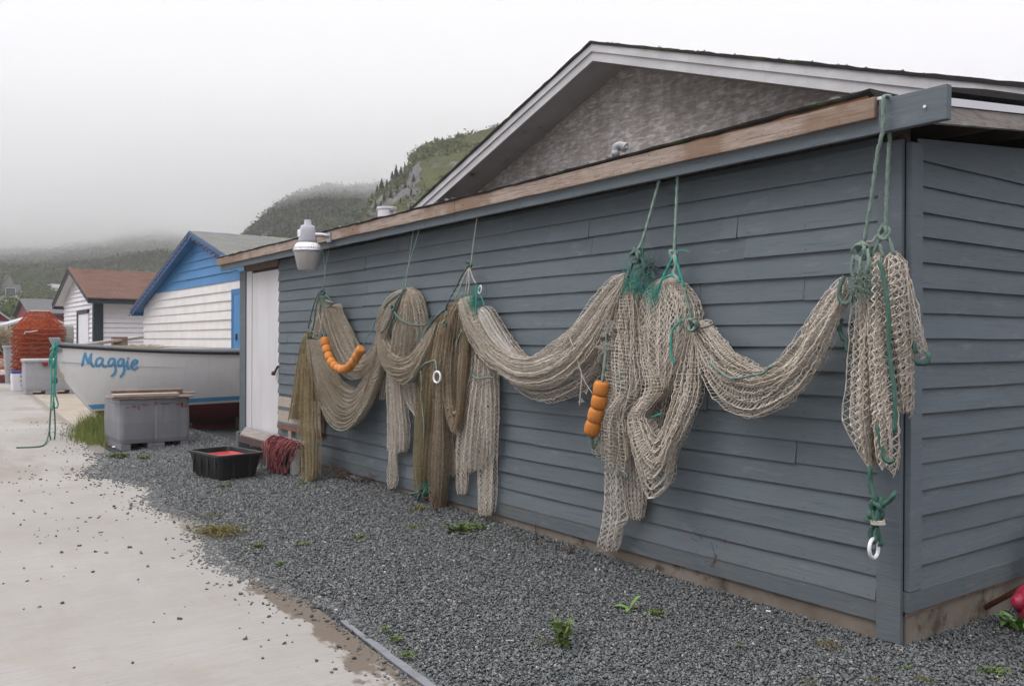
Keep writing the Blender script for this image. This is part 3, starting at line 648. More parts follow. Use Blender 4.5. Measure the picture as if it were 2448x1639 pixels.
for sg in (-1, 1):
    for i in range(n):
        u = HW * 1.02 * i / (n - 1); j = rr.uniform(0, .012); y0 = YF - .035 - rr.uniform(0, .012)
        vs += [(GX + sg * u, y0, GZ + .004 - SL * u + j), (GX + sg * u, 12, GZ + .004 - SL * u), (GX + sg * u, y0 + .004, GZ - .0215 - SL * u), (GX + sg * u, 12, GZ - .0215 - SL * u)]
fs = []
for h in range(2):
    for i in range(n - 1):
        a = 4 * (h * n + i); b = a + 4
        fs += [(a, b, b + 1, a + 1), (a + 2, a + 3, b + 3, b + 2), (a, a + 2, b + 2, b), (a + 1, b + 1, b + 3, a + 3)]
mb.add(vs, fs); gr = part(mb, 'roof', ROOF_DARK, gab, fix=True)
mb = MB(); rr = random.Random(12)
for i in range(420):
    u = HW * rr.random() * .98; sg = rr.choice((-1, 1)); x = GX + sg * u; z = GZ - SL * u + .004; y = YF - .03 + rr.uniform(0, .12); w = rr.uniform(.012, .04); h = rr.uniform(.006, .024)
    mb.add([(x - w, y, z - .006), (x + w, y, z - .006), (x + rr.uniform(-w, w), y + .01, z + h)], [(0, 1, 2)])
tag(part(mb, 'roof_moss', mat_leaf('roof_moss', (.045, .06, .02), (.08, .10, .03)), gr), None, None, kind='stuff')
# vents
def pipe(name, c, r, h, mat, label, cap=None):
    mb = MB(); mb.lathe([(r * 1.35, -.02), (r * 1.35, .01), (r, .015), (r, h), (r * .8, h), (r * .8, h - .04)], 20, c); return mb
c = on_y(885, 497, .4); vp = thing('roof_vent', 'short white metal vent pipe on the lean-to roof edge beyond the gable', 'roof vent', (c[0], .4, ROOFZ(.4) + TILT(c[0])))
mb = MB(); mb.lathe([(.105, -.03), (.105, .225), (.115, .226), (.115, .25), (.09, .25), (.09, .20)], 24); mb.build('vent_pipe', WHITE_CLEAN, vp, smooth=False)
mb = MB(); mb.box((.112, -.02, .2), (.17, .03, .228)); mb.build('bracket', GALV, vp)
c = on_y(1408, 362, .5); vp = thing('roof_vent', 'grey elbow vent pipe standing on the lean-to roof in front of the chipboard gable', 'roof vent', (c[0], .5, ROOFZ(.5) + TILT(c[0])))
mb = MB(); mb.lathe([(.07, -.02), (.05, .03), (.026, .04), (.026, .20), (.033, .201), (.033, .24)], 20); mb.build('vent_pipe', GREY_PLASTIC, vp, smooth=True)
mb = MB(); mb.tube(spline([(0, 0, .24), (.005, .0, .27), (.035, .015, .28), (.06, .025, .27), (.066, .03, .245)], 14), .032, 14); mb.lathe([(.038, 0), (.038, .03)], 16, (.058, .024, .268), (.8, .3, -.35)); mb.build('elbow', GREY_PLASTIC, vp, smooth=False)
# ------------------------------------------------------------------ hanging nets, real strands on folded sheets
CROPS = {'c4': (620, 640, 3.734), 'cE': (1000, 500, 3.336), 'c2': (1300, 900, 3.485), 'c3': (1400, 540, 3.408), 'cG': (1900, 650, 2.091), 'c9': (1900, 200, 3.137), 'D': (0, 0, 1 / S)}
def wp(tag_, x, y, w):
    ox, oy, k = CROPS[tag_]; return on_y((ox + x / k) / S, (oy + y / k) / S, -w)
def rail(w, *segs):
    """w: distance in front of the wall at start, middle and end; segs: (photo window, points) one after another"""
    pts = [(t_, p) for t_, ps in segs for p in ps]; n = len(pts); out = []
    for i, (t_, p) in enumerate(pts):
        s = i / (n - 1); a, b, c = w; ww = a * (1 - s) * (1 - 2 * s) + 4 * b * s * (1 - s) + c * s * (2 * s - 1)
        out.append(wp(t_, p[0], p[1], max(ww, .03)))
    return np.array(out)
def strand_mesh(name, A, B, r, mat, parent):
    d = B - A; L = np.linalg.norm(d, axis=1); k = L > 1e-5; A, B, d, L = A[k], B[k], d[k], L[k]; n = len(A); d = d / L[:, None]
    r = np.broadcast_to(r, (len(k),))[k][:, None]
    A = A - d * r * .4; B = B + d * r * .4
    ref = np.where(np.abs(d[:, 1:2]) > .9, np.array([[1., 0, 0]]), np.array([[0, 1., 0]])); u = np.cross(d, ref); u /= np.linalg.norm(u, axis=1)[:, None]; v = np.cross(d, u)
    V = np.empty((n, 6, 3))
    for i in range(3):
        a = 2 * PI * i / 3 + .5; o = (u * math.cos(a) + v * math.sin(a)) * r; V[:, i] = A + o; V[:, 3 + i] = B + o
    F = np.array([(0, 1, 4, 3), (1, 2, 5, 4), (2, 0, 3, 5)]); F = (F[None] + 6 * np.arange(n)[:, None, None]).reshape(-1)
    V = V.reshape(-1, 3); off = np.zeros(3); p = parent
    while p is not None: off += np.array(p.location); p = p.parent
    V = V - off
    me = bpy.data.meshes.new(name); me.vertices.add(6 * n); me.vertices.foreach_set('co', V.astype(np.float32).ravel())
    me.loops.add(12 * n); me.loops.foreach_set('vertex_index', F.astype(np.int32)); me.polygons.add(3 * n)
    me.polygons.foreach_set('loop_start', np.arange(0, 12 * n, 4, dtype=np.int32)); me.polygons.foreach_set('loop_total', np.full(3 * n, 4, np.int32))
    me.update(calc_edges=True); me.materials.append(mat)
    o = bpy.data.objects.new(name, me); COL.objects.link(o); o.parent = parent; o.matrix_parent_inverse = Matrix.Identity(4)
    return o
NSEED = [1]
def matched(rails, n):
    if len({len(q) for q in rails}) > 1 or len(rails[0]) < 4: return np.stack([spline(q, n) for q in rails])
    D = [np.stack([dense_spline(q)])[0] for q in rails]
    L = np.mean([np.concatenate([[0], np.cumsum(np.linalg.norm(np.diff(d, axis=0), axis=1))]) for d in D], axis=0); t = np.linspace(0, L[-1], n)
    return np.stack([np.stack([np.interp(t, L, d[:, k]) for k in range(3)], 1) for d in D])
def dense_spline(P):
    Q = np.vstack([2 * P[0] - P[1], P, 2 * P[-1] - P[-2]]); out = []
    for i in range(1, len(Q) - 2):
        p0, p1, p2, p3 = Q[i - 1], Q[i], Q[i + 1], Q[i + 2]
        for t in np.linspace(0, 1, 14, endpoint=False): out.append(.5 * (2 * p1 + (p2 - p0) * t + (2 * p0 - 5 * p1 + 4 * p2 - p3) * t * t + (3 * p1 - p0 - 3 * p2 + p3) * t ** 3))
    return np.array(out + [P[-1]])
def sheet_lines(rails, cell=.03, fold=2.2, pleats=5, amp=.03, side=.5, diamond=True, jit=.25, hang=0., ragged=0., swing=1., rows=None):
    """one folded sheet of netting between rails -> strand ends A, B"""
    if diamond: amp *= .62; side *= .6
    NSEED[0] += 7; rg = np.random.default_rng(NSEED[0]); sd = NSEED[0]
    Lm = np.mean([length(q) for q in rails]); cw = cell * (.56 if diamond else 1.); nr = rows or max(6, int(Lm / (cell * (.62 if diamond else 1.))))
    Rr = matched(rails, nr + 1)      # k, n, 3
    wid = np.linalg.norm(np.diff(Rr, axis=0), axis=2).sum(0)                                                       # n
    nc = max(5, int(np.percentile(wid, 85) * fold / cw)); q = np.linspace(0, 1, nc + 1)
    k = len(rails); P = np.empty((nr + 1, nc + 1, 3))
    kk = q * (k - 1); i0 = np.clip(kk.astype(int), 0, k - 2); fr = kk - i0; fr = fr if k == 2 else fr * fr * (3 - 2 * fr) * .5 + fr * .5
    P = (Rr[i0] * (1 - fr)[:, None, None] + Rr[i0 + 1] * fr[:, None, None]).transpose(1, 0, 2)
    s = np.linspace(0, 1, nr + 1)[:, None]; Q = q[None, :]
    ph = 2 * PI * (pleats * (Q + .10 * (vnoise(Q * 4, s * 2.2, sd) - .5) * swing) + .22 * swing * (vnoise(s * 3.1 + 0 * Q, Q * 2.3, sd + 3) - .5)) + rg.uniform(0, 6)
    env = np.clip(wid / max(np.percentile(wid, 70), 1e-4), .22, 1.15)[:, None]
    am = amp * env * (.7 + .6 * vnoise(Q * pleats * .9, s * 1.5, sd + 9))
    cd = Rr[-1] - Rr[0]; cd = cd / (np.linalg.norm(cd, axis=1)[:, None] + 1e-9)
    P[..., 1] -= am * np.sin(ph) + am * .25
    lat = side * am * np.sin(2 * ph + .6)
    P += cd[:, None, :] * lat[..., None]
    P += rg.normal(size=P.shape) * cell * jit * (.22 if diamond else .35)
    if hang:                                                                                                        # cross strands sag between their knots
        P[:, ::2, 2] -= cell * hang
    P[..., 1] = np.minimum(P[..., 1], -.026)
    alive = np.ones((nr + 1, nc + 1), bool)
    if ragged:
        cut = nr * (1 - ragged * vnoise(q * 6, q * 0 + .5, sd + 5) - ragged * .3 * rg.uniform(size=nc + 1)); alive = np.arange(nr + 1)[:, None] <= cut[None, :]
    E = []
    if diamond:
        for di in (1, -1):
            a = P[:-1, :-1] if di == 1 else P[:-1, 1:]; b = P[1:, 1:] if di == 1 else P[1:, :-1]
            m1 = alive[:-1, :-1] if di == 1 else alive[:-1, 1:]; m2 = alive[1:, 1:] if di == 1 else alive[1:, :-1]
            I, J = np.meshgrid(np.arange(nr), np.arange(nc), indexing='ij'); par = ((I + J) % 2 == (0 if di == 1 else 1)); sel = m1 & m2 & par
            E.append((a[sel], b[sel]))
        for c_ in (0, nc):
            m1 = alive[2:, c_] & alive[:-2, c_]; E.append((P[:-2, c_][m1], P[2:, c_][m1]))
    else:
        m1 = alive[1:, :] & alive[:-1, :]; E.append((P[:-1][m1], P[1:][m1]))
        m1 = alive[:, 1:] & alive[:, :-1]; E.append((P[:, :-1][m1], P[:, 1:][m1]))
    return np.concatenate([e[0] for e in E]), np.concatenate([e[1] for e in E])
def net_part(name, parent, mat, sheets, r=.00195):
    As, Bs, Rs = [], [], []
    rg = np.random.default_rng(NSEED[0])
    for rails, kw in sheets:
        kw = dict(kw); lay = kw.pop('layers', 1) + 1; rr = kw.pop('r', r); cell0 = kw.pop('cell', .03); fold0 = kw.pop('fold', 2.2)
        for l in range(lay):
            # an open front sheet with clear meshes, denser folds behind it
            kw['cell'] = cell0 * (.93 if l == 0 else .86); kw['fold'] = fold0 * (.80 if l == 0 else .95); kw['jit'] = .34 if l == 0 else .5; kr = 1.12 if l == 0 else .95
            rl = rails if l == 0 else [np.stack([q[:, 0] - .004 * l, q[:, 1] + np.minimum(.27 * l * np.abs(q[:, 1]), .034 * l), q[:, 2] + .008 * l], 1) for q in rails]
            A, B = sheet_lines(rl, **kw); As.append(A); Bs.append(B); Rs.append(np.full(len(A), rr * kr) * rg.uniform(.75, 1.35, len(A)))
    return strand_mesh(name, np.concatenate(As), np.concatenate(Bs), np.concatenate(Rs), mat, parent)

def rope(name, pts, r, mat, parent, n=None, lobes=3, sides=9, smooth=True):
    L = length(pts); P = spline(pts, n or max(6, int(L / (r * 2.2)))); mb = MB()
    mb.tube(P, r, sides if lobes else 6, twist=2 * PI / (r * 7.5), lobes=lobes, lobe=.34); return part(mb, name, mat, parent, smooth=smooth)
def coil(mb, c, sx, sy, sz, r, turns, seed, n=None, sides=7, lobes=3):
    rr = np.random.default_rng(seed); k = turns * 5
    a = np.cumsum(rr.uniform(.9, 1.6, k)); rad = rr.uniform(.45, 1., k)
    pts = np.stack([np.cos(a) * rad * sx, rr.uniform(-1, 1, k) * sy, np.sin(a) * rad * sz], 1) + np.asarray(c)
    mb.tube(spline(pts, n or k * 6), r, sides, twist=2 * PI / (r * 7.5), lobes=lobes, lobe=.34)
def knot(name, c, size, r, mat, parent, turns=3, seed=0, extra=()):
    mb = MB(); coil(mb, c, *size, r, turns, seed)
    for e_ in extra: mb.tube(spline(e_, max(5, int(length(e_) / (r * 2.2)))), r, 7, twist=2 * PI / (r * 7.5), lobes=3, lobe=.34)
    return part(mb, name, mat, parent, smooth=True)
def tuft(name, c, size, mat, parent, n=60, seed=0, r=.0012, down=0.):
    rr = np.random.default_rng(seed); A = np.asarray(c) + rr.normal(size=(n, 3)) * np.asarray(size) * .5; B = A + rr.normal(size=(n, 3)) * np.asarray(size) * .9 + np.array([0, 0, -down])
    M = (A + B) / 2 + rr.normal(size=(n, 3)) * np.asarray(size) * .3
    return strand_mesh(name, np.concatenate([A, M]), np.concatenate([M, B]), r, mat, parent)
def ring(name, c, r, t_, nrm, mat, parent):
    mb = MB(); nrm = np.asarray(nrm, float); nrm /= np.linalg.norm(nrm); x = np.cross(nrm, [0, 0, 1]); x /= np.linalg.norm(x); y = np.cross(nrm, x)
    a = np.linspace(0, 2 * PI, 33)[:-1]; P = np.asarray(c) + r * (np.cos(a)[:, None] * x + np.sin(a)[:, None] * y) ; mb.tube(P, t_, 10, closed=True)
    return part(mb, name, mat, parent, smooth=True)
EAVE_Z = 2.668
def eave(x, y, w=.15): P = wp('D', x, y, w); return np.array([P[0], -w, EAVE_Z + TILT(P[0])])

G_NET = 'fishing nets hung along the shed wall'
# ---- net 1: the leftmost, tan, with the big scooped fold
n1 = thing('fishing_net', 'leftmost tan net, a deep scoop with a narrow tail reaching the gravel by the bench', 'net', wp('D', 738, 670, .1), 0, G_NET)
U = 'c4'
net_part('swag', n1, TWINE_TAN, [
    ([rail((.10, .13, .10), (U, [(675, 350), (765, 530), (850, 700), (925, 800), (1000, 735), (1065, 590)])), rail((.12, .2, .12), (U, [(610, 350), (680, 600), (770, 800), (880, 900), (990, 830), (1068, 610)])), rail((.13, .22, .12), (U, [(540, 350), (590, 600), (680, 840), (800, 985), (900, 980), (1000, 860), (1072, 640)]))], dict(pleats=5, amp=.035, fold=2.3, layers=2)),
    ([rail((.15, .22, .12), (U, [(560, 640), (615, 880), (715, 1030), (820, 1100), (900, 1040), (1000, 860), (1062, 650)])), rail((.15, .26, .12), (U, [(500, 645), (555, 940), (650, 1170), (760, 1285), (865, 1235), (960, 1040), (1070, 680)])), rail((.14, .24, .12), (U, [(438, 650), (468, 930), (550, 1220), (640, 1385), (735, 1445), (830, 1405), (925, 1290), (1000, 1130), (1085, 840), (1078, 660)]))], dict(pleats=9, amp=.045, fold=2.4, layers=2, swing=1.2)),
    ([rail((.10, .12, .13), (U, [(520, 260), (490, 420), (440, 600)])), rail((.10, .14, .14), (U, [(600, 300), (590, 450), (560, 650)]))], dict(pleats=3, amp=.025, fold=2.6)),
    ([rail((.11, .11, .11), (U, [(640, 340), (720, 330), (740, 400), (800, 540), (840, 660)])), rail((.10, .10, .1), (U, [(560, 340), (600, 480), (680, 620), (760, 760)]))], dict(pleats=3, amp=.02, fold=2.))])
net_part('tail', n1, TWINE_OLIVE, [
    ([rail((.12, .34, .46), (U, [(398, 650), (378, 900), (362, 1200), (360, 1568), (368, 1850), (388, 1930)])), rail((.13, .40, .50), (U, [(415, 650), (425, 1000), (425, 1300), (430, 1568), (435, 1850), (430, 1940)])), rail((.12, .35, .47), (U, [(450, 655), (480, 1000), (488, 1300), (495, 1568), (492, 1800), (470, 1930)]))], dict(pleats=4, amp=.028, fold=2.0, cell=.033, ragged=.05, layers=2))])
net_part('fan', n1, TWINE_OLIVE, [
    ([rail((.12, .14, .13), (U, [(425, 570), (375, 650), (335, 850), (290, 1150), (245, 1385)])), rail((.12, .19, .16), (U, [(425, 580), (395, 750), (350, 1050), (310, 1390)])), rail((.12, .17, .15), (U, [(430, 590), (415, 800), (390, 1100), (370, 1385)]))], dict(pleats=5, amp=.025, fold=1.7, cell=.026, ragged=.06, layers=2))])
top = eave(738, 575); kn = wp(U, 565, 215, .12)
for i, x in enumerate((738, 753)): rope('hanging_rope', [eave(x, 575), wp('D', 744 - i * 2, 630, .13), kn + [(.01 - .02 * i), 0, .03]], .0042, ROPE_PALE, n1, lobes=0)
knot('knot', kn, (.05, .025, .045), .008, ROPE_GREY, n1, 4, 3, [[wp(U, 590, 240, .13), wp(U, 640, 290, .13), wp(U, 630, 340, .13), wp(U, 570, 345, .13), wp(U, 535, 300, .13)]])
rope('lashing', [wp(U, 530, 220, .13), wp(U, 485, 330, .14), wp(U, 450, 470, .14), wp(U, 435, 550, .14), wp(U, 480, 570, .15), wp(U, 520, 600, .16)], .008, ROPE_GREY, n1)
rope('lashing', [wp(U, 540, 230, .14), wp(U, 505, 350, .15), wp(U, 490, 460, .15), wp(U, 470, 560, .15), wp(U, 430, 630, .14), wp(U, 480, 650, .15), wp(U, 530, 620, .15)], .008, ROPE_GREY, n1)
rope('lashing', [wp(U, 545, 320, .14), wp(U, 540, 450, .15), wp(U, 565, 560, .16), wp(U, 560, 610, .16)], .009, ROPE_GREY, n1)
tuft('twine_tuft', wp(U, 575, 285, .13), (.035, .02, .03), ROPE_TEAL, n1, 40, 4)
rope('twine_end', [wp(U, 590, 290, .13), wp(U, 625, 300, .15), wp(U, 662, 308, .15)], .004, ROPE_WHITE, n1, lobes=0)
def float_string(label, pts, n, rf, rl, start_rope, end_rope, rmat):
    P = spline(pts, 200); L = length(P); st = L / n
    cum = np.concatenate([[0], np.cumsum(np.linalg.norm(np.diff(P, axis=0), axis=1))]); f = lambda d: np.array([np.interp(d, cum, P[:, i]) for i in range(3)])
    th = thing('float_string', label, 'net floats', P[0])
    rope('cord', np.vstack([start_rope, P[::12], end_rope]), .006, rmat, th, lobes=0, n=80)
    h = st * .955 / 2
    for i in range(n):
        c = f((i + .5) * st); ax = f((i + 1) * st) - f(i * st); mb = MB(); k = random.uniform(.95, 1.05)
        mb.lathe([(.006, -h * .9), (rf * .62, -h), (rf * .82, -h * .93), (rf * .95, -h * .72), (rf * k, -h * .3), (rf * k, h * .3), (rf * .95, h * .72), (rf * .82, h * .93), (rf * .62, h), (.006, h * .9)], 20, c, ax); part(mb, 'float', FLOAT, th, smooth=True)
    return th
float_string('curved string of orange foam floats lying in the scoop of the leftmost net', [wp(U, *p, .30) for p in [(583, 622), (592, 680), (608, 745), (630, 810), (665, 865), (710, 898), (755, 905), (800, 885), (840, 840), (870, 790), (915, 715)]], 12, .049, 0, [wp(U, 555, 540, .2), wp(U, 570, 590, .26)], [wp(U, 960, 620, .24), wp(U, 1000, 560, .2), wp(U, 1045, 455, .16)], ROPE_GREY)

# ---- net 2: hood and scoop
n2 = thing('fishing_net', 'tan net hung as a round hood with a shallow scoop below, second from the left', 'net', wp('D', 940, 660, .1), 0, G_NET)
net_part('hood', n2, TWINE_TAN, [
    ([rail((.08, .1, .10), (U, [(1295, 190), (1185, 235), (1095, 340), (1052, 480), (1060, 600)])), rail((.1, .16, .14), (U, [(1300, 190), (1220, 310), (1150, 480), (1100, 640), (1110, 720)]))], dict(pleats=4, amp=.028, fold=2.2, layers=2)),
    ([rail((.09, .16, .16), (U, [(1300, 190), (1255, 360), (1200, 560), (1170, 740)])), rail((.1, .2, .16), (U, [(1312, 188), (1320, 400), (1310, 650), (1300, 820)])), rail((.09, .12, .1), (U, [(1325, 185), (1400, 235), (1445, 350), (1472, 480), (1482, 620), (1440, 770)]))], dict(pleats=7, amp=.03, fold=2.1, layers=2))])
net_part('swag', n2, TWINE_TAN, [
    ([rail((.14, .22, .14), (U, [(1080, 570), (1150, 720), (1255, 800), (1370, 765), (1465, 640), (1570, 440)])), rail((.15, .26, .15), (U, [(1065, 590), (1095, 760), (1170, 880), (1270, 905), (1370, 850), (1470, 690), (1585, 450)])), rail((.13, .24, .14), (U, [(1055, 600), (1070, 760), (1115, 885), (1190, 985), (1270, 1028), (1340, 1015), (1415, 920), (1480, 780), (1540, 640), (1600, 455)]))], dict(pleats=7, amp=.04, fold=2.3, layers=2))])
net_part('tail', n2, TWINE_PALE, [
    ([rail((.09, .1, .08), (U, [(1135, 900), (1138, 1080), (1148, 1290), (1150, 1500), (1150, 1680)])), rail((.1, .15, .1), (U, [(1240, 960), (1262, 1200), (1285, 1400), (1285, 1600), (1262, 1690)]))], dict(pleats=4, amp=.02, fold=1.8, cell=.032, ragged=.12, layers=2)),
    ([rail((.08, .08, .07), (U, [(1150, 1500), (1150, 1700), (1148, 1900), (1165, 1985)])), rail((.09, .1, .08), (U, [(1225, 1560), (1220, 1720), (1222, 1900), (1205, 1985)]))], dict(pleats=2, amp=.016, fold=1.6, cell=.034, ragged=.05)),
    ([rail((.06, .07, .06), (U, [(1090, 930), (1082, 1060), (1070, 1175)])), rail((.06, .08, .06), (U, [(1138, 940), (1130, 1070), (1112, 1180)]))], dict(pleats=2, amp=.015, fold=1.6)),
    ([rail((.07, .08, .08), (U, [(1255, 1030), (1300, 1190), (1380, 1310)])), rail((.07, .1, .09), (U, [(1400, 1030), (1405, 1180), (1400, 1330)]))], dict(pleats=3, amp=.02, fold=1.8))])
for i, x in enumerate((945, 959)): rope('hanging_rope', [eave(x, 532), wp(U, 1320 - 10 * i, 60, .12), wp(U, 1300 - 35 * i, 215, .12)], .0048, ROPE_PALE, n2, lobes=0)
rope('lashing', [wp(U, 1310, 185, .12), wp(U, 1240, 240, .14), wp(U, 1140, 320, .14), wp(U, 1090, 410, .13), wp(U, 1065, 460, .12)], .008, ROPE_GREY, n2)
rope('lashing', [wp(U, 1290, 190, .13), wp(U, 1235, 280, .19), wp(U, 1195, 370, .21), wp(U, 1170, 450, .21), wp(U, 1125, 540, .2), wp(U, 1085, 580, .18)], .008, ROPE_GREY, n2)
knot('knot', wp(U, 1198, 365, .22), (.028, .02, .04), .009, ROPE_GREY, n2, 3, 12)
rope('lashing', [wp(U, 1205, 385, .22), wp(U, 1225, 450, .22), wp(U, 1195, 490, .22)], .009, ROPE_GREY, n2)
rope('slack_line', [wp(U, 1210, 400, .22), wp(U, 1260, 460, .22), wp(U, 1340, 500, .21), wp(U, 1440, 512, .19), wp(U, 1505, 495, .19), wp(U, 1560, 420, .18)], .008, ROPE_GREY, n2)
tuft('twine_tuft', wp(U, 1415, 620, .18), (.02, .01, .02), ROPE_TEAL, n2, 14, 9)

# ---- net 3: brown and olive bundle
n3 = thing('fishing_net', 'brown and olive net bundle with a white ring, longest tail touching the gravel', 'net', wp('D', 1083, 600, .1), 0, G_NET)
net_part('bundle', n3, TWINE_BROWN, [
    ([rail((.1, .13, .16), (U, [(1580, 420), (1500, 660), (1470, 850), (1440, 1000)])), rail((.11, .2, .18), (U, [(1690, 330), (1610, 620), (1570, 900), (1550, 1150)])), rail((.10, .17, .16), (U, [(1800, 265), (1720, 480), (1680, 760), (1640, 1100)]))], dict(pleats=5, amp=.03, fold=2.1, layers=2)),
    ([rail((.12, .18, .12), (U, [(1720, 320), (1650, 640), (1640, 900), (1650, 1180), (1690, 1390), (1745, 1480), (1800, 1350), (1832, 1100), (1862, 800), (1870, 500), (1850, 290)])), rail((.12, .2, .12), (U, [(1760, 320), (1700, 680), (1690, 950), (1700, 1200), (1725, 1370), (1752, 1410), (1785, 1290), (1808, 1050), (1830, 760), (1840, 480), (1835, 290)])), rail((.1, .17, .1), (U, [(1790, 310), (1735, 700), (1720, 1000), (1735, 1230), (1756, 1290), (1776, 1210), (1788, 950), (1800, 650), (1815, 300)]))], dict(pleats=4, amp=.028, fold=2.3, layers=2)),
    ([rail((.1, .11, .1), (U, [(1760, 330), (1720, 750), (1715, 1150), (1740, 1400)])), rail((.1, .13, .1), (U, [(1870, 300), (1850, 700), (1810, 1100), (1770, 1400)]))], dict(pleats=4, amp=.02, fold=2.3))])
net_part('tail', n3, TWINE_OLIVE, [
    ([rail((.12, .15, .12), (U, [(1580, 430), (1480, 710), (1418, 940), (1402, 1200), (1388, 1500), (1375, 1780), (1395, 2070)])), rail((.14, .22, .15), (U, [(1600, 450), (1530, 740), (1475, 980), (1460, 1300), (1445, 1600), (1430, 1850), (1430, 2050)])), rail((.13, .18, .13), (U, [(1640, 440), (1600, 800), (1550, 1100), (1528, 1500), (1502, 1800), (1480, 1990)]))], dict(pleats=5, amp=.03, fold=2.1, cell=.032, ragged=.06, layers=2))])
net_part('long_tail', n3, TWINE_BROWN, [
    ([rail((.14, .17, .10), (U, [(1540, 640), (1560, 900), (1560, 1300), (1530, 1600), (1520, 1900), (1540, 2200), (1560, 2290)])), rail((.15, .21, .12), (U, [(1585, 640), (1600, 950), (1600, 1300), (1590, 1650), (1580, 1950), (1575, 2240)])), rail((.14, .17, .10), (U, [(1625, 600), (1642, 900), (1645, 1300), (1645, 1700), (1632, 2000), (1600, 2255)]))], dict(pleats=4, amp=.024, fold=2.2, layers=2)),
    ([rail((.08, .08, .06), (U, [(1660, 1250), (1680, 1500), (1690, 1750), (1700, 1850)])), rail((.08, .09, .07), (U, [(1700, 1350), (1730, 1560), (1745, 1760), (1740, 1860)]))], dict(pleats=2, amp=.012, fold=1.5))])
apex = wp('D', 1077, 606, .12)
rope('hanging_rope', [eave(1091, 505), wp('D', 1083, 555, .13), apex], .0055, ROPE_WHITE, n3, lobes=0)
knot('knot', wp('cE', 408, 435, .12), (.03, .02, .03), .009, ROPE_GREY, n3, 3, 21)
rope('lashing', [wp('cE', 405, 440, .13), wp('cE', 350, 520, .13), wp('cE', 290, 640, .13), wp('cE', 220, 780, .14), wp('cE', 240, 850, .16)], .008, ROPE_GREY, n3)
rope('lashing', [wp('cE', 220, 790, .15), wp('cE', 130, 870, .17), wp('cE', 60, 970, .19), wp('cE', 15, 1060, .2)], .012, ROPE_GREY, n3)
for a in ([(402, 470), (390, 560), (372, 690)], [(395, 480), (345, 590), (300, 700)], [(410, 470), (440, 560), (460, 590)], [(405, 480), (405, 600), (395, 680)]):
    rope('lashing', [wp('cE', *p, .135) for p in a], .006, ROPE_WHITE, n3, lobes=0)
ring('small_ring', wp('cE', 492, 640, .13), .034, .006, (-.2, -1, .1), PLASTIC_WHITE, n3)
tuft('twine_tuft', wp('cE', 440, 745, .15), (.055, .03, .075), ROPE_TEAL, n3, 110, 5); tuft('twine_tuft', wp('cE', 325, 675, .15), (.06, .02, .02), ROPE_PALE, n3, 40, 6)
rope('twine_line', [wp('cE', 460, 600, .14), wp('cE', 462, 700, .15), wp('cE', 460, 850, .16)], .005, ROPE_TEAL, n3, lobes=0)
rope('twine_line', [wp('cE', 465, 610, .13), wp('cE', 500, 690, .13), wp('cE', 530, 770, .13)], .005, ROPE_TEAL, n3, lobes=0)
knot('knot', wp(U, 1655, 500, .2), (.015, .01, .03), .008, ROPE_GREY, n3, 2, 25)
rope('edge_line', [wp(U, *p, .22) for p in [(1445, 900), (1470, 860), (1530, 835), (1570, 830)]] + [wp(U, 1580, 880, .24), wp(U, 1587, 945, .25)], .008, ROPE_GREEN, n3)
rope('edge_line', [wp(U, *p, .23) for p in [(1440, 920), (1450, 1050), (1440, 1150), (1455, 1250), (1470, 1400), (1465, 1520)]], .007, ROPE_GREEN, n3)
ring('white_ring', wp(U, 1587, 975, .25), .050, .0105, (.10, -1, .05), PLASTIC_WHITE, n3)
rope('edge_line', [wp(U, *p, .15) for p in [(1815, 555), (1770, 640), (1760, 720)]], .009, ROPE_GREEN, n3)
knot('tail_knot', wp(U, 1470, 1975, .13), (.075, .035, .075), .014, ROPE_DEEP, n3, 6, 31, [[wp(U, 1450, 1990, .13), wp(U, 1390, 2010, .12), wp(U, 1350, 2020, .12)], [wp(U, 1440, 2010, .13), wp(U, 1420, 2060, .12), wp(U, 1410, 2085, .12)]])
tuft('twine_tuft', wp(U, 1490, 1930, .14), (.04, .03, .05), ROPE_TEAL, n3, 50, 33); tuft('frayed_end', wp(U, 1570, 2305, .09), (.06, .04, .04), TWINE_TAN, n3, 90, 34, .0025)
rope('edge_line', [wp(U, *p, .1) for p in [(1625, 2060), (1600, 2150), (1575, 2240)]], .011, ROPE_DEEP, n3)
rope('slack_line', [wp(U, *p, .06) for p in [(1650, 1880), (1700, 1855), (1745, 1870), (1735, 1890)]], .009, ROPE_DEEP, n3)

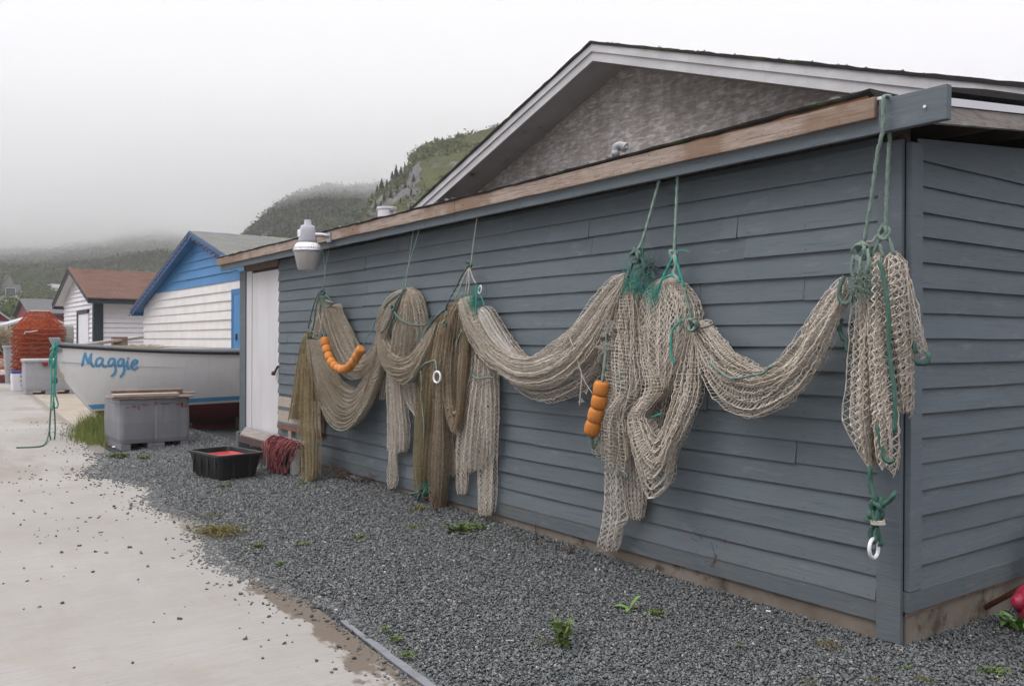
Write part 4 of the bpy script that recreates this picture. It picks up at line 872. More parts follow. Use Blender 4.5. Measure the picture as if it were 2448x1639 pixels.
# ---- net 4: the long pale swag with its pale tails
n4 = thing('fishing_net', 'long pale net swag across mid wall with ragged pale tails at its left end', 'net', wp('D', 1150, 720, .1), 0, G_NET)
U = 'cE'
net_part('swag', n4, TWINE_PALE, [
    ([rail((.14, .20, .12), (U, [(400, 700), (470, 860), (600, 1060), (740, 1165), (860, 1195), (960, 1175), (1080, 1100), (1200, 1000), (1320, 860), (1450, 680), (1555, 550), (1640, 520)])), rail((.16, .27, .14), (U, [(350, 720), (430, 950), (580, 1160), (760, 1290), (930, 1310), (1100, 1250), (1260, 1130), (1400, 950), (1530, 740), (1648, 550)])), rail((.15, .24, .13), (U, [(325, 755), (400, 1000), (520, 1180), (640, 1293), (780, 1388), (940, 1420), (1120, 1380), (1290, 1260), (1430, 1080), (1530, 880), (1600, 700), (1655, 580)]))], dict(pleats=8, amp=.040, fold=2.3, layers=1, diamond=False, cell=.027)),
    ([rail((.12, .18, .12), (U, [(700, 1270), (860, 1330), (1050, 1320), (1250, 1200), (1400, 1040), (1540, 820)])), rail((.11, .17, .1), (U, [(740, 1370), (850, 1470), (960, 1518), (1080, 1525), (1250, 1465), (1390, 1360), (1500, 1190), (1550, 960)]))], dict(pleats=5, amp=.032, fold=2.2, layers=1, diamond=False, cell=.027)),
    ([rail((.09, .1, .1), (U, [(490, 785), (570, 785), (640, 870), (720, 1000), (800, 1110), (868, 1192)])), rail((.09, .12, .12), (U, [(475, 830), (520, 960), (640, 1100), (760, 1170), (830, 1190)]))], dict(pleats=3, amp=.018, fold=1.7, cell=.028, diamond=False))])
net_part('white_roll', n4, TWINE_WHITE, [
    ([rail((.11, .15, .14), (U, [(485, 790), (545, 800), (620, 920), (690, 1040), (760, 1160)])), rail((.12, .17, .15), (U, [(468, 800), (500, 880), (570, 1010), (660, 1110), (750, 1168)]))], dict(pleats=3, amp=.012, fold=5.2, cell=.018, r=.0024))])
U = 'c4'
net_part('tail', n4, TWINE_PALE, [
    ([rail((.1, .12, .09), (U, [(1900, 700), (1880, 920), (1820, 1150), (1775, 1420), (1752, 1650), (1762, 1860)])), rail((.12, .17, .11), (U, [(1960, 820), (1940, 1050), (1910, 1300), (1890, 1550), (1880, 1780), (1900, 1870)])), rail((.1, .13, .09), (U, [(2060, 880), (2060, 1150), (2045, 1400), (2020, 1650), (2000, 1840)]))], dict(pleats=5, amp=.026, fold=1.8, cell=.033, ragged=.07, layers=2)),
    ([rail((.1, .13, .1), (U, [(1950, 850), (1955, 1150), (1980, 1450), (1990, 1690)])), rail((.11, .15, .11), (U, [(2050, 900), (2060, 1200), (2060, 1500), (2050, 1780)])), rail((.09, .1, .08), (U, [(2120, 950), (2132, 1250), (2125, 1500), (2112, 1800)]))], dict(pleats=4, amp=.022, fold=1.7, cell=.036, ragged=.12)),
    ([rail((.07, .08, .07), (U, [(1755, 1700), (1755, 1900), (1772, 2040)])), rail((.08, .1, .08), (U, [(1850, 1740), (1846, 1920), (1830, 2040)]))], dict(pleats=2, amp=.014, fold=1.5, cell=.034, ragged=.06)),
    ([rail((.09, .09, .07), (U, [(1945, 1700), (1955, 1950), (1955, 2150), (1985, 2235)])), rail((.09, .11, .08), (U, [(2085, 1690), (2072, 1950), (2066, 2150), (2058, 2225)]))], dict(pleats=2, amp=.016, fold=1.6, cell=.036, ragged=.05, layers=2))])
rope('edge_line', [wp(U, *p, .17) for p in [(1900, 880), (1905, 960), (1960, 985), (2040, 975), (2100, 980)]], .007, ROPE_GREEN, n4)
U = 'cE'
P = [wp(U, *p, .26) for p in [(1200, 1010), (1250, 1130), (1280, 1240), (1303, 1320), (1295, 1440), (1285, 1565)]]
rope('ragged_line', P, .005, ROPE_WHITE, n4, lobes=0); rope('ragged_line', [P[3], wp(U, 1350, 1410, .24), wp(U, 1395, 1475, .22)], .004, ROPE_WHITE, n4, lobes=0)
for i, c in enumerate([(1225, 1150), (1275, 1160), (1290, 1265), (1310, 1330), (1340, 1460), (1300, 1530)]): tuft('twine_tuft', wp(U, *c, .25), (.012, .01, .012), ROPE_WHITE, n4, 8, 60 + i, .003)

# ---- net 5: the tall pale net in the middle
n5 = thing('fishing_net', 'large pale net on two green ropes with a wide U fold and long tail', 'net', wp('D', 1500, 620, .1), 0, G_NET)
net_part('hood', n5, TWINE_PALE, [
    ([rail((.08, .12, .14), ('c3', [(605, 430), (515, 500), (455, 640), (440, 850), (450, 1050), (520, 1250)])), rail((.1, .2, .2), ('c3', [(620, 432), (610, 650), (600, 900), (610, 1120), (640, 1310)])), rail((.1, .18, .17), ('c3', [(640, 432), (720, 600), (760, 800), (730, 1050), (670, 1330)])), rail((.08, .12, .1), ('c3', [(655, 435), (755, 475), (850, 585), (892, 700), (903, 790), (890, 900)]))], dict(pleats=6, amp=.022, fold=1.5, cell=.036, layers=2))])
net_part('column', n5, TWINE_PALE, [
    ([rail((.1, .14, .14), ('c3', [(262, 500), (222, 680), (196, 900), (182, 1150), (192, 1400)]), ('c2', [(470, 330), (438, 520), (440, 640)])), rail((.12, .24, .2), ('c3', [(310, 490), (290, 750), (280, 1050), (290, 1350)]), ('c2', [(560, 300), (560, 520), (570, 720)])), rail((.11, .2, .16), ('c3', [(370, 490), (400, 700), (405, 1000), (415, 1350)]), ('c2', [(680, 320), (692, 600), (700, 820)]))], dict(pleats=7, amp=.036, fold=2.1, cell=.027, layers=1, diamond=False)),
    ([rail((.1, .2, .2), ('c3', [(345, 500), (340, 700), (350, 950), (380, 1250)]), ('c2', [(640, 250), (660, 480), (690, 700)])), rail((.1, .18, .16), ('c3', [(440, 560), (450, 800), (450, 1000), (470, 1250)]), ('c2', [(730, 250), (735, 480), (742, 640)]))], dict(pleats=4, amp=.03, fold=2.0, layers=1, diamond=False, cell=.027)),
    ([rail((.09, .1, .1), ('c3', [(470, 560), (440, 700), (430, 900), (430, 1150)])), rail((.09, .12, .12), ('c3', [(560, 700), (540, 900), (540, 1100), (570, 1300)]))], dict(pleats=3, amp=.02, fold=1.8))])
net_part('wide_fold', n5, TWINE_PALE, [
    ([rail((.12, .22, .12), ('c3', [(440, 800), (448, 1050), (490, 1350)]), ('c2', [(715, 330), (745, 560), (795, 740), (850, 920), (895, 1020), (940, 1010), (1040, 900), (1085, 650), (1180, 450), (1280, 220), (1308, 40)]), ('c3', [(905, 850)])),
      rail((.14, .27, .14), ('c3', [(480, 820), (505, 1080), (560, 1330)]), ('c2', [(775, 330), (805, 480), (840, 590), (880, 680), (920, 730), (960, 725), (1010, 650), (1060, 520), (1120, 360), (1180, 190), (1215, 40)]), ('c3', [(880, 850)])),
      rail((.13, .23, .13), ('c3', [(530, 850), (570, 1120), (640, 1320)]), ('c2', [(850, 300), (870, 370), (895, 430), (920, 480), (945, 505), (965, 500), (990, 455), (1020, 370), (1050, 260), (1085, 130), (1110, 30)]), ('c3', [(840, 860)]))], dict(pleats=7, amp=.032, fold=2.2, cell=.027, layers=1, swing=.6, diamond=False)),
    ([rail((.1, .12, .1), ('c3', [(640, 1000), (600, 1200), (640, 1400)]), ('c2', [(850, 250), (930, 450)])), rail((.1, .12, .1), ('c3', [(800, 900), (760, 1100), (720, 1300)]), ('c2', [(1030, 150), (975, 450)]))], dict(pleats=3, amp=.02, fold=1.5, cell=.034))])
U = 'c2'
net_part('tail', n5, TWINE_PALE, [
    ([rail((.11, .12, .09), (U, [(520, 720), (508, 900), (500, 1100), (480, 1300), (460, 1400), (488, 1480)])), rail((.13, .17, .11), (U, [(590, 760), (590, 950), (600, 1180), (570, 1350), (550, 1470)])), rail((.12, .13, .09), (U, [(650, 790), (668, 1000), (695, 1190), (650, 1260), (630, 1390), (600, 1470)]))], dict(pleats=3, amp=.02, fold=1.5, cell=.040, layers=1, ragged=.03)),
    ([rail((.09, .1, .08), (U, [(690, 560), (692, 800), (695, 1000), (720, 1185)])), rail((.09, .13, .09), (U, [(760, 580), (790, 800), (815, 1000), (802, 1195)]))], dict(pleats=4, amp=.02, fold=1.9, cell=.03, layers=2))])
k1 = wp('c3', 415, 240, .13); k2 = wp('c3', 722, 235, .12)
rope('hanging_rope', [eave(1508, 418), wp('c3', 470, 100, .13), k1 + [0, 0, .03]], .0095, ROPE_PALE, n5); rope('hanging_rope', [eave(1550, 408), wp('c3', 728, 100, .13), k2], .0095, ROPE_PALE, n5)
knot('knot', k1, (.05, .03, .055), .011, ROPE_GREY, n5, 4, 41, [[k1, wp('c3', 370, 330, .15), wp('c3', 340, 420, .16)], [k1 + [.03, -.01, 0], wp('c3', 470, 290, .14), wp('c3', 480, 340, .14), wp('c3', 465, 380, .14)]])
tuft('frayed_end', wp('c3', 500, 355, .12), (.045, .03, .06), ROPE_GREY, n5, 260, 42, .0016); tuft('twine_tuft', wp('c3', 425, 430, .14), (.07, .03, .09), ROPE_TEAL, n5, 130, 43)
tuft('twine_tuft', wp('c3', 330, 500, .16), (.03, .03, .05), ROPE_TEAL, n5, 40, 44); tuft('twine_tuft', wp('c3', 545, 550, .17), (.05, .02, .05), ROPE_TEAL, n5, 80, 45)
knot('knot', k2, (.03, .02, .04), .009, ROPE_PALE, n5, 3, 46)
for a in ([(715, 250), (690, 300), (640, 400), (595, 500), (575, 570)], [(735, 250), (760, 350), (785, 430), (800, 500)], [(620, 440), (670, 410), (710, 405), (770, 440)]):
    rope('twine_line', [wp('c3', *p, .14) for p in a], .008, ROPE_TEAL, n5)
rope('twine_line', [wp('c3', *p, .14) for p in [(725, 240), (735, 330), (715, 380), (750, 430), (765, 460)]], .011, ROPE_PALE, n5)
rope('twine_end', [wp('c3', 735, 205, .13), wp('c3', 790, 195, .15), wp('c3', 848, 215, .15)], .003, ROPE_TEAL, n5, lobes=0)
rope('edge_line', [wp('c3', *p, .21) for p in [(745, 800), (705, 860), (695, 1000), (700, 1060), (720, 1130)]], .007, ROPE_TEAL, n5, lobes=0)
rope('edge_line', [wp('c3', *p, .14) for p in [(800, 500), (830, 620), (855, 720), (860, 760)]], .008, ROPE_GREEN, n5)
rope('edge_line', [wp('c2', *p, .17) for p in [(480, 400), (490, 450), (455, 520), (430, 560), (430, 600)]], .008, ROPE_GREEN, n5)
rope('edge_line', [wp('c2', *p, .2) for p in [(440, 610), (500, 660), (560, 730), (620, 770), (690, 810), (690, 850)]], .008, ROPE_GREEN, n5)
rope('edge_line', [wp('c2', *p, .18) for p in [(885, 340), (930, 325), (985, 305)]], .007, ROPE_TEAL, n5, lobes=0)
rope('edge_line', [wp('c3', *p, .25) for p in [(270, 1170), (285, 1240), (270, 1290), (300, 1340)]], .011, ROPE_GREEN, n5)
rope('hem', [wp('c2', *p, .13) for p in [(548, 1270), (600, 1215), (650, 1205), (698, 1190)]], .007, ROPE_WHITE, n5, lobes=0)
# float string two
th = thing('float_string', 'upright stack of four worn orange floats on a cord left of the large pale net', 'net floats', wp('c2', 480, 100, .26))
pc = [wp('c2', 478, 98, .27), wp('c2', 460, 208, .27), wp('c2', 432, 318, .27), wp('c2', 405, 424, .27)]
up0 = pc[0] - pc[1]
rope('cord', [wp('c3', 185, 800, .2), wp('c3', 170, 900, .22), wp('c3', 160, 1080, .25), pc[0] + up0 * .5, pc[1], pc[2], pc[3], wp('c2', 400, 520, .25), wp('c2', 415, 600, .22)], .010, ROPE_GREEN, th)
for i, c in enumerate(pc):
    ax = (pc[max(i - 1, 0)] - pc[min(i + 1, 3)]); h = .049 * random.uniform(.95, 1.04); rf = .0565; mb = MB()
    mb.lathe([(.01, -h), (rf * .78, -h), (rf * .93, -h * .75), (rf, -h * .3), (rf, h * .3), (rf * .94, h * .75), (rf * .8, h), (.01, h)], 24, c, ax); part(mb, 'float', FLOAT, th, smooth=True)
tuft('frayed_end', wp('c2', 405, 510, .25), (.03, .02, .03), ROPE_GREEN, th, 50, 71); tuft('frayed_end', wp('c3', 200, 830, .22), (.04, .02, .04), ROPE_WHITE, th, 70, 72, .002); tuft('frayed_end', wp('c3', 145, 985, .24), (.04, .02, .03), ROPE_WHITE, th, 60, 73, .002)

# ---- net 6: right swag and corner bundle
n6 = thing('fishing_net', 'rightmost pale net swag ending in a bundle with green rope at the corner', 'net', wp('D', 1600, 745, .1), 0, G_NET)
U = 'c3'
net_part('swag', n6, TWINE_PALE, [
    ([rail((.12, .16, .16), (U, [(880, 800), (960, 785), (1050, 870), (1150, 1000), (1280, 1110), (1430, 1185), (1560, 1140), (1700, 1000), (1830, 790), (1950, 600), (2045, 470), (2103, 430)])), rail((.13, .24, .18), (U, [(870, 830), (970, 1000), (1110, 1180), (1300, 1290), (1500, 1280), (1700, 1150), (1870, 920), (2040, 640), (2108, 480)])), rail((.12, .22, .17), (U, [(880, 850), (930, 1040), (990, 1240), (1080, 1410), (1200, 1515), (1340, 1560), (1480, 1530), (1620, 1450), (1760, 1330), (1890, 1150), (2000, 900), (2080, 700), (2128, 560)]))], dict(pleats=8, amp=.040, fold=2.2, layers=1, diamond=False, cell=.026)),
    ([rail((.12, .2, .18), (U, [(900, 800), (1010, 940), (1120, 1080), (1250, 1170), (1400, 1210)])), rail((.12, .2, .18), (U, [(960, 790), (1060, 890), (1170, 1020), (1290, 1115), (1420, 1185)]))], dict(pleats=2, amp=.012, fold=4., cell=.02, diamond=False))])
kq = wp('c3', 880, 810, .2)
knot('knot', kq, (.035, .03, .05), .009, ROPE_GREEN, n6, 4, 51); tuft('twine_tuft', wp('c3', 775, 795, .2), (.03, .02, .03), ROPE_TEAL, n6, 30, 52)
rope('twine_end', [kq, wp('c3', 950, 830, .2), wp('c3', 1000, 818, .2), wp('c3', 1045, 798, .2)], .005, METAL_DARK, n6, lobes=0)
rope('edge_line', [wp('c3', *p, .27) for p in [(1010, 1110), (1090, 1180), (1170, 1235), (1260, 1235), (1350, 1215), (1440, 1200), (1500, 1150), (1560, 1130)]], .008, ROPE_GREEN, n6)
U = 'cG'
net_part('bundle', n6, TWINE_PALE, [
    ([rail((.13, .15, .12), (U, [(320, 20), (292, 250), (285, 400), (276, 560), (265, 720), (300, 830), (370, 970)])), rail((.16, .24, .16), (U, [(345, 30), (335, 300), (330, 560), (330, 760), (345, 880), (374, 972)])), rail((.15, .2, .14), (U, [(378, 40), (374, 300), (374, 600), (372, 800), (378, 975)]))], dict(pleats=4, amp=.05, fold=2.3, cell=.036, layers=1, r=.0019)),
    ([rail((.16, .21, .16), (U, [(395, -85), (376, -30), (378, 250), (390, 560), (405, 820), (432, 1000), (455, 1062)])), rail((.18, .27, .18), (U, [(405, -88), (408, -20), (415, 300), (435, 600), (456, 850), (466, 1072)])), rail((.16, .22, .15), (U, [(418, -85), (440, -30), (450, 250), (478, 560), (506, 820), (500, 970), (478, 1062)]))], dict(pleats=3, amp=.055, fold=3.0, cell=.038, layers=1, r=.0019, ragged=.12)),
    ([rail((.15, .2, .13), (U, [(478, -92), (448, -40), (455, 200), (492, 480), (515, 660), (535, 735)])), rail((.15, .21, .13), (U, [(488, -98), (492, -40), (515, 150), (545, 450), (560, 742)])), rail((.13, .15, .1), (U, [(500, -94), (538, -40), (560, 100), (572, 400), (577, 580), (575, 700), (560, 748)]))], dict(pleats=4, amp=.05, fold=3.0, cell=.036, layers=1, r=.0019, ragged=.06)),
    ([rail((.12, .12, .08), (U, [(540, -30), (562, 150), (578, 300), (602, 425)])), rail((.12, .13, .08), (U, [(556, 10), (605, 170), (640, 340), (672, 440)]))], dict(pleats=2, amp=.016, fold=1.5, cell=.034))])
net_part('inner_fold', n6, TWINE_OLIVE, [([rail((.12, .16, .12), (U, [(355, 60), (360, 400), (365, 700), (380, 960)])), rail((.12, .17, .12), (U, [(420, 60), (420, 400), (410, 700), (400, 970)]))], dict(pleats=3, amp=.018, fold=2.0, cell=.026))])
beam_y = -.24
t0 = wp('D', 2022, 226, .262); t1 = wp('D', 2019, 300, .262)
rope('hanging_rope', [wp('D', 2036, 222, .20), t0 + [0, 0, .012], t0 + [-.002, -.006, -.03], t1, wp('c9', 620, 520, .25), wp('c9', 575, 860, .23), wp('c9', 520, 1190, .2)], .0092, ROPE_GREEN, n6)
rope('hanging_rope', [wp('D', 2036, 300, .16), wp('c9', 700, 600, .16), wp('c9', 688, 850, .17), wp('c9', 680, 1080, .17)], .0092, ROPE_GREEN, n6)
knot('knot', wp('c9', 675, 1110, .17), (.028, .02, .045), .009, ROPE_GREEN, n6, 3, 61, [[wp('c9', 690, 1130, .17), wp('c9', 720, 1200, .17), wp('c9', 745, 1290, .16)], [wp('c9', 650, 1150, .17), wp('c9', 600, 1240, .18), wp('c9', 580, 1300, .19)], [wp('c9', 640, 1200, .18), wp('c9', 665, 1300, .18)]])
knot('knot', wp('c9', 505, 1260, .22), (.05, .03, .05), .0095, ROPE_GREEN, n6, 4, 62, [[wp('c9', 470, 1230, .22), wp('c9', 430, 1350, .23), wp('c9', 440, 1450, .23), wp('c9', 480, 1560, .23)], [wp('c9', 545, 1240, .23), wp('c9', 555, 1350, .25), wp('c9', 520, 1470, .25)], [wp('c9', 490, 1300, .24), wp('c9', 490, 1400, .25), wp('c9', 460, 1500, .24)]])
rope('lashing', [wp('cG', *p, .25) for p in [(245, 20), (222, 90), (225, 140), (255, 160), (290, 135), (300, 90)]], .011, ROPE_GREY, n6)
tuft('frayed_end', wp('c9', 520, 1520, .26), (.05, .02, .06), ROPE_GREEN, n6, 120, 63, .002)
rope('edge_line', [wp(U, *p, .29) for p in [(425, -60), (450, 60), (468, 200), (470, 360), (480, 470), (497, 580), (502, 700), (498, 800)]], .0105, ROPE_DEEP, n6)
rope('edge_line', [wp(U, *p, .26) for p in [(412, 760), (425, 830), (440, 900), (460, 950), (495, 940)]], .0098, ROPE_DEEP, n6)
rope('edge_line', [wp(U, *p, .16) for p in [(238, 235), (222, 280), (240, 330), (268, 350), (255, 385), (280, 400)]], .0105, ROPE_DEEP, n6)
rope('edge_line', [wp(U, *p, .12) for p in [(575, 330), (595, 370), (605, 405)]], .0105, ROPE_DEEP, n6); rope('edge_line', [wp(U, *p, .1) for p in [(572, 432), (610, 455), (660, 455), (675, 430), (655, 400)]], .0105, ROPE_DEEP, n6)
rope('edge_line', [wp(U, *p, .18) for p in [(378, 970), (375, 1040), (390, 1100), (405, 1150)]], .012, ROPE_DEEP, n6)
knot('tail_knot', wp(U, 408, 1180, .16), (.035, .03, .075), .0125, ROPE_DEEP, n6, 4, 64, [[wp(U, 420, 1170, .16), wp(U, 460, 1150, .16), wp(U, 490, 1120, .16), wp(U, 508, 1095, .15)], [wp(U, 395, 1230, .15), wp(U, 365, 1240, .14), wp(U, 355, 1225, .14)]])
mb = MB()
for i in range(9): a = np.linspace(0, 2 * PI, 13); c = wp(U, 412 + i * .6, 1238 + i * 2.6, .16); mb.tube(np.stack([c[0] + .036 * np.cos(a), c[1] + .024 * np.sin(a), c[2] + .004 * np.sin(a + i)], 1), .004, 5, closed=False)
part(mb, 'whipping', ROPE_WHITE, n6, smooth=True)
rope('ring_strop', [wp(U, 385, 1270, .16), wp(U, 378, 1310, .15), wp(U, 392, 1352, .15), wp(U, 412, 1330, .15), wp(U, 410, 1270, .16)], .0115, ROPE_DEEP, n6); rope('ring_strop', [wp(U, 405, 1270, .15), wp(U, 425, 1320, .14), wp(U, 430, 1368, .13)], .0115, ROPE_DEEP, n6)
ring('white_ring', wp(U, 395, 1380, .155), .049, .0098, (.99, .1, .05), PLASTIC_WHITE, n6)
rope('tie', [wp('c9', 530, 1185, .2), wp('c9', 580, 1180, .19), wp('c9', 610, 1140, .18), wp('c9', 640, 1120, .18)], .004, ROPE_WHITE, n6, lobes=0)
# ------------------------------------------------------------------ yard light on the eave
L0 = on_y(712 / S, 604 / S, -.46); lx, lz = -6.66, 0
lt = thing('yard_light', 'galvanised yard light with ribbed reflector and frosted lens on the eave, unlit', 'yard light', (-6.70, -.46, 2.378))
k = .160
mb = MB(); mb.lathe([(k * .60, 0), (k * .66, .006), (k * .92, .185), (k * .97, .205), (k * .97, .21)], 36); mb.build('lens', FROST, lt, smooth=True)
mb = MB(); mb.lathe([(k * 1.01, .203), (k * 1.03, .211), (k * 1.01, .220), (k * .97, .223)], 48); mb.build('rim', GALV, lt, smooth=True)
mb = MB(); mb.lathe([(k * .97, .223), (k * .93, .25), (k * .85, .277), (k * .72, .297), (k * .64, .301)], 72, ribs=1, ribd=-.035); mb.build('reflector', ALU, lt, smooth=False)
mb = MB(); mb.lathe([(k * .64, .299), (k * .63, .33), (k * .53, .44), (k * .48, .485), (k * .44, .492), (k * .30, .495)], 32); mb.build('housing', CLEAR, lt, smooth=True)
mb = MB(); mb.lathe([(k * .29, .493), (k * .29, .505), (k * .25, .51), (k * .25, .540), (k * .22, .553), (k * .05, .556)], 24); mb.build('photocell', CLEAR, lt, smooth=True)
mb = MB(); mb.box((-.05, -k * .62, .365), (.03, -k * .50, .445)); mb.build('label_plate', PLASTIC_WHITE, lt, bevel=.003)
mb = MB(); mb.tube([(k * .3, .06, .39), (k * .5, .13, .39), (k * .62, .21, .38)], .024, 12); mb.box((k * .35, .200, .315), (k * .95, .222, .42)); mb.build('arm', GALV, lt)

# ------------------------------------------------------------------ bench, rope coil, old sign board below the first net
bn = thing('bench', 'low plank bench with brown edge in front of the white shed door', 'bench', (-8.2, -.22, 0))
mb = MB(); mb.prism([(-9.0, -.43, .335), (-7.14, -.43, .335), (-7.66, -.045, .335), (-9.9, -.045, .335)], (0, 0, .026)); part(mb, 'seat', GREY_WOOD, bn, bevel=.003, fix=True)
mb = MB(); mb.box((-9.02, -.452, .262), (-7.15, -.431, .352)); part(mb, 'apron', simple('brown_bench_paint', (.10, .062, .058), (.08, .05, .047), 5., .55, .3), bn, bevel=.003)
for x in (-8.06, -7.28): mb = MB(); mb.box((x, -.425, -.02), (x + .085, -.34, .334)); part(mb, 'leg', SIDING_TRIM if x < -8 else WHITE_BOARD, bn, bevel=.003)
mb = MB(); mb.box((-9.6, -.28, -.02), (-9.5, -.12, .334)); part(mb, 'leg', SIDING_TRIM, bn)
bd = thing('wooden_board', 'weathered wooden hatch board leaning on the wall behind the leftmost net', 'board', (-7.95, -.06, .4))
a, b = on_y(637, 908, -.05), on_y(637, 981, -.05); c_, d_ = on_y(735, 926, -.05), on_y(733, 988, -.05)
x0, x1 = -8.60, -7.2; zt, zb = .865, .455
mb = MB(); mb.box((x0, -.062, zb + .05), (x1, -.03, zt)); part(mb, 'panel', PALE_WOOD, bd, bevel=.003)
mb = MB(); mb.box((x0, -.075, zb), (x1, -.03, zb + .048)); mb.box((x1 - .045, -.075, zb + .05), (x1, -.0625, zt)); part(mb, 'frame', simple('red_brown_stain', (.22, .095, .06), (.17, .075, .05), 6., .7, .2), bd, bevel=.003)
mb = MB(); mb.box((x0 + .01, -.068, zt - .16), (x1 - .05, -.0625, zt - .12)); mb.box((x0 + .01, -.066, zb + .055), (x1 - .05, -.0625, zb + .09)); part(mb, 'batten', SIDING_TRIM, bd)
mb = MB(); p = on_y(664, 1000, -.06)[0]; mb.box((p - .05, -.07, .36), (p + .045, -.02, .45)); part(mb, 'leg', GREY_WOOD, bd)
# maroon rope draped over the bench end
rc = thing('rope_coil', 'tangled maroon rope draped over the end of the bench', 'rope', (-7.5, -.45, .3))
mb = MB(); rr = np.random.default_rng(17)
for i in range(46):
    x0 = rr.uniform(-7.84, -7.22); sp = rr.uniform(.05, .26); zb = rr.choice([rr.uniform(.16, .30), rr.uniform(.02, .14)], p=[.6, .4]); zt = .40 + rr.uniform(-.02, .05); y0 = -.47 - rr.uniform(0, .09)
    xc = -7.50 + (x0 + 7.50) * .72
    P = [(x0, -.36 + rr.uniform(-.05, .12), .37), (x0 + .02, -.44, zt), (x0 + sp * .2, y0, zt - .05), (xc + sp * .1, y0 - .02, (zt + zb) / 2), (xc + sp * .4, y0 - .015, zb), (xc + sp * .75, y0 - .02, zb + .04), (x0 + sp, y0, (zt + zb) / 2 + .05), (x0 + sp * 1.05, -.44, zt - .01), (x0 + sp, -.36, .372)]
    P = np.array(P) + rr.normal(size=(9, 3)) * .008; mb.tube(spline(P, 40), .0062, 6)
part(mb, 'rope', ROPE_RED, rc, smooth=True)
# ------------------------------------------------------------------ black tote with a red tray in it
def rounded_rect(w, d, r, n=5):
    out = []
    for cx_, cy_, a0 in ((w / 2 - r, d / 2 - r, 0), (-w / 2 + r, d / 2 - r, 90), (-w / 2 + r, -d / 2 + r, 180), (w / 2 - r, -d / 2 + r, 270)):
        for i in range(n): a = R(a0 + 90 * i / (n - 1)); out.append((cx_ + r * math.cos(a), cy_ + r * math.sin(a)))
    return out
def loops_mesh(mb, loops, cap0=True, cap1=True):
    n = len(loops[0]); vs = [v for l in loops for v in l]
    fs = [(i * n + k, i * n + (k + 1) % n, (i + 1) * n + (k + 1) % n, (i + 1) * n + k) for i in range(len(loops) - 1) for k in range(n)]
    if cap0: fs.append(tuple(range(n - 1, -1, -1)))
    if cap1: fs.append(tuple((len(loops) - 1) * n + k for k in range(n)))
    mb.add(vs, fs)
def bin_loops(w, d, h, r, taper, wall, rimw, floor):
    lv = [(taper, 0.), (taper + (1 - taper) * .1, .02), (1., h - .03)]
    L = [[(x * s, y * s, z) for x, y in rounded_rect(w, d, r)] for s, z in lv]
    rim = rounded_rect(w + 2 * rimw, d + 2 * rimw, r + rimw)
    L += [[(x, y, h - .03) for x, y in rim], [(x, y, h) for x, y in rim]]
    inn = rounded_rect(w - 2 * wall, d - 2 * wall, max(r - wall, .01)); L += [[(x, y, h) for x, y in inn], [(x * taper, y * taper, floor) for x, y in inn]]
    return L
tt = thing('tote_bin', 'open black plastic tote on the gravel with a red tray inside', 'tote', (-7.74, -1.03, .012), R(9))
mb = MB(); loops_mesh(mb, bin_loops(.80, .52, .30, .06, .82, .012, .022, .02)); mb.build('body', BLACK_PLASTIC, tt, bevel=.003)
for x in (-.27, -.09, .09, .27): mb = MB(); mb.box((x - .01, -.262, .05), (x + .01, -.246, .268)); mb.build('rib', BLACK_PLASTIC, tt)
for y in (-.1, .1): mb = MB(); mb.box((.384, y - .01, .05), (.405, y + .01, .268)); mb.build('rib', BLACK_PLASTIC, tt)
tr = thing('plastic_tray', 'bright red plastic tray lying inside the black tote', 'tray', (-7.70, -1.0, .035), R(9))
mb = MB(); loops_mesh(mb, bin_loops(.54, .34, .235, .04, .85, .01, .015, .215)); mb.build('body', RED_PLASTIC, tr, bevel=.002)
# ------------------------------------------------------------------ insulated fish tubs
def fish_tub(name, label, loc, rz, w, d, h, mat, group=None, slots=True, lid=None):
    """w: along local x (the face towards -y shows the two fork slots)"""
    t = thing(name, label, 'fish tub', loc, rz, group); mb = MB(); n = 4
    def lp(sx, sy, z, r): return [(x, y, z) for x, y in rounded_rect(w * sx, d * sy, r, 6)]
    fz = .10 if slots else .0
    L = [lp(.965, .965, fz, .05), lp(.985, .985, fz + .06, .06), lp(1., 1., h * .55, .07), lp(.985, .985, h - .07, .07), lp(.995, .995, h - .05, .07), lp(.995, .995, h, .06), lp(.9, .88, h, .05), lp(.88, .86, h - .12, .05)]
    loops_mesh(mb, L); mb.build('body', mat, t, smooth=False, bevel=.006)
    if slots:
        for f0, f1 in ((.02, .157), (.39, .634), (.86, .98)):
            mb = MB(); mb.box((w * (f0 - .5), -d * .478, 0), (w * (f1 - .5), d * .478, fz - .001)); mb.build('foot', mat, t, bevel=.01)
    mb = MB(); mb.box((-.006, -d * .5 - .003, fz + .04), (.006, -d * .5 + .02, h - .06)); mb.build('seam', TUB_LIGHT if mat is TUB_GREY else TUB_GREY, t)
    if lid:
        mb = MB(); loops_mesh(mb, [lp(1.03, 1.03, h + .002, .06), lp(1.05, 1.05, h + .02, .06), lp(1.04, 1.04, h + .075, .06), lp(.98, .98, h + .095, .05)]); mb.build('lid', lid, t, bevel=.006)
    return t
FT = 'grey fish tubs about the yard'
t1 = fish_tub('fish_tub', 'grey fish tub in front of the boat, red paint scrapes, planks laid on top', (-11.52, -1.005, .0), R(90), .985, 1.14, .735, TUB_GREY, FT)
mb = MB(); rr = random.Random(4)
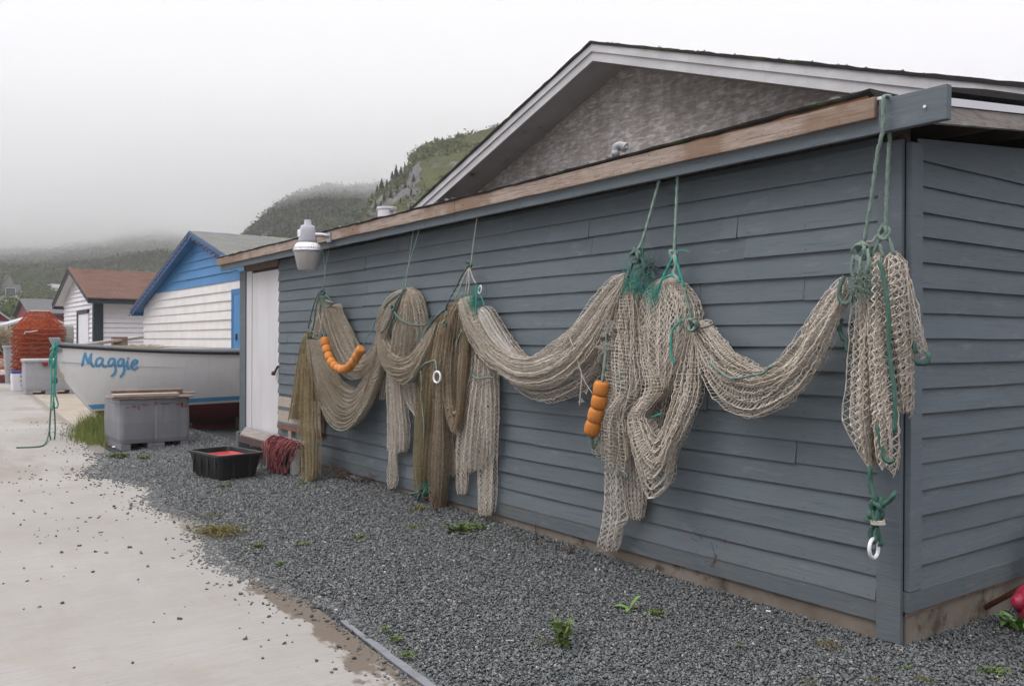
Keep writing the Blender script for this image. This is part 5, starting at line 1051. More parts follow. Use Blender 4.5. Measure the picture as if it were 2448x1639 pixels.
for (y, z, l, h) in [(-1.33, .64, .05, .02), (-1.25, .62, .012, .06), (-1.2, .655, .09, .008), (-1.02, .67, .02, .05), (-.94, .665, .08, .007), (-.72, .645, .10, .018), (-.645, .635, .02, .085), (-.61, .615, .06, .012), (-1.41, .63, .03, .01), (-.86, .66, .04, .01)]:
    m_ = 7; up_ = [(y + 1.005 + l * i / m_, -.562, z + h * rr.uniform(.35, .6)) for i in range(m_ + 1)]; dn_ = [(y + 1.005 + l * i / m_, -.562, z - h * rr.uniform(.35, .6)) for i in range(m_ + 1)]
    mb.prism(dn_ + up_[::-1], (0, -.012, 0))
mb.build('paint_scrape', simple('red_paint_scrape', (.24, .045, .04), (.19, .07, .065), 14., .7, .2), t1, fix=True)
PL = 'planks lying on the near fish tub'
def plank(label, p, q, w, h, mat, name='plank'):
    mb = MB(); p = np.array(p, float); q = np.array(q, float); m = 7; d = (q - p) / np.linalg.norm(q - p); sd = np.cross(d, [0, 0, 1.]); sd /= np.linalg.norm(sd); vs = []
    for i in range(m):
        c = p + (q - p) * i / (m - 1); a = sd * (w / 2 + random.uniform(-.004, .004)); u = np.array([0, 0, h / 2]); j = random.uniform(-.002, .002)
        vs += [c - a - u, c + a - u + [0, 0, j], c + a + u, c - a + u + [0, 0, j]]
    mb.add(vs, [(4 * i + k, 4 * i + 4 + k, 4 * i + 4 + (k + 1) % 4, 4 * i + (k + 1) % 4) for i in range(m - 1) for k in range(4)] + [(0, 1, 2, 3), tuple(4 * m - 1 - k for k in range(4))])
    return solo(mb, name, mat, label, 'plank', PL if name == 'plank' else None, fix=True, bevel=.004)
plank('wide thin brown board covering the top of the near grey fish tub', (-11.14, -1.60, .752), (-11.10, -.48, .760), .42, .022, BROWN_WOOD)
plank('pale weathered plank lying nearest on the grey fish tub lid', (-11.05, -1.585, .795), (-11.03, -.68, .798), .20, .042, PALE_WOOD)
plank('thick dark plank lying behind the pale one on the grey fish tub', (-11.42, -1.52, .815), (-11.33, -.54, .822), .20, .075, BROWN_WOOD)
plank('narrow stick poking out to the right from under the dark plank', (-11.55, -.95, .775), (-11.52, -.28, .781), .05, .025, PALE_WOOD)
# ------------------------------------------------------------------ the boat
BX, YB, YS = -13.2, -2.0, 3.4
boat = thing('boat', 'white wooden boat named Maggie, blue stripe and red bottom, hauled out behind the tub', 'boat', (BX, .4, 0))
stem = lambda z: np.interp(z, [.10, .155, .234, .5, .72, .937, 1.22, 1.54, 1.7], [-.95, -1.107, -1.222, -1.52, -1.69, -1.844, -1.95, -1.975, -1.98])
LV = [  # (z bow, z mid, z stern, half-beam max, fullness)
    (.115, .10, .12, .03, 1.0), (.20, .19, .22, .36, 1.0), (.30, .35, .40, .66, 1.1), (.425, .535, .58, .80, 1.25),
    (.455, .575, .62, .815, 1.3), (.53, .645, .70, .835, 1.35), (.70, .80, .86, .865, 1.5), (1.0, 1.03, 1.10, .90, 1.75), (1.28, 1.24, 1.32, .925, 1.95), (1.525, 1.405, 1.50, .94, 2.15)]
NU = 44
def hull_pt(l, u, side):
    zb, zm, zs, bm, fu = LV[l]; z = zb * (1 - u) * (1 - 2 * u) + 4 * zm * u * (1 - u) + zs * u * (2 * u - 1) if True else 0
    y0 = stem(zb); y = y0 + (YS - y0) * u; b = bm * (1 - (1 - min(u * 1.55, 1)) ** fu) * (1 - .12 * max(0, u - .65) / .35)
    return (BX + side * max(b, .018), y, z)
def strake(mb, la, lb, mi=0, off=0.):
    for side in (1, -1):
        vs = []; us = [(i / (NU - 1)) ** 1.25 for i in range(NU)]
        for l in range(la, lb + 1): vs += [hull_pt(l, u, side) for u in us]
        fs = [(a * NU + i, a * NU + i + 1, (a + 1) * NU + i + 1, (a + 1) * NU + i) for a in range(lb - la) for i in range(NU - 1)]
        if side < 0: fs = [f[::-1] for f in fs]
        mb.add(vs, fs, mi)
        for a in range(lb - la): pass
def transom(mb, la, lb):
    for l in range(la, lb):
        a, b, c, d = hull_pt(l, 1, 1), hull_pt(l, 1, -1), hull_pt(l + 1, 1, -1), hull_pt(l + 1, 1, 1); mb.add([a, b, c, d], [(0, 1, 2, 3)])
mb = MB(); strake(mb, 5, 9); strake(mb, 3, 4); transom(mb, 5, 9); transom(mb, 3, 4); hull = part(mb, 'hull', GEL, boat, smooth=True)
hmesh = MB(); strake(hmesh, 0, 9); bvh = BVHTree.FromPolygons([Vector(v) for v in hmesh.v], hmesh.f)
mb = MB(); strake(mb, 4, 5); transom(mb, 4, 5); part(mb, 'stripe', BOAT_BLUE, boat, smooth=True)
mb = MB(); strake(mb, 0, 3); transom(mb, 0, 3); part(mb, 'bottom', BOAT_RED, boat, smooth=True)
mb = MB(); us = [(i / (NU - 1)) ** 1.25 for i in range(NU)]
for side in (1, -1): mb.tube([np.array(hull_pt(9, u, side)) + [side * .012, 0, -.024] for u in us], .027, 10)
part(mb, 'rub_rail', GUN_BLACK, boat, smooth=True)
mb = MB(); vs = []
for side in (1, -1):
    P = [np.array(hull_pt(9, u, side)) for u in us]; n0 = len(P); vs = []
    for p in P: inn = np.array([BX + (p[0] - BX) * .86, p[1], p[2]]); vs += [p + [side * .03, 0, .0], p + [side * .03, 0, .034], inn + [0, 0, .036], inn + [0, 0, .0]]
    mb.add(vs, [(4 * i + k, 4 * i + 4 + k, 4 * i + 4 + (k + 1) % 4, 4 * i + (k + 1) % 4) for i in range(n0 - 1) for k in range(4)])
part(mb, 'gunwale', GUN_GREY, boat, fix=True)
mb = MB(); vs = [hull_pt(9, u, 1) for u in us] + [hull_pt(9, u, -1) for u in us]; vs = [(a, b, c - .28) for a, b, c in vs]; vs = [(BX + (a - BX) * .9, b, c) for a, b, c in vs]
mb.add(vs, [(i, i + 1, NU + i + 1, NU + i) for i in range(NU - 1)]); part(mb, 'deck', GUN_GREY, boat)
mb = MB(); mb.hexa([(BX - .05, -1.99, 1.40), (BX + .05, -1.99, 1.40), (BX + .05, -1.90, 1.40), (BX - .05, -1.90, 1.40), (BX - .065, -2.09, 1.63), (BX + .065, -2.09, 1.63), (BX + .065, -1.93, 1.63), (BX - .065, -1.93, 1.63)]); part(mb, 'stem_post', GUN_GREY, boat, bevel=.01)
mb = MB(); zz = np.linspace(.12, 1.5, 20); mb.tube([(BX, stem(z) + .006, z) for z in zz], .021, 8); part(mb, 'stem', GEL, boat, smooth=True)
mb = MB(); mb.box((BX - .05, -.85, .03), (BX + .05, 3.3, .125)); part(mb, 'keel', BOAT_RED, boat)
# name lettering brushed on the bow: strokes traced in the photo, laid on the hull
C1 = lambda x, y: ((x / 3.777) / S, (500 + y / 3.777) / S)
def on_hull(x, y, off):
    o = Vector(EYE); d = Vector(ray(*C1(x, y))); h = bvh.ray_cast(o, d)
    if h[0] is None: return None
    nn = h[1]; nn = nn if nn.dot(d) < 0 else -nn; return np.array(h[0] + nn * off)
STROKES = [([(742, 1412), (748, 1385), (756, 1350), (765, 1315), (771, 1300)], 13), ([(771, 1302), (776, 1330), (786, 1360), (797, 1382), (800, 1388)], 13), ([(798, 1386), (806, 1360), (815, 1335), (824, 1312), (826, 1306)], 14), ([(823, 1318), (820, 1345), (820, 1375), (828, 1400), (840, 1418), (848, 1421)], 13),
    ([(922, 1346), (900, 1342), (878, 1355), (868, 1378), (868, 1405), (882, 1418), (900, 1410), (918, 1390), (928, 1366), (932, 1352)], 12), ([(930, 1355), (922, 1385), (928, 1410), (945, 1422), (964, 1418)], 12),
    ([(1030, 1352), (1010, 1346), (992, 1358), (980, 1382), (984, 1408), (1000, 1414), (1018, 1398), (1030, 1375), (1036, 1352)], 12), ([(1036, 1352), (1037, 1390), (1042, 1420), (1045, 1448), (1038, 1474), (1022, 1494), (1008, 1503)], 13),
    ([(1112, 1356), (1094, 1350), (1076, 1362), (1066, 1386), (1072, 1410), (1086, 1414), (1102, 1400), (1112, 1376), (1118, 1354)], 12), ([(1118, 1354), (1118, 1392), (1122, 1422), (1122, 1450), (1114, 1478), (1102, 1496), (1090, 1508)], 13),
    ([(1152, 1370), (1150, 1395), (1150, 1422), (1158, 1440), (1168, 1436)], 12), ([(1157, 1343), (1158, 1348)], 12),
    ([(1190, 1398), (1210, 1398), (1230, 1390), (1240, 1375), (1232, 1362), (1214, 1362), (1196, 1380), (1188, 1404), (1192, 1430), (1206, 1442), (1224, 1440), (1238, 1426)], 12)]
mb = MB()
for si, (pts, wd) in enumerate(STROKES):
    P = spline([(a, b, 0.) for a, b in pts], max(6, len(pts) * 5)); T = np.gradient(P, axis=0); T /= np.linalg.norm(T, axis=1)[:, None] + 1e-9; Nn = np.stack([-T[:, 1], T[:, 0]], 1)
    pos_, ns_ = [], []
    for i, p in enumerate(P):
        e = min(i, len(P) - 1 - i); w = wd * .9 * (.72 + .28 * min(1, e / 2.)) * (1 + .12 * math.sin(i * .9 + si))
        for sg in (-1, 1): pos_.append((p[0] + Nn[i, 0] * w * sg, p[1] + Nn[i, 1] * w * sg))
    ends = []
    for idx, dr_ in ((0, -1), (len(P) - 1, 1)):
        for a in (-60, -25, 25, 60): ends.append((idx, P[idx][:2] + wd * .8 * (math.cos(R(a)) * T[idx, :2] * dr_ + math.sin(R(a)) * Nn[idx])))
    V = [on_hull(x, y, .0035 + .0006 * si) for x, y in pos_]; E_ = [on_hull(p[0], p[1], .0035 + .0006 * si) for _, p in ends]
    if any(v is None for v in V + E_): continue
    n0 = len(P); fs = [(2 * i, 2 * i + 1, 2 * i + 3, 2 * i + 2) for i in range(n0 - 1)]; o = 2 * n0
    fs += [(0, 1, o + 3, o + 2, o + 1, o), (2 * n0 - 2, 2 * n0 - 1, o + 7, o + 6, o + 5, o + 4)]
    mb.add(V + E_, fs)
part(mb, 'name_lettering', BOAT_BLUE, hull)
# painter hanging from the stem head
pr = thing('mooring_rope', 'bunched green mooring rope hanging from the bow of the white boat to the concrete', 'rope', (BX, -2.06, 1.5))
mb = MB(); q2 = lambda x, y, dx=0.: on_x((x / 3.346) / S, (780 + y / 3.346) / S, BX + .07 + dx)
for i, P in enumerate([[(455, 115), (440, 170), (410, 215), (395, 270), (392, 320)], [(460, 120), (455, 200), (430, 290), (425, 330)], [(440, 115), (425, 180), (415, 260), (412, 420), (410, 560), (405, 660)], [(450, 130), (440, 260), (432, 400), (430, 540), (420, 670)],
                       [(458, 125), (452, 250), (445, 420), (440, 530), (458, 590), (465, 630), (450, 655), (432, 640)], [(392, 320), (415, 250), (440, 210), (430, 160), (400, 190)], [(425, 335), (410, 260), (420, 200), (450, 150)]]):
    mb.tube(spline([q2(*p, random.uniform(-.02, .05)) for p in P], 40), .011, 7, twist=90, lobes=3, lobe=.2)
part(mb, 'bight', ROPE_TEAL, pr, smooth=True)
g0 = on_z((120 / 3.346) / S, (780 + 968 / 3.346) / S, .012)
mb = MB(); mb.tube(spline([q2(*p) for p in [(410, 560), (405, 680), (398, 780), (398, 860), (410, 915), (430, 920), (440, 860), (440, 760), (435, 660), (425, 540)]], 90), .011, 7, twist=90, lobes=3, lobe=.2)
e_ = [q2(402, 690), q2(398, 800), q2(385, 880)]; tail = [on_z((x / 3.346) / S, (780 + y / 3.346) / S, .014) for x, y in [(360, 938), (320, 958), (240, 965), (130, 968)]]
mb.tube(spline(e_ + tail, 70), .0105, 7, twist=90, lobes=3, lobe=.2); part(mb, 'tail', ROPE_DEEP, pr, smooth=True)
knot('knot', q2(440, 430), (.04, .03, .05), .012, ROPE_DEEP, pr, 3, 81)
rope('yellow_line', [q2(*p) for p in [(430, 420), (440, 370), (460, 350), (450, 390), (490, 370), (510, 400), (505, 440)]], .007, ROPE_YELLOW, pr, lobes=0)
# timbers under and in the boat
BK = 'timbers in and under the boat'
for i, (x, y, z0, z1, lab) in enumerate([(BX + .45, .9, 0, .26, 'dark timber block under the boat nearest the shed'), (BX + .45, -.1, 0, .2, 'dark timber block under the boat behind the grey fish tub')]):
    mb = MB(); mb.box((x - .12, y - .10, z0 - .02), (x + .12, y + .1, z1)); solo(mb, 'timber_block', DARK_WOOD, lab, 'timber', BK, bevel=.008)
mb = MB(); mb.bar((BX + 1.15, 1.0, -.01), (BX + .78, .86, .66), .07, .09, (0, 1, 0)); solo(mb, 'boat_prop', DARK_WOOD, 'slanting dark prop holding up the side of the white boat', 'prop', BK, bevel=.005)
p, q = on_z(500, 1035, .02), on_z(558, 1022, .02); mb = MB(); mb.bar(p, q + (q - p) * .6, .12, .045); solo(mb, 'plank', BROWN_WOOD, 'brown plank lying on the gravel behind the black tote', 'plank', None, bevel=.004)
mb = MB(); mb.bar(at(188, 789, 15.6), at(322, 771, 17.2), .14, .05); solo(mb, 'plank', GREY_WOOD, 'long grey plank lying across the open boat', 'plank', BK, bevel=.004)
mb = MB(); a = at(272, 780, 16.6); mb.box((a[0] - .09, a[1] - .12, a[2] - .25), (a[0] + .09, a[1] + .14, a[2] + .085)); solo(mb, 'timber_block', BROWN_WOOD, 'short squared timber standing up inside the boat', 'timber', BK, bevel=.008)
nb = thing('net_heap', 'brown netting heaped inside the boat just above its rail', 'net heap', at(300, 795, 16.4)); a = at(300, 797, 16.4)
tuft('netting', a, (.12, .38, .035), TWINE_OLIVE, nb, 420, 91, .004)
# ------------------------------------------------------------------ blue and white shed
def far_shed(name, label, xl, xr, y0, y1, ze, zg, ov, ovf, mats, expo=.2, split=None, thick=.03, seed=0):
    """gable end faces -y. ze: eave height at the walls, zg: ridge"""
    t = thing(name, label, 'shed', ((xl + xr) / 2, (y0 + y1) / 2, 0)); xm = (xl + xr) / 2; half = (xr - xl) / 2; sl = (zg - ze) / half
    roofz = lambda P: zg - sl * abs(P[0] - xm) - .03
    n = int((zg + .3) / expo) + 1
    mb = MB(); lo = MB(); nl = int(round(split / expo)) if split else n
    clap(lo, (xl, y0), (xr, y0), .0, nl, expo, (0, -1), thick, seed, joints=False, maxz=roofz)
    part(lo, 'front_boards', mats['wall'], t)
    if split: clap(mb, (xl, y0), (xr, y0), nl * expo, n - nl, expo, (0, -1), thick, seed + 1, joints=False, maxz=roofz); part(mb, 'gable_boards', mats['gable'], t)
    mb = MB(); clap(mb, (xr, y0), (xr, y1), .0, int(ze / expo) + 1, expo, (1, 0), thick, seed + 2, joints=False, maxz=lambda P: ze); part(mb, 'side_boards', mats['side'], t); mb = MB(); clap(mb, (xl, y1), (xl, y0), .0, int(ze / expo) + 1, expo, (-1, 0), thick, seed + 3, joints=False, maxz=lambda P: ze); part(mb, 'side_boards', mats['side'], t)
    mb = MB(); mb.prism([(xl + .001, y0 + .002, -.05), (xr - .001, y0 + .002, -.05), (xr - .001, y0 + .002, ze - .02), (xm, y0 + .002, zg - .04), (xl + .001, y0 + .002, ze - .02)], (0, y1 - y0 - .004, 0)); part(mb, 'core', mats['wall'], t, fix=True)
    hw = half + ov; th = .06
    me_v, me_f, uv = [], [], []
    mb = MB()
    for sg in (-1, 1):
        a = len(mb.v); e = xm + sg * hw; ez = zg - sl * hw
        mb.add([(xm, y0 - ovf - .03, zg + th), (e, y0 - ovf - .03, ez + th), (e, y1 + .3, ez + th), (xm, y1 + .3, zg + th), (xm, y0 - ovf - .03, zg + th - .03), (e, y0 - ovf - .03, ez + th - .03), (e, y1 + .3, ez + th - .03), (xm, y1 + .3, zg + th - .03)],
               [(0, 1, 2, 3), (7, 6, 5, 4), (0, 4, 5, 1), (1, 5, 6, 2), (2, 6, 7, 3)])
    ro = part(mb, 'roof', mats['roof'], t, fix=True)
    ul = ro.data.uv_layers.new(name='UVMap'); off = np.array(t.location)
    for lp in ro.data.loops:
        v = np.array(ro.data.vertices[lp.vertex_index].co) + off; ul.data[lp.index].uv = (v[1], math.hypot(v[0] - xm, v[2] - zg - th) + .013)
    mb = MB()
    for sg in (-1, 1):
        e = xm + sg * hw; ez = zg - sl * hw
        mb.prism([(xm, y0 - ovf, zg + th - .032), (e, y0 - ovf, ez + th - .032), (e, y0 - ovf, ez - .14), (xm, y0 - ovf, zg - .14)], (0, .035, 0))
        mb.prism([(xm, y0 - ovf - .018, zg + th - .032), (e, y0 - ovf - .018, ez + th - .032), (e, y0 - ovf - .018, ez - .02), (xm, y0 - ovf - .018, zg - .02)], (0, .017, 0))
    part(mb, 'rake_board', mats['trim'], t, fix=True)
    mb = MB()
    for sg in (-1, 1):
        e = xm + sg * hw; ez = zg - sl * hw; mb.prism([(xm, y0 - ovf + .036, zg - .005), (e, y0 - ovf + .036, ez - .005), (e, y0 - ovf + .036, ez - .03), (xm, y0 - ovf + .036, zg - .03)], (0, y1 - y0 + ovf, 0))
    part(mb, 'soffit', mats['soffit'], t, fix=True)
    mb = MB(); ez = zg - sl * hw; mb.box((xm + hw - .03, y0 - ovf + .036, ez - .14), (xm + hw, y1 + .3, ez + th - .033)); part(mb, 'eave_board', mats['trim'], t); mb = MB(); mb.box((xm - hw, y0 - ovf + .036, ez - .14), (xm - hw + .03, y1 + .3, ez + th - .033)); part(mb, 'eave_board', mats['trim'], t)
    return t, roofz
BY, BYF = 2.8, 2.5
ap = on_y(435, 525, BYF); tip = on_y(299, 706, BYF); wl = on_y(330, 715, BY)
xm = ap[0]; sl_ = (ap[2] - tip[2]) / (xm - tip[0]); half = xm - wl[0]; zg_ = ap[2] - .09; ze_ = zg_ - sl_ * half
sp = on_y(540, 640, BY)[2]
bs, brz = far_shed('fishing_shed', 'white clapboard shed with bright blue gable and blue door behind the boat', wl[0], xm + half, BY, BY + 9, ze_, zg_, (xm - tip[0]) - half, BY - BYF, dict(wall=WHITE_CLAP, gable=BLUE_PAINT, side=WHITE_CLAP, roof=ROOF_GREY, trim=BLUE_DARK, soffit=BLUE_DARK), .235, sp, .042, 40)
dl = on_y(531, 662, BY - .04); mb = MB(); mb.box((dl[0], BY - .065, .6), (dl[0] + .13, BY - .032, dl[2])); mb.box((dl[0] + .13, BY - .065, dl[2] - .13), (dl[0] + 1.3, BY - .032, dl[2])); part(mb, 'door_frame', BLUE_DARK, bs)
mb = MB(); mb.box((dl[0] + .132, BY - .055, .6), (dl[0] + 1.25, BY - .033, dl[2] - .132)); dd = part(mb, 'door', BLUE_PAINT, bs)
h_ = on_y(540, 766, BY - .06); mb = MB(); mb.box((h_[0], BY - .09, h_[2] - .12), (h_[0] + .07, BY - .056, h_[2] + .03)); part(mb, 'latch', METAL_DARK, dd)
sg_ = thing('string_lights', 'unlit string of small coloured lights along the blue gable edge', 'string lights', (xm, BYF, zg_))
mb = MB(); cab = []
for i in range(61):
    u = i / 60; x = tip[0] + (xm + 2.6 - tip[0]) * u; z = zg_ - sl_ * abs(x - xm) - .06; cab.append((x, BYF - .035, z - .05 * (.5 + .5 * math.cos(i * PI))))
mb.tube(cab, .012, 5); part(mb, 'cable', METAL_DARK, sg_)
b0 = None
for i in range(0, 61):
    x, y, z = cab[i]
    if b0 is None:
        mb = MB(); mb.lathe([(.004, -.055), (.016, -.04), (.018, -.02), (.012, 0)], 8); b0 = mb.build('bulb', BULB_R, sg_); b = b0
    else: b = b0.copy(); COL.objects.link(b); b.parent = sg_
    b.location = (x - sg_.location.x, y - .01 - sg_.location.y, z - sg_.location.z)
# ------------------------------------------------------------------ brown roofed white shed
WY, WYF = 2.0, 1.62
cr = on_y(220, 690, WY); ap = on_y(155, 612, WYF); lt_ = on_y(121, 690, WYF); rt_ = on_y(203, 682, WYF)
xm = (lt_[0] + rt_[0]) / 2 * .5 + ap[0] * .5; hw = (rt_[0] - lt_[0]) / 2; half = cr[0] - xm; sl_ = (ap[2] - (rt_[2] + lt_[2]) / 2) / hw; zg_ = ap[2] - .09; ze_ = zg_ - sl_ * half
ws, wrz = far_shed('fishing_shed', 'white clapboard shed with brown shingle roof and dark corner trim', xm - half, cr[0], WY, WY + 7.5, ze_, zg_, hw - half, WY - WYF, dict(wall=WHITE_CLEAN, gable=WHITE_CLEAN, side=WHITE_CLEAN, roof=ROOF_BROWN, trim=GREEN_TRIM, soffit=WHITE_CLEAN), .17, None, .06, 60)
mb = MB(); mb.box((cr[0] - .16, WY - .10, 0), (cr[0] + .075, WY - .001, ze_ + .02)); mb.box((cr[0] + .001, WY, 0), (cr[0] + .075, WY + .22, ze_)); part(mb, 'corner_board', GREEN_TRIM, ws)
a = on_y(180, 711, WY - .03); b = on_y(205, 713, WY - .03); mb = MB(); mb.box((a[0], WY - .11, 0), (a[0] + .25, WY - .001, a[2])); mb.box((a[0] + .25, WY - .11, a[2] - .14), (b[0], WY - .001, a[2])); part(mb, 'door_frame', GREEN_TRIM, ws)
mb = MB(); mb.box((a[0] + .252, WY - .085, .1), (b[0], WY - .002, a[2] - .142)); part(mb, 'door', WHITE_CLEAN, ws)
# ------------------------------------------------------------------ tubs, pots and bins at the far left
fish_tub('fish_tub', 'lidded light grey fish tub with a red rag beyond the boat bow', (-26.9, -.12, 0), R(88), 1.35, 1.15, .93, TUB_LIGHT, FT, True, TUB_LIGHT)
o = lambda x, y: ((x / 5.227) / S, (640 + y / 5.227) / S)
a = on_x(*o(575, 1170), -26.28); mb = MB(); mb.hexa([(a[0] - .3, a[1] - .05, a[2] + .02), (a[0] + .03, a[1] - .08, a[2] - .14), (a[0] + .03, a[1] + .09, a[2] - .14), (a[0] - .3, a[1] + .1, a[2] + .02), (a[0] - .3, a[1] - .2, a[2] + .05), (a[0] + .06, a[1] - .1, a[2] - .02), (a[0] + .06, a[1] + .1, a[2] + .0), (a[0] - .3, a[1] + .12, a[2] + .06)]); solo(mb, 'rag', RED_PAINT, 'crumpled red rag hanging over the lid of the light grey fish tub', 'rag', bevel=.02)
TX = -29.2
for k in range(2): fish_tub('fish_tub', 'upper of two stacked grey fish tubs left of the white brown-roofed shed' if k else 'lower of two stacked grey fish tubs left of the white brown-roofed shed', (TX, .32, .735 * k), R(90), 1.45, 1.15, .72, TUB_LIGHT, FT)
a = on_x(*o(800, 915), TX + .1); brl = thing('barrel', 'pale grey barrel standing on stacked tubs against the white shed', 'barrel', (TX + .05, a[1], 1.46))
mb = MB(); mb.lathe([(.26, 0), (.29, .04), (.30, .3), (.29, .56), (.27, .60), (.25, .60), (.24, .52)], 24); mb.build('body', simple('grey_barrel', (.30, .31, .29), (.24, .25, .23), 4., .6, .3), brl, smooth=True)
# grey slim bin, white box, red kerb timber
b0 = at(*o(152, 1280), 32.); bi = thing('grey_bin', 'tall slim grey plastic bin left of the orange pots', 'bin', (b0[0], b0[1], b0[2] - .5))
mb = MB(); loops_mesh(mb, [[(x * s, y * s, z) for x, y in rounded_rect(.6, .56, .08)] for s, z in ((.72, 0), (.95, 1.3), (1.05, 1.31), (1.08, 1.4), (.9, 1.4), (.85, 1.2))]); mb.build('body', TUB_LIGHT, bi, bevel=.01)
w0 = at(*o(245, 1470), 27.4); wb = thing('cooler_box', 'white cooler box with a blue lid between the orange pots and grey tub', 'cooler', (w0[0], w0[1], 0.0)); hz = at(*o(245, 1318), 27.4)[2]; hl = at(*o(245, 1285), 27.4)[2]
mb = MB(); loops_mesh(mb, [[(x * s, y * s, z) for x, y in rounded_rect(.44, .46, .05)] for s, z in ((.96, 0), (1., hz * .6), (1.02, hz * .6 + .01), (1.02, hz))]); mb.build('body', WHITE_CLEAN, wb, bevel=.006)
mb = MB(); loops_mesh(mb, [[(x * s, y * s, z) for x, y in rounded_rect(.45, .47, .05)] for s, z in ((1.02, hz + .001), (1.04, hz + .02), (1.03, hl))]); mb.build('lid', BLUE_LID, wb, bevel=.006)
a = on_z(*o(-60, 1440), 0); b = on_z(*o(158, 1438), 0); mb = MB(); mb.box((a[0] - .4, a[1] - .2, -.01), (a[0] + .1, b[1], .30)); solo(mb, 'timber_kerb', simple('dull_red_timber', (.19, .055, .055), (.15, .045, .045), 4., .7, .2), 'dull red painted timber lying on the concrete at the far left', 'timber', bevel=.02)
# conical crab pots: rings, netting, plastic collar; nested in a stack
pc_ = at(*o(480, 1280), 28.0); PX_, PY_ = pc_[0], pc_[1]
def pot_mesh(rb, rt, h, seed, nq=54, nh=8, dense=1):
    rr = np.random.default_rng(seed); A, B = [], []
    a = np.linspace(0, 2 * PI, nq + 1)
    prof = [(rb, 0.), (rb * 1.02, .04)] + [(rb + (rt - rb) * i / nh, .04 + (h - .04) * i / nh) for i in range(1, nh + 1)]
    P = np.array([[(r * math.cos(t), r * math.sin(t), z) for t in a] for r, z in prof]) + rr.normal(size=(len(prof), nq + 1, 3)) * .012
    for i in range(len(prof) - 1):
        for d in (0, 1):
            A.append(P[i, :-1] if d == 0 else P[i, 1:]); B.append(P[i + 1, 1:] if d == 0 else P[i + 1, :-1])
    for i in (0, 1, 3, len(prof) - 1): A.append(P[i, :-1]); B.append(P[i, 1:])
    return np.concatenate(A), np.concatenate(B)
GP = 'stacked orange crab pots'
RB = .76; NP = 14; zt = at(*o(480, 548), 28)[2]; hc = .60; dz = (zt - hc) / (NP - 1)
ORD = ['lowest', 'second', 'third', 'fourth', 'fifth', 'sixth', 'seventh', 'eighth', 'ninth', 'tenth', 'eleventh', 'twelfth', 'second from the top', 'topmost']
first = None
for k in range(NP):
    t = thing('crab_pot', (f'{ORD[k]} conical orange crab pot counted from the bottom of the tall stack' if 0 < k < NP - 2 else f'{ORD[k]} conical orange crab pot of the tall stack behind the fish tubs'), 'crab pot', (PX_ + random.uniform(-.03, .03), PY_ + random.uniform(-.04, .04) + (.03 if k == NP - 1 else 0), dz * k), random.uniform(0, 6), GP)
    if first is None:
        A, B = pot_mesh(RB, .30, hc, 5, 36, 7); off = np.array(t.location); strand = strand_mesh('netting', A + off, B + off, .0066, POT_ORANGE, t)
        mb = MB(); aa = np.linspace(0, 2 * PI, 41)[:-1]; mb.tube(np.stack([RB * np.cos(aa), RB * np.sin(aa), 0 * aa + .01], 1), .013, 7, closed=True); mb.tube(np.stack([.30 * np.cos(aa), .30 * np.sin(aa), 0 * aa + hc], 1), .014, 7, closed=True)
        for q in range(6): mb.tube([(RB * math.cos(q * PI / 3), RB * math.sin(q * PI / 3), .01), (.30 * math.cos(q * PI / 3), .30 * math.sin(q * PI / 3), hc)], .012, 6)
        mb.build('frame', simple('rusty_orange_frame', (.20, .04, .02), (.12, .03, .02), 8., .7, .2), t)
        mb = MB(); mb.lathe([(.27, hc - .05), (.285, hc + .03), (.25, hc + .035), (.22, hc - .12)], 30); mb.build('collar', simple('cream_collar', (.55, .47, .40), (.48, .40, .33), 5., .5, .3), t, smooth=True)
        first = t
    else:
        for ch in list(first.children):
            c = ch.copy(); COL.objects.link(c); c.parent = t
rope('slack_line', [at(*o(x, y), 27.2) for x, y in [(305, 830), (320, 800), (380, 800), (430, 790), (470, 785)]], .018, ROPE_WHITE, thing('pot_line', 'pale line draped across the stack of orange crab pots', 'rope', at(*o(380, 800), 27.2)), lobes=0)
# heap of pale rope with a lone pot frame, and a dark heap of gear behind
c0 = at(*o(55, 1160), 38.); hp = thing('rope_heap', 'heap of pale rope under an orange pot frame at the left edge', 'gear heap', (c0[0], c0[1], c0[2] - .35))
mb = MB(); rr = np.random.default_rng(3)
for i in range(26): a = np.linspace(0, 2 * PI * .9, 16) + rr.uniform(0, 6); r_ = rr.uniform(.25, .62); mb.tube(np.stack([r_ * np.cos(a), r_ * np.sin(a) * 1.2, .12 + .32 * rr.uniform() * (1 - .5 * r_) + .05 * np.sin(a * 2)], 1), .03, 6)
mb.build('rope', ROPE_WHITE, hp, smooth=True)
A, B = pot_mesh(.78, .55, .55, 8, 20, 3); off = np.array(hp.location); strand_mesh('pot_frame', A + off, B + off, .012, POT_ORANGE, hp)
c0 = at(*o(20, 880), 50.); dh = thing('net_heap', 'dark rust brown heap of gear against the red and white wall', 'gear heap', (c0[0], c0[1], .0))
tuft('netting', np.array([c0[0], c0[1] - .3, c0[2] - .2]), (.3, .42, .34), TWINE_BROWN, dh, 2600, 95, .02); tuft('netting_base', np.array([c0[0], c0[1] - .1, c0[2] - .9]), (.3, .5, .3), METAL_DARK, dh, 1800, 96, .03)
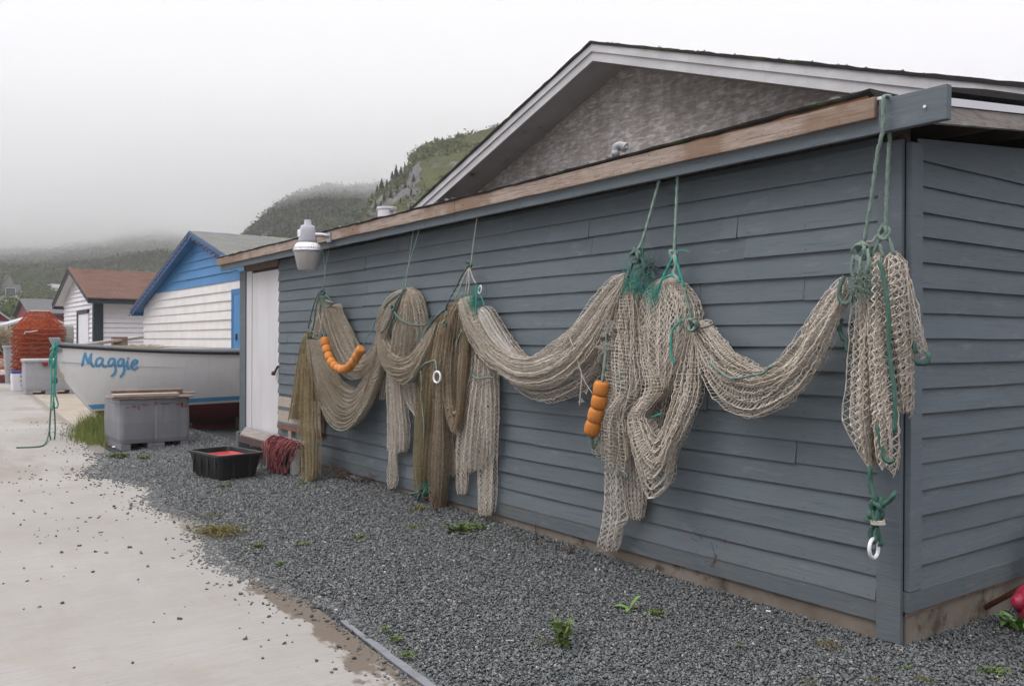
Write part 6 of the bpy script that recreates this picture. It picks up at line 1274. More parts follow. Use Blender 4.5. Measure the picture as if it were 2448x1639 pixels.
# ------------------------------------------------------------------ hills: height fields in polar steps about the harbour, rock and scrub
def hill_mat(name, greens, rock, rscale, rl, rh, sl=.55):
    t = NT(name); v = t.pos(); n = t.noise(v, .035 * rscale, 8, .62, .4); n2 = t.noise(v, .25 * rscale, 6, .7); g = t.noise(v, .11 * rscale, 6, .65); f = t.noise(v, 1.1 * rscale, 4, .7)
    c = t.ramp(g, [(.3, greens[0]), (.5, greens[1]), (.68, greens[2])]); c = t.mix(t.math('MULTIPLY', t.step(f, .45, .7), .7), c, tuple(x * .45 for x in greens[0]))
    rk = t.ramp(t.noise(t.pos((1, 1, .35)), .5 * rscale, 7, .75, .8), [(.3, tuple(x * .35 for x in rock)), (.5, rock), (.72, tuple(x * 1.5 for x in rock))])
    geo = t.node('ShaderNodeNewGeometry'); nz = t.sep(geo.outputs['Normal'])[2]
    m = t.math('ADD', t.math('MULTIPLY', n, .9), t.math('ADD', t.math('MULTIPLY', n2, .35), t.math('MULTIPLY', t.math('SUBTRACT', sl, nz), .8)))
    t.base(t.mix(t.step(m, rl, rh), c, rk)); t.bump(t.math('ADD', f, g), .7, .6 / rscale); return t.set(.95, .1)
def hill(name, crest, r0, rc, r1, mat, seed, nth=260, nr=90, rough=.06, pw=.9, label=None):
    """crest: [(photo x, photo y)] of the skyline, as a direction and a height above the eye at range RC"""
    th = np.array([math.atan2(ray(x, y)[1], -ray(x, y)[0]) for x, y in crest]); zz = np.array([CAMH + (ray(x, y)[2] / math.hypot(*ray(x, y)[:2])) * rc for x, y in crest])
    k = np.argsort(th); th, zz = th[k], zz[k]; T = np.linspace(th[0], th[-1], nth); C = np.interp(T, th, zz)
    rs = np.concatenate([np.linspace(r0, rc, int(nr * .75)), np.linspace(rc, r1, nr - int(nr * .75) + 1)[1:]])
    TT, RR = np.meshgrid(T, rs); X = EYE[0] - RR * np.cos(TT); Y = EYE[1] + RR * np.sin(TT)
    u = np.clip((RR - r0) / (rc - r0), 0, 1); prof = np.where(RR <= rc, u ** pw, 1 - .25 * ((RR - rc) / (r1 - rc)) ** 1.3)
    CC = np.interp(TT, th, zz); s = rc * .12
    big = fbm(X / s, Y / s, 5, seed); fine = fbm(X / (s * .16), Y / (s * .16), 4, seed + 5)
    led = np.abs(fbm(X / (s * .5), Y / (s * .5), 4, seed + 9))
    Z = CC * prof + CC * rough * (big * 1.6 * np.sin(PI * np.clip(u, 0, 1)) ** .6 + fine * .35) - CC * rough * .8 * led * u * (RR <= rc)
    Z = np.where(RR <= r0 + 1, -.6, Z); n = nth
    mb = MB(); mb.add(np.stack([X.ravel(), Y.ravel(), Z.ravel()], 1), [(j * n + i + 1, j * n + i, (j + 1) * n + i, (j + 1) * n + i + 1) for j in range(len(rs) - 1) for i in range(n - 1)])
    o = solo(mb, name, mat, label, None, kind='structure', smooth=True); return o, (T, rs, Z)
def sample(hd, th, r):
    T, rs, Z = hd; i = np.clip(np.searchsorted(T, th), 1, len(T) - 1); j = np.clip(np.searchsorted(rs, r), 1, len(rs) - 1)
    a = (th - T[i - 1]) / (T[i] - T[i - 1]); b = (r - rs[j - 1]) / (rs[j] - rs[j - 1])
    return (Z[j - 1, i - 1] * (1 - a) + Z[j - 1, i] * a) * (1 - b) + (Z[j, i - 1] * (1 - a) + Z[j, i] * a) * b
NEARG = [(.05, .062, .024), (.078, .088, .03), (.115, .10, .04)]
FARG = [(.04, .055, .026), (.06, .075, .034), (.085, .095, .045)]
crest_n = [(560, 800), (700, 700), (790, 560), (830, 500), (850, 462), (870, 440), (905, 410), (935, 385), (945, 352), (962, 333), (1000, 322), (1050, 308), (1130, 293), (1250, 268), (1500, 230), (1900, 210)]
o1, h1 = hill('hill', crest_n, 70, 190, 330, hill_mat('near_hill_scrub', NEARG, (.17, .165, .165), 1.5, .44, .50), 21, 300, 110, .045, .85)
crest_m = [(300, 800), (500, 640), (560, 545), (585, 520), (612, 492), (640, 466), (690, 440), (740, 424), (800, 419), (860, 420), (920, 425), (1000, 440), (1150, 470)]
o2, h2 = hill('hill', crest_m, 200, 380, 620, hill_mat('middle_hill_scrub', FARG, (.145, .14, .14), .9, .47, .58), 33, 260, 90, .06, .7)
crest_f = [(-500, 550), (-250, 552), (0, 555), (120, 548), (250, 528), (350, 505), (450, 520), (600, 530), (800, 540)]
o3, h3 = hill('hill', crest_f, 75, 640, 900, hill_mat('far_hill_scrub', FARG, (.14, .135, .13), .6, .54, .64), 47, 240, 150, .075, 1.7)
# scrub on the hillsides: tufts of small leaf faces
def scrub(hd, n, r_lo, r_hi, seed, size, name, mat, label, tmin=None, tmax=None, k=9):
    rg = np.random.default_rng(seed); T, rs, Z = hd; th = rg.uniform(tmin or T[0], tmax or T[-1], n); r = np.sqrt(rg.uniform(r_lo ** 2, r_hi ** 2, n)); z = sample(hd, th, r)
    X = EYE[0] - r * np.cos(th); Y = EYE[1] + r * np.sin(th); keep = fbm(X / 14., Y / 14., 4, seed) > (-.02 if r_hi < 200 else -.22); X, Y, z, r = X[keep], Y[keep], z[keep], r[keep]; n = len(X)
    sz = size * r * (.5 + rg.uniform(size=n)); c = np.stack([X, Y, z + sz * .12], 1)[:, None, :]
    p = c + rg.normal(size=(n, k, 3)) * (sz[:, None, None] * np.array([.45, .45, .17])); a = rg.normal(size=(n, k, 3)) * sz[:, None, None] * .22; b = rg.normal(size=(n, k, 3)) * sz[:, None, None] * .22
    V = np.stack([p, p + a, p + b], 2).reshape(-1, 3); m = len(V) // 3
    me = bpy.data.meshes.new(name); me.vertices.add(3 * m); me.vertices.foreach_set('co', V.astype(np.float32).ravel()); me.loops.add(3 * m); me.loops.foreach_set('vertex_index', np.arange(3 * m, dtype=np.int32))
    me.polygons.add(m); me.polygons.foreach_set('loop_start', np.arange(0, 3 * m, 3, dtype=np.int32)); me.polygons.foreach_set('loop_total', np.full(m, 3, np.int32)); me.update(calc_edges=True); me.materials.append(mat)
    o = bpy.data.objects.new(name, me); COL.objects.link(o); tag(o, label, None, kind='stuff'); return o
ang = lambda x: math.atan2(ray(x, 700)[1], -ray(x, 700)[0])
scrub(h1, 6500, 95, 192, 5, .0062, 'hillside_scrub', mat_leaf('near_scrub', (.055, .08, .02), (.095, .12, .028), (.16, .15, .045)), 'low green scrub covering the nearest hill', ang(800), ang(1200))
scrub(h2, 7000, 220, 385, 6, .0062, 'hillside_scrub', mat_leaf('middle_scrub', (.035, .05, .025), (.055, .07, .032)), 'dark scrub and small firs covering the middle hill', ang(540), ang(960))
scrub(h3, 26000, 230, 640, 7, .0050, 'hillside_scrub', mat_leaf('far_scrub', (.035, .05, .024), (.06, .075, .034), (.085, .095, .045)), 'grey green scrub covering the far hillside under the fog', ang(-60), ang(560))
# firs along the near ridge
def fir_mesh(seed):
    rg = np.random.default_rng(seed); mb = MB(); h = 1.
    for i in range(26):
        z = .10 + .90 * i / 26; r = .24 * (1 - z) ** .85 + .018
        for j in range(9):
            a = rg.uniform(0, 2 * PI); rr = r * rg.uniform(.7, 1.25); x, y = math.cos(a), math.sin(a); w = .045 * (1.1 - z) + .012
            mb.add([(x * .01 - y * w, y * .01 + x * w, z + .03), (x * .01 + y * w, y * .01 - x * w, z + .03), (x * rr, y * rr, z - .045 - .06 * rr), (x * rr * .5, y * rr * .5, z + .05)], [(0, 1, 2), (0, 2, 3)])
    tr = MB(); tr.lathe([(.022, -.05), (.016, .4), (.004, .98)], 6); return mb, tr
FM = []
for sd_ in (3, 9, 14):
    a, b = fir_mesh(sd_); t = thing('fir_tree', 'x', 'fir tree', (0, 0, 0)); a.build('crown', FIR, t); b.build('trunk', BARK, t); FM.append(t)
GF = 'small firs on the ridge of the near hill'
spots = [(850, 466, 26), (862, 450, 30), (872, 440, 34), (884, 430, 24), (896, 420, 30), (905, 410, 36), (916, 402, 24), (925, 394, 22), (934, 388, 18), (878, 462, 26), (893, 452, 22), (908, 440, 26), (858, 480, 22), (926, 430, 20), (945, 415, 20), (1000, 322, 12), (1010, 320, 10), (1030, 314, 9), (1046, 309, 13), (1054, 308, 8), (1085, 300, 8), (962, 345, 8), (1052, 320, 8), (940, 445, 18), (915, 468, 18), (870, 478, 20)]
for i, (x, y, hp_) in enumerate(spots):
    t = FM[i % 3] if i < 3 else copy_tree(FM[i % 3])
    th = ang(x); best = 190.
    for r_ in np.linspace(100, 190, 91):
        z = sample(h1, np.array(th), np.array(r_)); yy = to_px((EYE[0] - r_ * math.cos(th), EYE[1] + r_ * math.sin(th), float(z)))[1]
        if yy <= y + 1: best = r_; break
    z = float(sample(h1, np.array(th), np.array(best))); P = (EYE[0] - best * math.cos(th), EYE[1] + best * math.sin(th), z - .1)
    hgt = hp_ * depth_of(P) / (FPX / S); t.location = P; t.scale = (hgt, hgt, hgt) if i % 2 else (hgt * 1.2, hgt * 1.2, hgt); t.rotation_euler.z = i * 1.3
    t['label'] = 'small dark fir on the ridge of the near hill left of the gable'; t['group'] = GF
# ------------------------------------------------------------------ village under the far hill
def on_hill(x, y, hd=h3, lo=76., hi=520., fallback=120.):
    th = ang_xy(x, y)
    for r_ in np.arange(lo, hi, 1.5):
        z = float(sample(hd, np.array(th), np.array(r_))); P = (EYE[0] - r_ * math.cos(th), EYE[1] + r_ * math.sin(th), z)
        if to_px(P)[1] <= y: return np.array(P)
    return at(x, y, fallback)
def ang_xy(x, y): d = ray(x, y); return math.atan2(d[1], -d[0])
def village(name, label, x, y, D, w, d, h, rh, wall, roof, gable='x', rz=0., extra=None, base=2.):
    p = at(x, y, D) if D < 100 else on_hill(x, y); k0 = depth_of(p) / D; w, d, h, rh = w * k0, d * k0, h * k0, rh * k0; extra = [(a * k0, b * k0, c * k0, e_ * k0, m_) for a, b, c, e_, m_ in (extra or [])]; t = thing(name, label, 'house', p, rz); mb = MB(); mb.box((-w / 2, -d / 2, -base), (w / 2, d / 2, h)); 
    g = [(-w / 2, -d / 2 + .01, h), (w / 2, -d / 2 + .01, h), (0, -d / 2 + .01, h + rh - .06)] if gable == 'y' else [(-w / 2 + .01, -d / 2, h), (-w / 2 + .01, d / 2, h), (-w / 2 + .01, 0, h + rh - .06)]
    mb.prism(g, (0, d - .02, 0) if gable == 'y' else (w - .02, 0, 0)); mb.build('wall', wall, t, fix=True)
    mb = MB(); e = .3
    if gable == 'y':
        for sg in (-1, 1): mb.prism([(0, -d / 2 - e, h + rh), (sg * (w / 2 + e), -d / 2 - e, h - rh * e / (w / 2)), (sg * (w / 2 + e), -d / 2 - e, h - rh * e / (w / 2) - .14), (0, -d / 2 - e, h + rh - .14)], (0, d + 2 * e, 0))
    else:
        for sg in (-1, 1): mb.prism([(-w / 2 - e, 0, h + rh), (-w / 2 - e, sg * (d / 2 + e), h - rh * e / (d / 2)), (-w / 2 - e, sg * (d / 2 + e), h - rh * e / (d / 2) - .14), (-w / 2 - e, 0, h + rh - .14)], (w + 2 * e, 0, 0))
    mb.build('roof', roof, t, fix=True)
    for (wx, wz, ww, wh, mm) in (extra or []):
        mb = MB(); mb.box((w / 2 - .01, wx - ww / 2, wz - wh / 2), (w / 2 + .05, wx + ww / 2, wz + wh / 2)); f = mb.build('window', mm, t)
        mb = MB(); mb.box((w / 2 + .04, wx - ww / 2 + .12, wz - wh / 2 + .12), (w / 2 + .07, wx + ww / 2 - .12, wz + wh / 2 - .12)); mb.build('pane', DARKGLASS, f)
    return t
DARKGLASS = simple('dark_window_glass', (.03, .035, .04), (.05, .055, .06), 3., .15, .5)
SLATE = simple('grey_roofing', (.11, .11, .115), (.085, .085, .09), 4., .85, .2); GREYWALL = simple('dark_grey_wall', (.07, .075, .08), (.06, .065, .07), 4., .7, .2)
BEIGE = simple('beige_wall', (.36, .33, .27), (.31, .28, .23), 4., .7, .2); ROOFW = simple('pale_roof', (.42, .42, .43), (.36, .36, .37), 4., .7, .2)
P_ = lambda x, y: ((x / 5.227) / S, (640 + y / 5.227) / S)
# green shed, red shed, red wall near the pots (60 m), then houses on the slope
def px_house(nm, label, xl, xr, ytop, ybase, D, rh, wall, roof, gable, extra=None, d=7.):
    (a, yb), (b, _) = P_(xl, ybase), P_(xr, ybase); w = (b - a) * D / (FPX / S); h = (P_(0, ybase)[1] - P_(0, ytop)[1]) * D / (FPX / S)
    # the visible face looks along +x; its width runs along y
    return village(nm, label, (a + b) / 2, yb, D, d, w, h - 0, rh, wall, roof, gable, 0., extra)
g_ = px_house('green_shed', 'sage green shed with white trim and low pitched white roof at far left', 95, 700, 700, 975, 58., .55, GREEN_PAINT, ROOFW, 'x')
bb = min(v.co.y for v in g_.children[0].data.vertices); hb = max(v.co.z for v in g_.children[0].data.vertices if abs(v.co.y - bb) < .02)
mb = MB(); mb.box((3.5, bb, -1.), (3.54, bb + .14, hb - .02)); mb.build('corner_board', WHITE_CLEAN, g_)
px_house('red_shed', 'dark red shed with a slate roof behind the orange pots', 330, 900, 570, 900, 74., .0 + 1.2, RED_PAINT, SLATE, 'y', d=9.)
rw = px_house('red_building', 'red and white building cut by the left edge of the picture', -300, 92, 690, 985, 66., .9, RED_PAINT, ROOFW, 'x')
ys = [v.co.y for v in rw.children[0].data.vertices]; mb = MB(); mb.box((3.51, min(ys), -2), (3.54, max(ys), 1.85)); mb.build('white_band', WHITE_CLEAN, rw)
px_house('house', 'dark grey two window house among the trees on the far slope', 105, 228, 335, 420, 150., 1.6, GREYWALL, SLATE, 'y', [(-.8, 1.2, 1.5, 1.6, WHITE_CLEAN), (1.3, .9, 1.2, 1.2, WHITE_CLEAN)])
px_house('house', 'small beige house topmost on the far slope at the left edge', 40, 140, 205, 262, 175., 1.9, BEIGE, SLATE, 'x')
px_house('house', 'long white house showing between the trees and the brown roof', 560, 760, 300, 400, 140., 1.2, WHITE_CLEAN, ROOFW, 'y')
px_house('house', 'white house with a pale roof behind the green shed', -60, 110, 490, 560, 105., 1.2, WHITE_CLEAN, SLATE, 'x')
px_house('house', 'small white house below the dark grey house on the slope', 130, 215, 450, 500, 125., 1.0, WHITE_CLEAN, ROOFW, 'x')
# trees of the village
def tree_mesh(seed, n=1900):
    rg = np.random.default_rng(seed); mb = MB(); cl = rg.normal(size=(15, 3)) * [.34, .34, .26] + [0, 0, .62]; cl[:, 2] = np.clip(cl[:, 2], .2, 1.05)
    for i in range(n):
        c = cl[rg.integers(len(cl))]; v = rg.normal(size=3); v /= np.linalg.norm(v); p = c + v * rg.uniform(.10, .25) ; a = rg.normal(size=3) * .034; b = rg.normal(size=3) * .034
        mb.add([p, p + a, p + a + b, p + b], [(0, 1, 2, 3)])
    tr = MB(); tr.tube([(0, 0, -.1), (.01, 0, .2), (0, .02, .5), (.02, 0, .8)], [.035, .028, .018, .008], 7)
    for c in cl[:8]: tr.tube([(0, 0, .2 + .02 * c[0]), c * .6 + np.array([0, 0, .12]), c], [.014, .009, .004], 5)
    return mb, tr
TM = []
for sd_ in (2, 6, 11):
    a, b = tree_mesh(sd_); t = thing('tree', 'x', 'tree', (0, 0, 0)); a.build('crown', TREE_LEAF, t); b.build('trunk', BARK, t); TM.append(t)
rt_ = random.Random(77)
tl = [(rt_.uniform(-20, 720), rt_.uniform(90, 420), rt_.uniform(50, 100), 150) for _ in range(46)] + [(20, 130, 60, 190), (130, 110, 60, 185), (260, 130, 70, 180), (370, 160, 80, 175), (480, 190, 90, 168), (600, 200, 90, 165), (700, 200, 80, 165), (30, 220, 70, 170), (240, 260, 110, 150), (330, 300, 130, 142), (430, 330, 150, 135), (520, 360, 150, 132), (620, 400, 120, 130), (300, 440, 150, 115), (400, 470, 120, 112), (200, 560, 170, 96), (100, 600, 120, 92), (280, 560, 130, 100), (480, 440, 120, 118), (10, 380, 90, 135), (60, 440, 80, 128), (180, 480, 70, 110), (560, 460, 110, 116), (20, 610, 110, 92)]
KL = ['bushy green tree on the village slope']
for i, (x, y, hh, D) in enumerate(tl):
    t = TM[i % 3] if i < 3 else copy_tree(TM[i % 3]); X_, Y_ = P_(x, y + hh * .45); p = on_hill(X_, Y_) if y < 480 else at(X_, Y_, D); D = depth_of(p); s_ = hh / 5.227 / S * D / (FPX / S) * 1.35
    t.location = p; t.scale = (s_ * 1.35, s_ * 1.35, s_); t.rotation_euler.z = i * 2.1; t['group'] = 'trees on the village slope'
    t['label'] = 'bushy green tree on the village slope beyond the sheds'
# ------------------------------------------------------------------ small plants in the gravel
def weed(label, x, y, size, kind='leaf', seed=0, n=None, flat=.5, mat=None, name='weed', cat='weed', group='small weeds growing through the gravel'):
    rg = np.random.default_rng(seed * 7 + 1); p = on_z(x, y, .012); s = size * depth_of(p) / (FPX / S); t = thing(name, label, cat, p, 0, group); mb = MB()
    for i in range(n or 46):
        a = rg.uniform(0, 2 * PI); el = rg.uniform(.15, 1.25); L = s * (rg.uniform(.14, .36) if kind == 'leaf' else rg.uniform(.05, .13)); d = np.array([math.cos(a) * math.cos(el), math.sin(a) * math.cos(el), math.sin(el) * flat * 1.6]); o = rg.normal(size=3) * ([s * .2, s * .2, 0] if kind == 'leaf' else [s * .30, s * .24, 0]) + [0, 0, .006]; o[2] += 0 if kind == 'leaf' else .02 * math.exp(-(o[0] ** 2 + o[1] ** 2) / (s * .3) ** 2)
        q = o + d * L; w = L * (.15 if kind == 'leaf' else .14); sd_ = np.cross(d, [0, 0, 1]); sd_ /= np.linalg.norm(sd_) + 1e-9; md = o + d * L * .55 + [0, 0, L * .06]
        mb.add([o - sd_ * w * .2, o + sd_ * w * .2, md + sd_ * w, q - [0, 0, L * .12], md - sd_ * w], [(0, 1, 2, 3, 4)])
    mb.build('leaves', mat or LEAF, t); return t
GW = 'small weeds growing through the gravel'
W_ = [('weed with feathery leaves beside the broad dock leaf in the foreground gravel', 1497, 1405, 46), ('bright green clump against the shed wall below the pale net tails', 1065, 1215, 86), ('small green weed left of the bright clump by the wall', 945, 1208, 36), ('pale weed in mid gravel right of the orange moss', 592, 1250, 34), ('pale weed in mid gravel behind the frayed net end', 822, 1232, 40), ('pale weed between the two mid gravel weeds', 695, 1247, 30), ('weed at the foot of the leftmost net tail', 690, 1110, 40), ('weed right of the foot of the leftmost net tail', 738, 1115, 32), ('weed in front of the black tote', 513, 1113, 28), ('weed left of the bench leg', 603, 1083, 24), ('low weed by the metal edging', 935, 1500, 40), ('low weed a step behind the metal edging', 905, 1462, 34), ('low weed in the gravel nearest the edging corner', 880, 1440, 28), ('tiny weed at the gravel edge by the damp concrete', 640, 1290, 24), ('tiny weed in the gravel below the bright clump', 1135, 1265, 22), ('weed in the lower right gravel', 2270, 1540, 60), ('small weed below the shed corner', 2075, 1530, 30), ('weed behind the grey tub at the yard edge', 270, 1045, 44), ('weed at the lower right of the grey tub', 330, 1048, 30), ('pale weed right of the gravel centre', 1690, 1480, 24), ('tuft under the bench rope', 480, 1022, 30), ('low weed left of the dead stalks by the wall', 1172, 1238, 34)]
for i, (lab, x, y, s) in enumerate(W_): weed(lab, x, y, s, seed=i, n=int(60 + s * 2.2))
weed('patch of orange moss and weeds at the gravel edge', 500, 1216, 110, 'moss', 71, 900, .3, LEAF_RUST, 'moss_patch', 'moss'); weed('rusty plant against the wall behind the olive net tail', 955, 1172, 60, 'leaf', 72, 90, .7, LEAF_RUST, 'moss_patch', 'moss')
weed('small orange moss patch behind the larger one', 480, 1180, 44, 'moss', 73, 260, .3, LEAF_RUST, 'moss_patch', 'moss'); weed('brown moss beside the upright green sprig', 1245, 1472, 40, 'moss', 74, 260, .4, LEAF_RUST, 'moss_patch', 'moss')
for i, (x, y, s) in enumerate([(1890, 1480, 70), (2110, 1560, 50), (2000, 1562, 40), (1850, 1566, 40)]): weed(['dry grassy tuft in front of the shed corner', 'low dry tuft at the bottom right edge', 'low dry tuft at the bottom edge left of it', 'leftmost dry tuft at the bottom right'][i], x, y, s, 'moss', 80 + i, 200, .7, LEAF_RUST, 'moss_patch', 'moss')
# upright sprig
p = on_z(1290, 1480, .01); t = thing('sprig', 'upright green sprig of small leaves in the foreground gravel', 'weed', p); mb = MB(); lf = MB(); rg = np.random.default_rng(2)
for i in range(9):
    a = rg.uniform(0, 6.28); d = np.array([math.cos(a) * .4, math.sin(a) * .4, 1.]); L = rg.uniform(.08, .155); P = [d * L * u * [1, 1, 1] for u in (0, .4, .8, 1.)]; mb.tube(P, .0016, 5)
    for j in range(26): c = d * L * rg.uniform(.25, 1.05); v = rg.normal(size=3) * .012; w = rg.normal(size=3) * .008; lf.add([c, c + v + w, c + 2 * v, c + v - w], [(0, 1, 2, 3)])
mb.build('stems', LEAF_RUST, t); lf.build('leaves', LEAF, t)
# broad dock leaves
def leaf(mb, base, tip, w, bend, side=(1, 0, 0)):
    base = np.asarray(base, float); tip = np.asarray(tip, float); d = tip - base; s_ = np.cross(d, [0, 0, 1]); s_ = s_ / (np.linalg.norm(s_) + 1e-9); vs = []
    for i in range(9):
        u = i / 8; c = base + d * u + np.array([0, 0, bend * math.sin(PI * u)]); ww = w * math.sin(PI * (u * .92 + .06)) ** .8; vs += [c - s_ * ww + [0, 0, .2 * ww], c, c + s_ * ww + [0, 0, .2 * ww]]
    mb.add(vs, [(3 * i + k, 3 * i + k + 1, 3 * i + k + 4, 3 * i + k + 3) for i in range(8) for k in range(2)])
p = on_z(1440, 1395, .01); t = thing('dock_plant', 'broad leaved dock plant with one yellow leaf in the gravel', 'weed', p); mb = MB(); k_ = depth_of(p) / (FPX / S)
vR, vU = _rt * k_, _up * k_
leaf(mb, vU * 4, vR * 26 + vU * 34, .026, .012); leaf(mb, vU * 2, -vR * 36 + vU * 6 + _fw * .03, .022, .012); leaf(mb, vU * 2, -vR * 10 + vU * 4 - _fw * .06, .014, .01); mb.build('leaves', LEAF_DOCK, t)
mb = MB(); leaf(mb, vR * 4, vR * 20 + vU * 10 - _fw * .01, .014, .006); mb.build('yellow_leaf', simple('yellow_leaf', (.48, .27, .02), (.40, .2, .02), 30., .6, .2), t)
# dead stalks by the wall
def dead(label, x, y, hpx, seed, n=9, spread_=.5):
    p = on_z(x, y, .02); k_ = depth_of(p) / (FPX / S); t = thing('dead_stalks', label, 'dead plant', p, 0, 'dry dead plants along the foot of the wall'); mb = MB(); rg = np.random.default_rng(seed); h = hpx * k_
    for i in range(n):
        a = rg.uniform(0, 6.28); d = np.array([math.cos(a) * spread_, math.sin(a) * spread_ * .4 - .15, 1.]) * h * rg.uniform(.5, 1.); P = [np.zeros(3), d * .4 + rg.normal(size=3) * h * .06, d * .75 + rg.normal(size=3) * h * .08, d]; mb.tube(spline(P, 10), [.0026 * (1 - .07 * q) for q in range(10)], 5)
        for j in range(4): q = d * rg.uniform(.45, .95); e_ = q + rg.normal(size=3) * h * .16; mb.tube([q, (q + e_) / 2 + rg.normal(size=3) * h * .03, e_], .0013, 4)
    mb.build('stems', TWIG, t)
dead('branching dry stalks against the foundation right of the long pale tail', 1655, 1345, 130, 3, 9); dead('thin dry twigs just right of the pale net tail foot', 1500, 1290, 70, 4, 6); dead('single thin dark stalk by the foundation', 1232, 1252, 62, 5, 3, .12); dead('dry bent stalks low by the wall in the middle', 1300, 1268, 40, 6, 8, 1.2); dead('dark dry tangle by the wall right of the leftmost net', 815, 1108, 44, 7, 70, 3.2); dead('dry twigs beside the brown moss', 1005, 1180, 60, 8, 7, .6)
# debris: chip of wood, white shells
def bit(name, label, x, y, L, w, mat, rz, cat):
    p = on_z(x, y, .02); mb = MB(); c, s_ = math.cos(rz), math.sin(rz); mb.hexa([(p[0] + c * a - s_ * b, p[1] + s_ * a + c * b, p[2] + z) for z, k in ((0, 1.), (w * .5, .8)) for a, b in ((-L * k, -w * k), (L * k, -w * 1.1 * k), (L * k * .9, w * k), (-L * k * 1.1, w * .8 * k))]); solo(mb, name, mat, label, cat, bevel=.002)
bit('wood_chip', 'pale wood splinter on the gravel left of the upright sprig', 1166, 1464, .024, .006, PALE_WOOD, .7, 'wood chip'); bit('leaf_scrap', 'orange dead leaf on the gravel below the middle of the wall', 1422, 1300, .022, .010, RUST, .2, 'dead leaf')
bit('shell', 'white broken shell at the foundation near the shed corner', 1758, 1397, .016, .011, PLASTIC_WHITE, .4, 'shell'); bit('shell', 'smaller white shell left of the other at the foundation', 1726, 1392, .012, .008, PLASTIC_WHITE, 1.2, 'shell'); bit('wood_chip', 'orange brick chip on the gravel near the concrete edge', 785, 1377, .014, .008, RUST, .5, 'chip')
bit('foam_scrap', 'white foam scrap beside the grey tub foot', 263, 1022, .035, .03, PLASTIC_WHITE, .4, 'scrap')
# long grass beside the tub
p = on_z(222, 1003, .0); t = thing('grass_tuft', 'tall yellow green grass tuft between the boat bow and the grey tub', 'grass', p); mb = MB(); rg = np.random.default_rng(9)
for i in range(2200):
    bx, by = rg.normal() * .50, rg.normal() * .15; by += -.09 * bx; k_ = math.exp(-(bx / .55) ** 2 - (by / .3) ** 2); L = rg.uniform(.2, .56) * (.4 + .6 * k_); a = rg.uniform(0, 6.28); ln = rg.uniform(.05, .45) * L; w = .0035
    q0 = np.array([bx, by, 0]); q1 = q0 + [math.cos(a) * ln * .4, math.sin(a) * ln * .4, L * .6]; q2_ = q0 + [math.cos(a) * ln, math.sin(a) * ln, L]; sd_ = np.array([_rt[0], _rt[1], 0]) * w
    mb.add([q0 - sd_, q0 + sd_, q1 + sd_ * .8, q1 - sd_ * .8, q2_], [(0, 1, 2, 3), (3, 2, 4)])
mb.build('blades', GRASS, t)
# ------------------------------------------------------------------ right edge: buoy, rusty bar, tyre, weeds
bc = on_x(2372, 1380, .5); by_ = thing('buoy', 'round faded red buoy lying by the side wall at the right edge', 'buoy', bc)
r_ = .105; ax = np.array([-.85, -.25, .15]); ax /= np.linalg.norm(ax)
mb = MB(); mb.lathe([(r_ * math.sin(a) + .001, -r_ * math.cos(a)) for a in np.linspace(0, PI, 22)], 30); mb.build('body', BUOY_RED, by_, smooth=True)
mb = MB(); q = -_rt * .95 + np.array([0, 0, .1]); q /= np.linalg.norm(q); mb.lathe([(.05, r_ * .93), (.028, r_ * 1.04), (.026, r_ * 1.15), (.018, r_ * 1.18), (.008, r_ * 1.17)], 20, (0, 0, 0), q); mb.build('neck', BUOY_RED, by_, smooth=True)
a, b = on_z(2236, 1398, .02), on_x(2350, 1336, .32); mb = MB(); mb.bar(a, b + (b - a) * .3, .03, .022); solo(mb, 'iron_bar', RUST, 'rusty iron bar leaning past the red buoy to the wall', 'iron bar', bevel=.003)
ty = thing('tyre', 'dark rubber tyre leaning on the side wall behind the buoy', 'tyre', on_x(2366, 1306, .12)); mb = MB(); aa = np.linspace(0, 2 * PI, 49)[:-1]; mb.tube(np.stack([.05 * np.sin(aa) * 0 + .05 + .02 * np.cos(aa), .19 + .23 * np.cos(aa) , .05 + .23 * np.sin(aa)], 1), .048, 12, closed=True); mb.build('body', RUBBER, ty, smooth=True)
p = on_z(2335, 1440, .0); t = thing('dock_plant', 'clump of long green dock leaves below the red buoy', 'weed', p); mb = MB(); rg = np.random.default_rng(6)
for i in range(16): a = rg.uniform(0, 6.28); L = rg.uniform(.09, .19); leaf(mb, rg.normal(size=3) * [.03, .03, 0], np.array([math.cos(a) * L, math.sin(a) * L, rg.uniform(.02, .12)]), rg.uniform(.012, .022), .03)
mb.build('leaves', LEAF_DOCK, t)

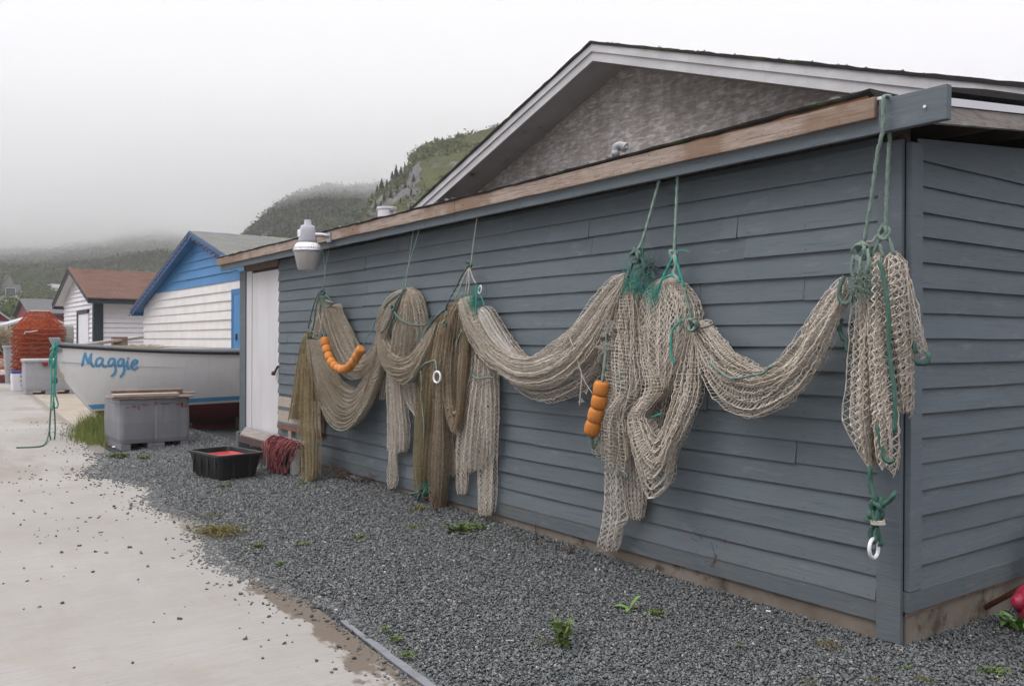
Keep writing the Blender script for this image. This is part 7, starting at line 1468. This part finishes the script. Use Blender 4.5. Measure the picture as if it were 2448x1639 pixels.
# ------------------------------------------------------------------ air: even haze round everything, and the fog bank on the hill tops
def vol_mat(name, dens, col, aniso=.0):
    m_ = bpy.data.materials.new(name); m_.use_nodes = True; nt = m_.node_tree; nt.nodes.remove(nt.nodes['Principled BSDF']); v = nt.nodes.new('ShaderNodeVolumePrincipled'); v.inputs['Density'].default_value = dens; v.inputs['Color'].default_value = (*col, 1); v.inputs['Anisotropy'].default_value = aniso; nt.links.new(v.outputs[0], nt.nodes['Material Output'].inputs['Volume']); return m_
HAZE = True
if HAZE:
    mb = MB(); mb.box((-1100, -110, -1.2), (60, 1000, 112)); tag(mb.build('haze', vol_mat('haze_air', .0005, (1., 1., 1.))), 'thin grey sea haze hanging over the whole harbour', None, kind='stuff')
    for k_, (zb, dens, lab) in enumerate([(50., .0065, 'lowest thin veil of the grey fog bank on the hills'), (60., .011, 'middle layer of the grey fog bank hiding the far hill tops'), (69., .018, 'dense upper layer of the grey fog bank below the sky')]):
        nx, ny = 40, 30; G, Lt = np.meshgrid(np.linspace(120, 900, nx), np.linspace(-650, 650, ny)); X = EYE[0] + _fw[0] * G + _rt[0] * Lt; Y = EYE[1] + _fw[1] * G + _rt[1] * Lt
        Zb = zb + 9. * fbm(X / 170., Y / 170., 4, 60 + k_) - (9. * np.clip((-Lt / G - .24) / .2, 0, 1) + 13. * np.clip((-Lt / G - .41) / .13, 0, 1)) * np.clip((G - 300) / 200., 0, 1); Zb = Zb + 20. * np.clip((270 - G) / 110., 0, 1); Zt = 100. + 1.3 * k_ + 0 * Zb; n = nx * ny; mb = MB()
        b_ = [(j * nx + i, j * nx + i + 1, (j + 1) * nx + i + 1, (j + 1) * nx + i) for j in range(ny - 1) for i in range(nx - 1)]
        rim = [i for i in range(nx)] + [j * nx + nx - 1 for j in range(1, ny)] + [(ny - 1) * nx + i for i in range(nx - 2, -1, -1)] + [j * nx for j in range(ny - 2, 0, -1)]
        mb.add(np.concatenate([np.stack([X.ravel(), Y.ravel(), Zb.ravel()], 1), np.stack([X.ravel(), Y.ravel(), Zt.ravel()], 1)]), [f[::-1] for f in b_] + [tuple(i + n for i in f) for f in b_] + [(rim[i], rim[(i + 1) % len(rim)], rim[(i + 1) % len(rim)] + n, rim[i] + n) for i in range(len(rim))])
        tag(mb.build('fog_bank', vol_mat('fog_air', dens, (1., 1., 1.)), fix=True), lab, None, kind='stuff')
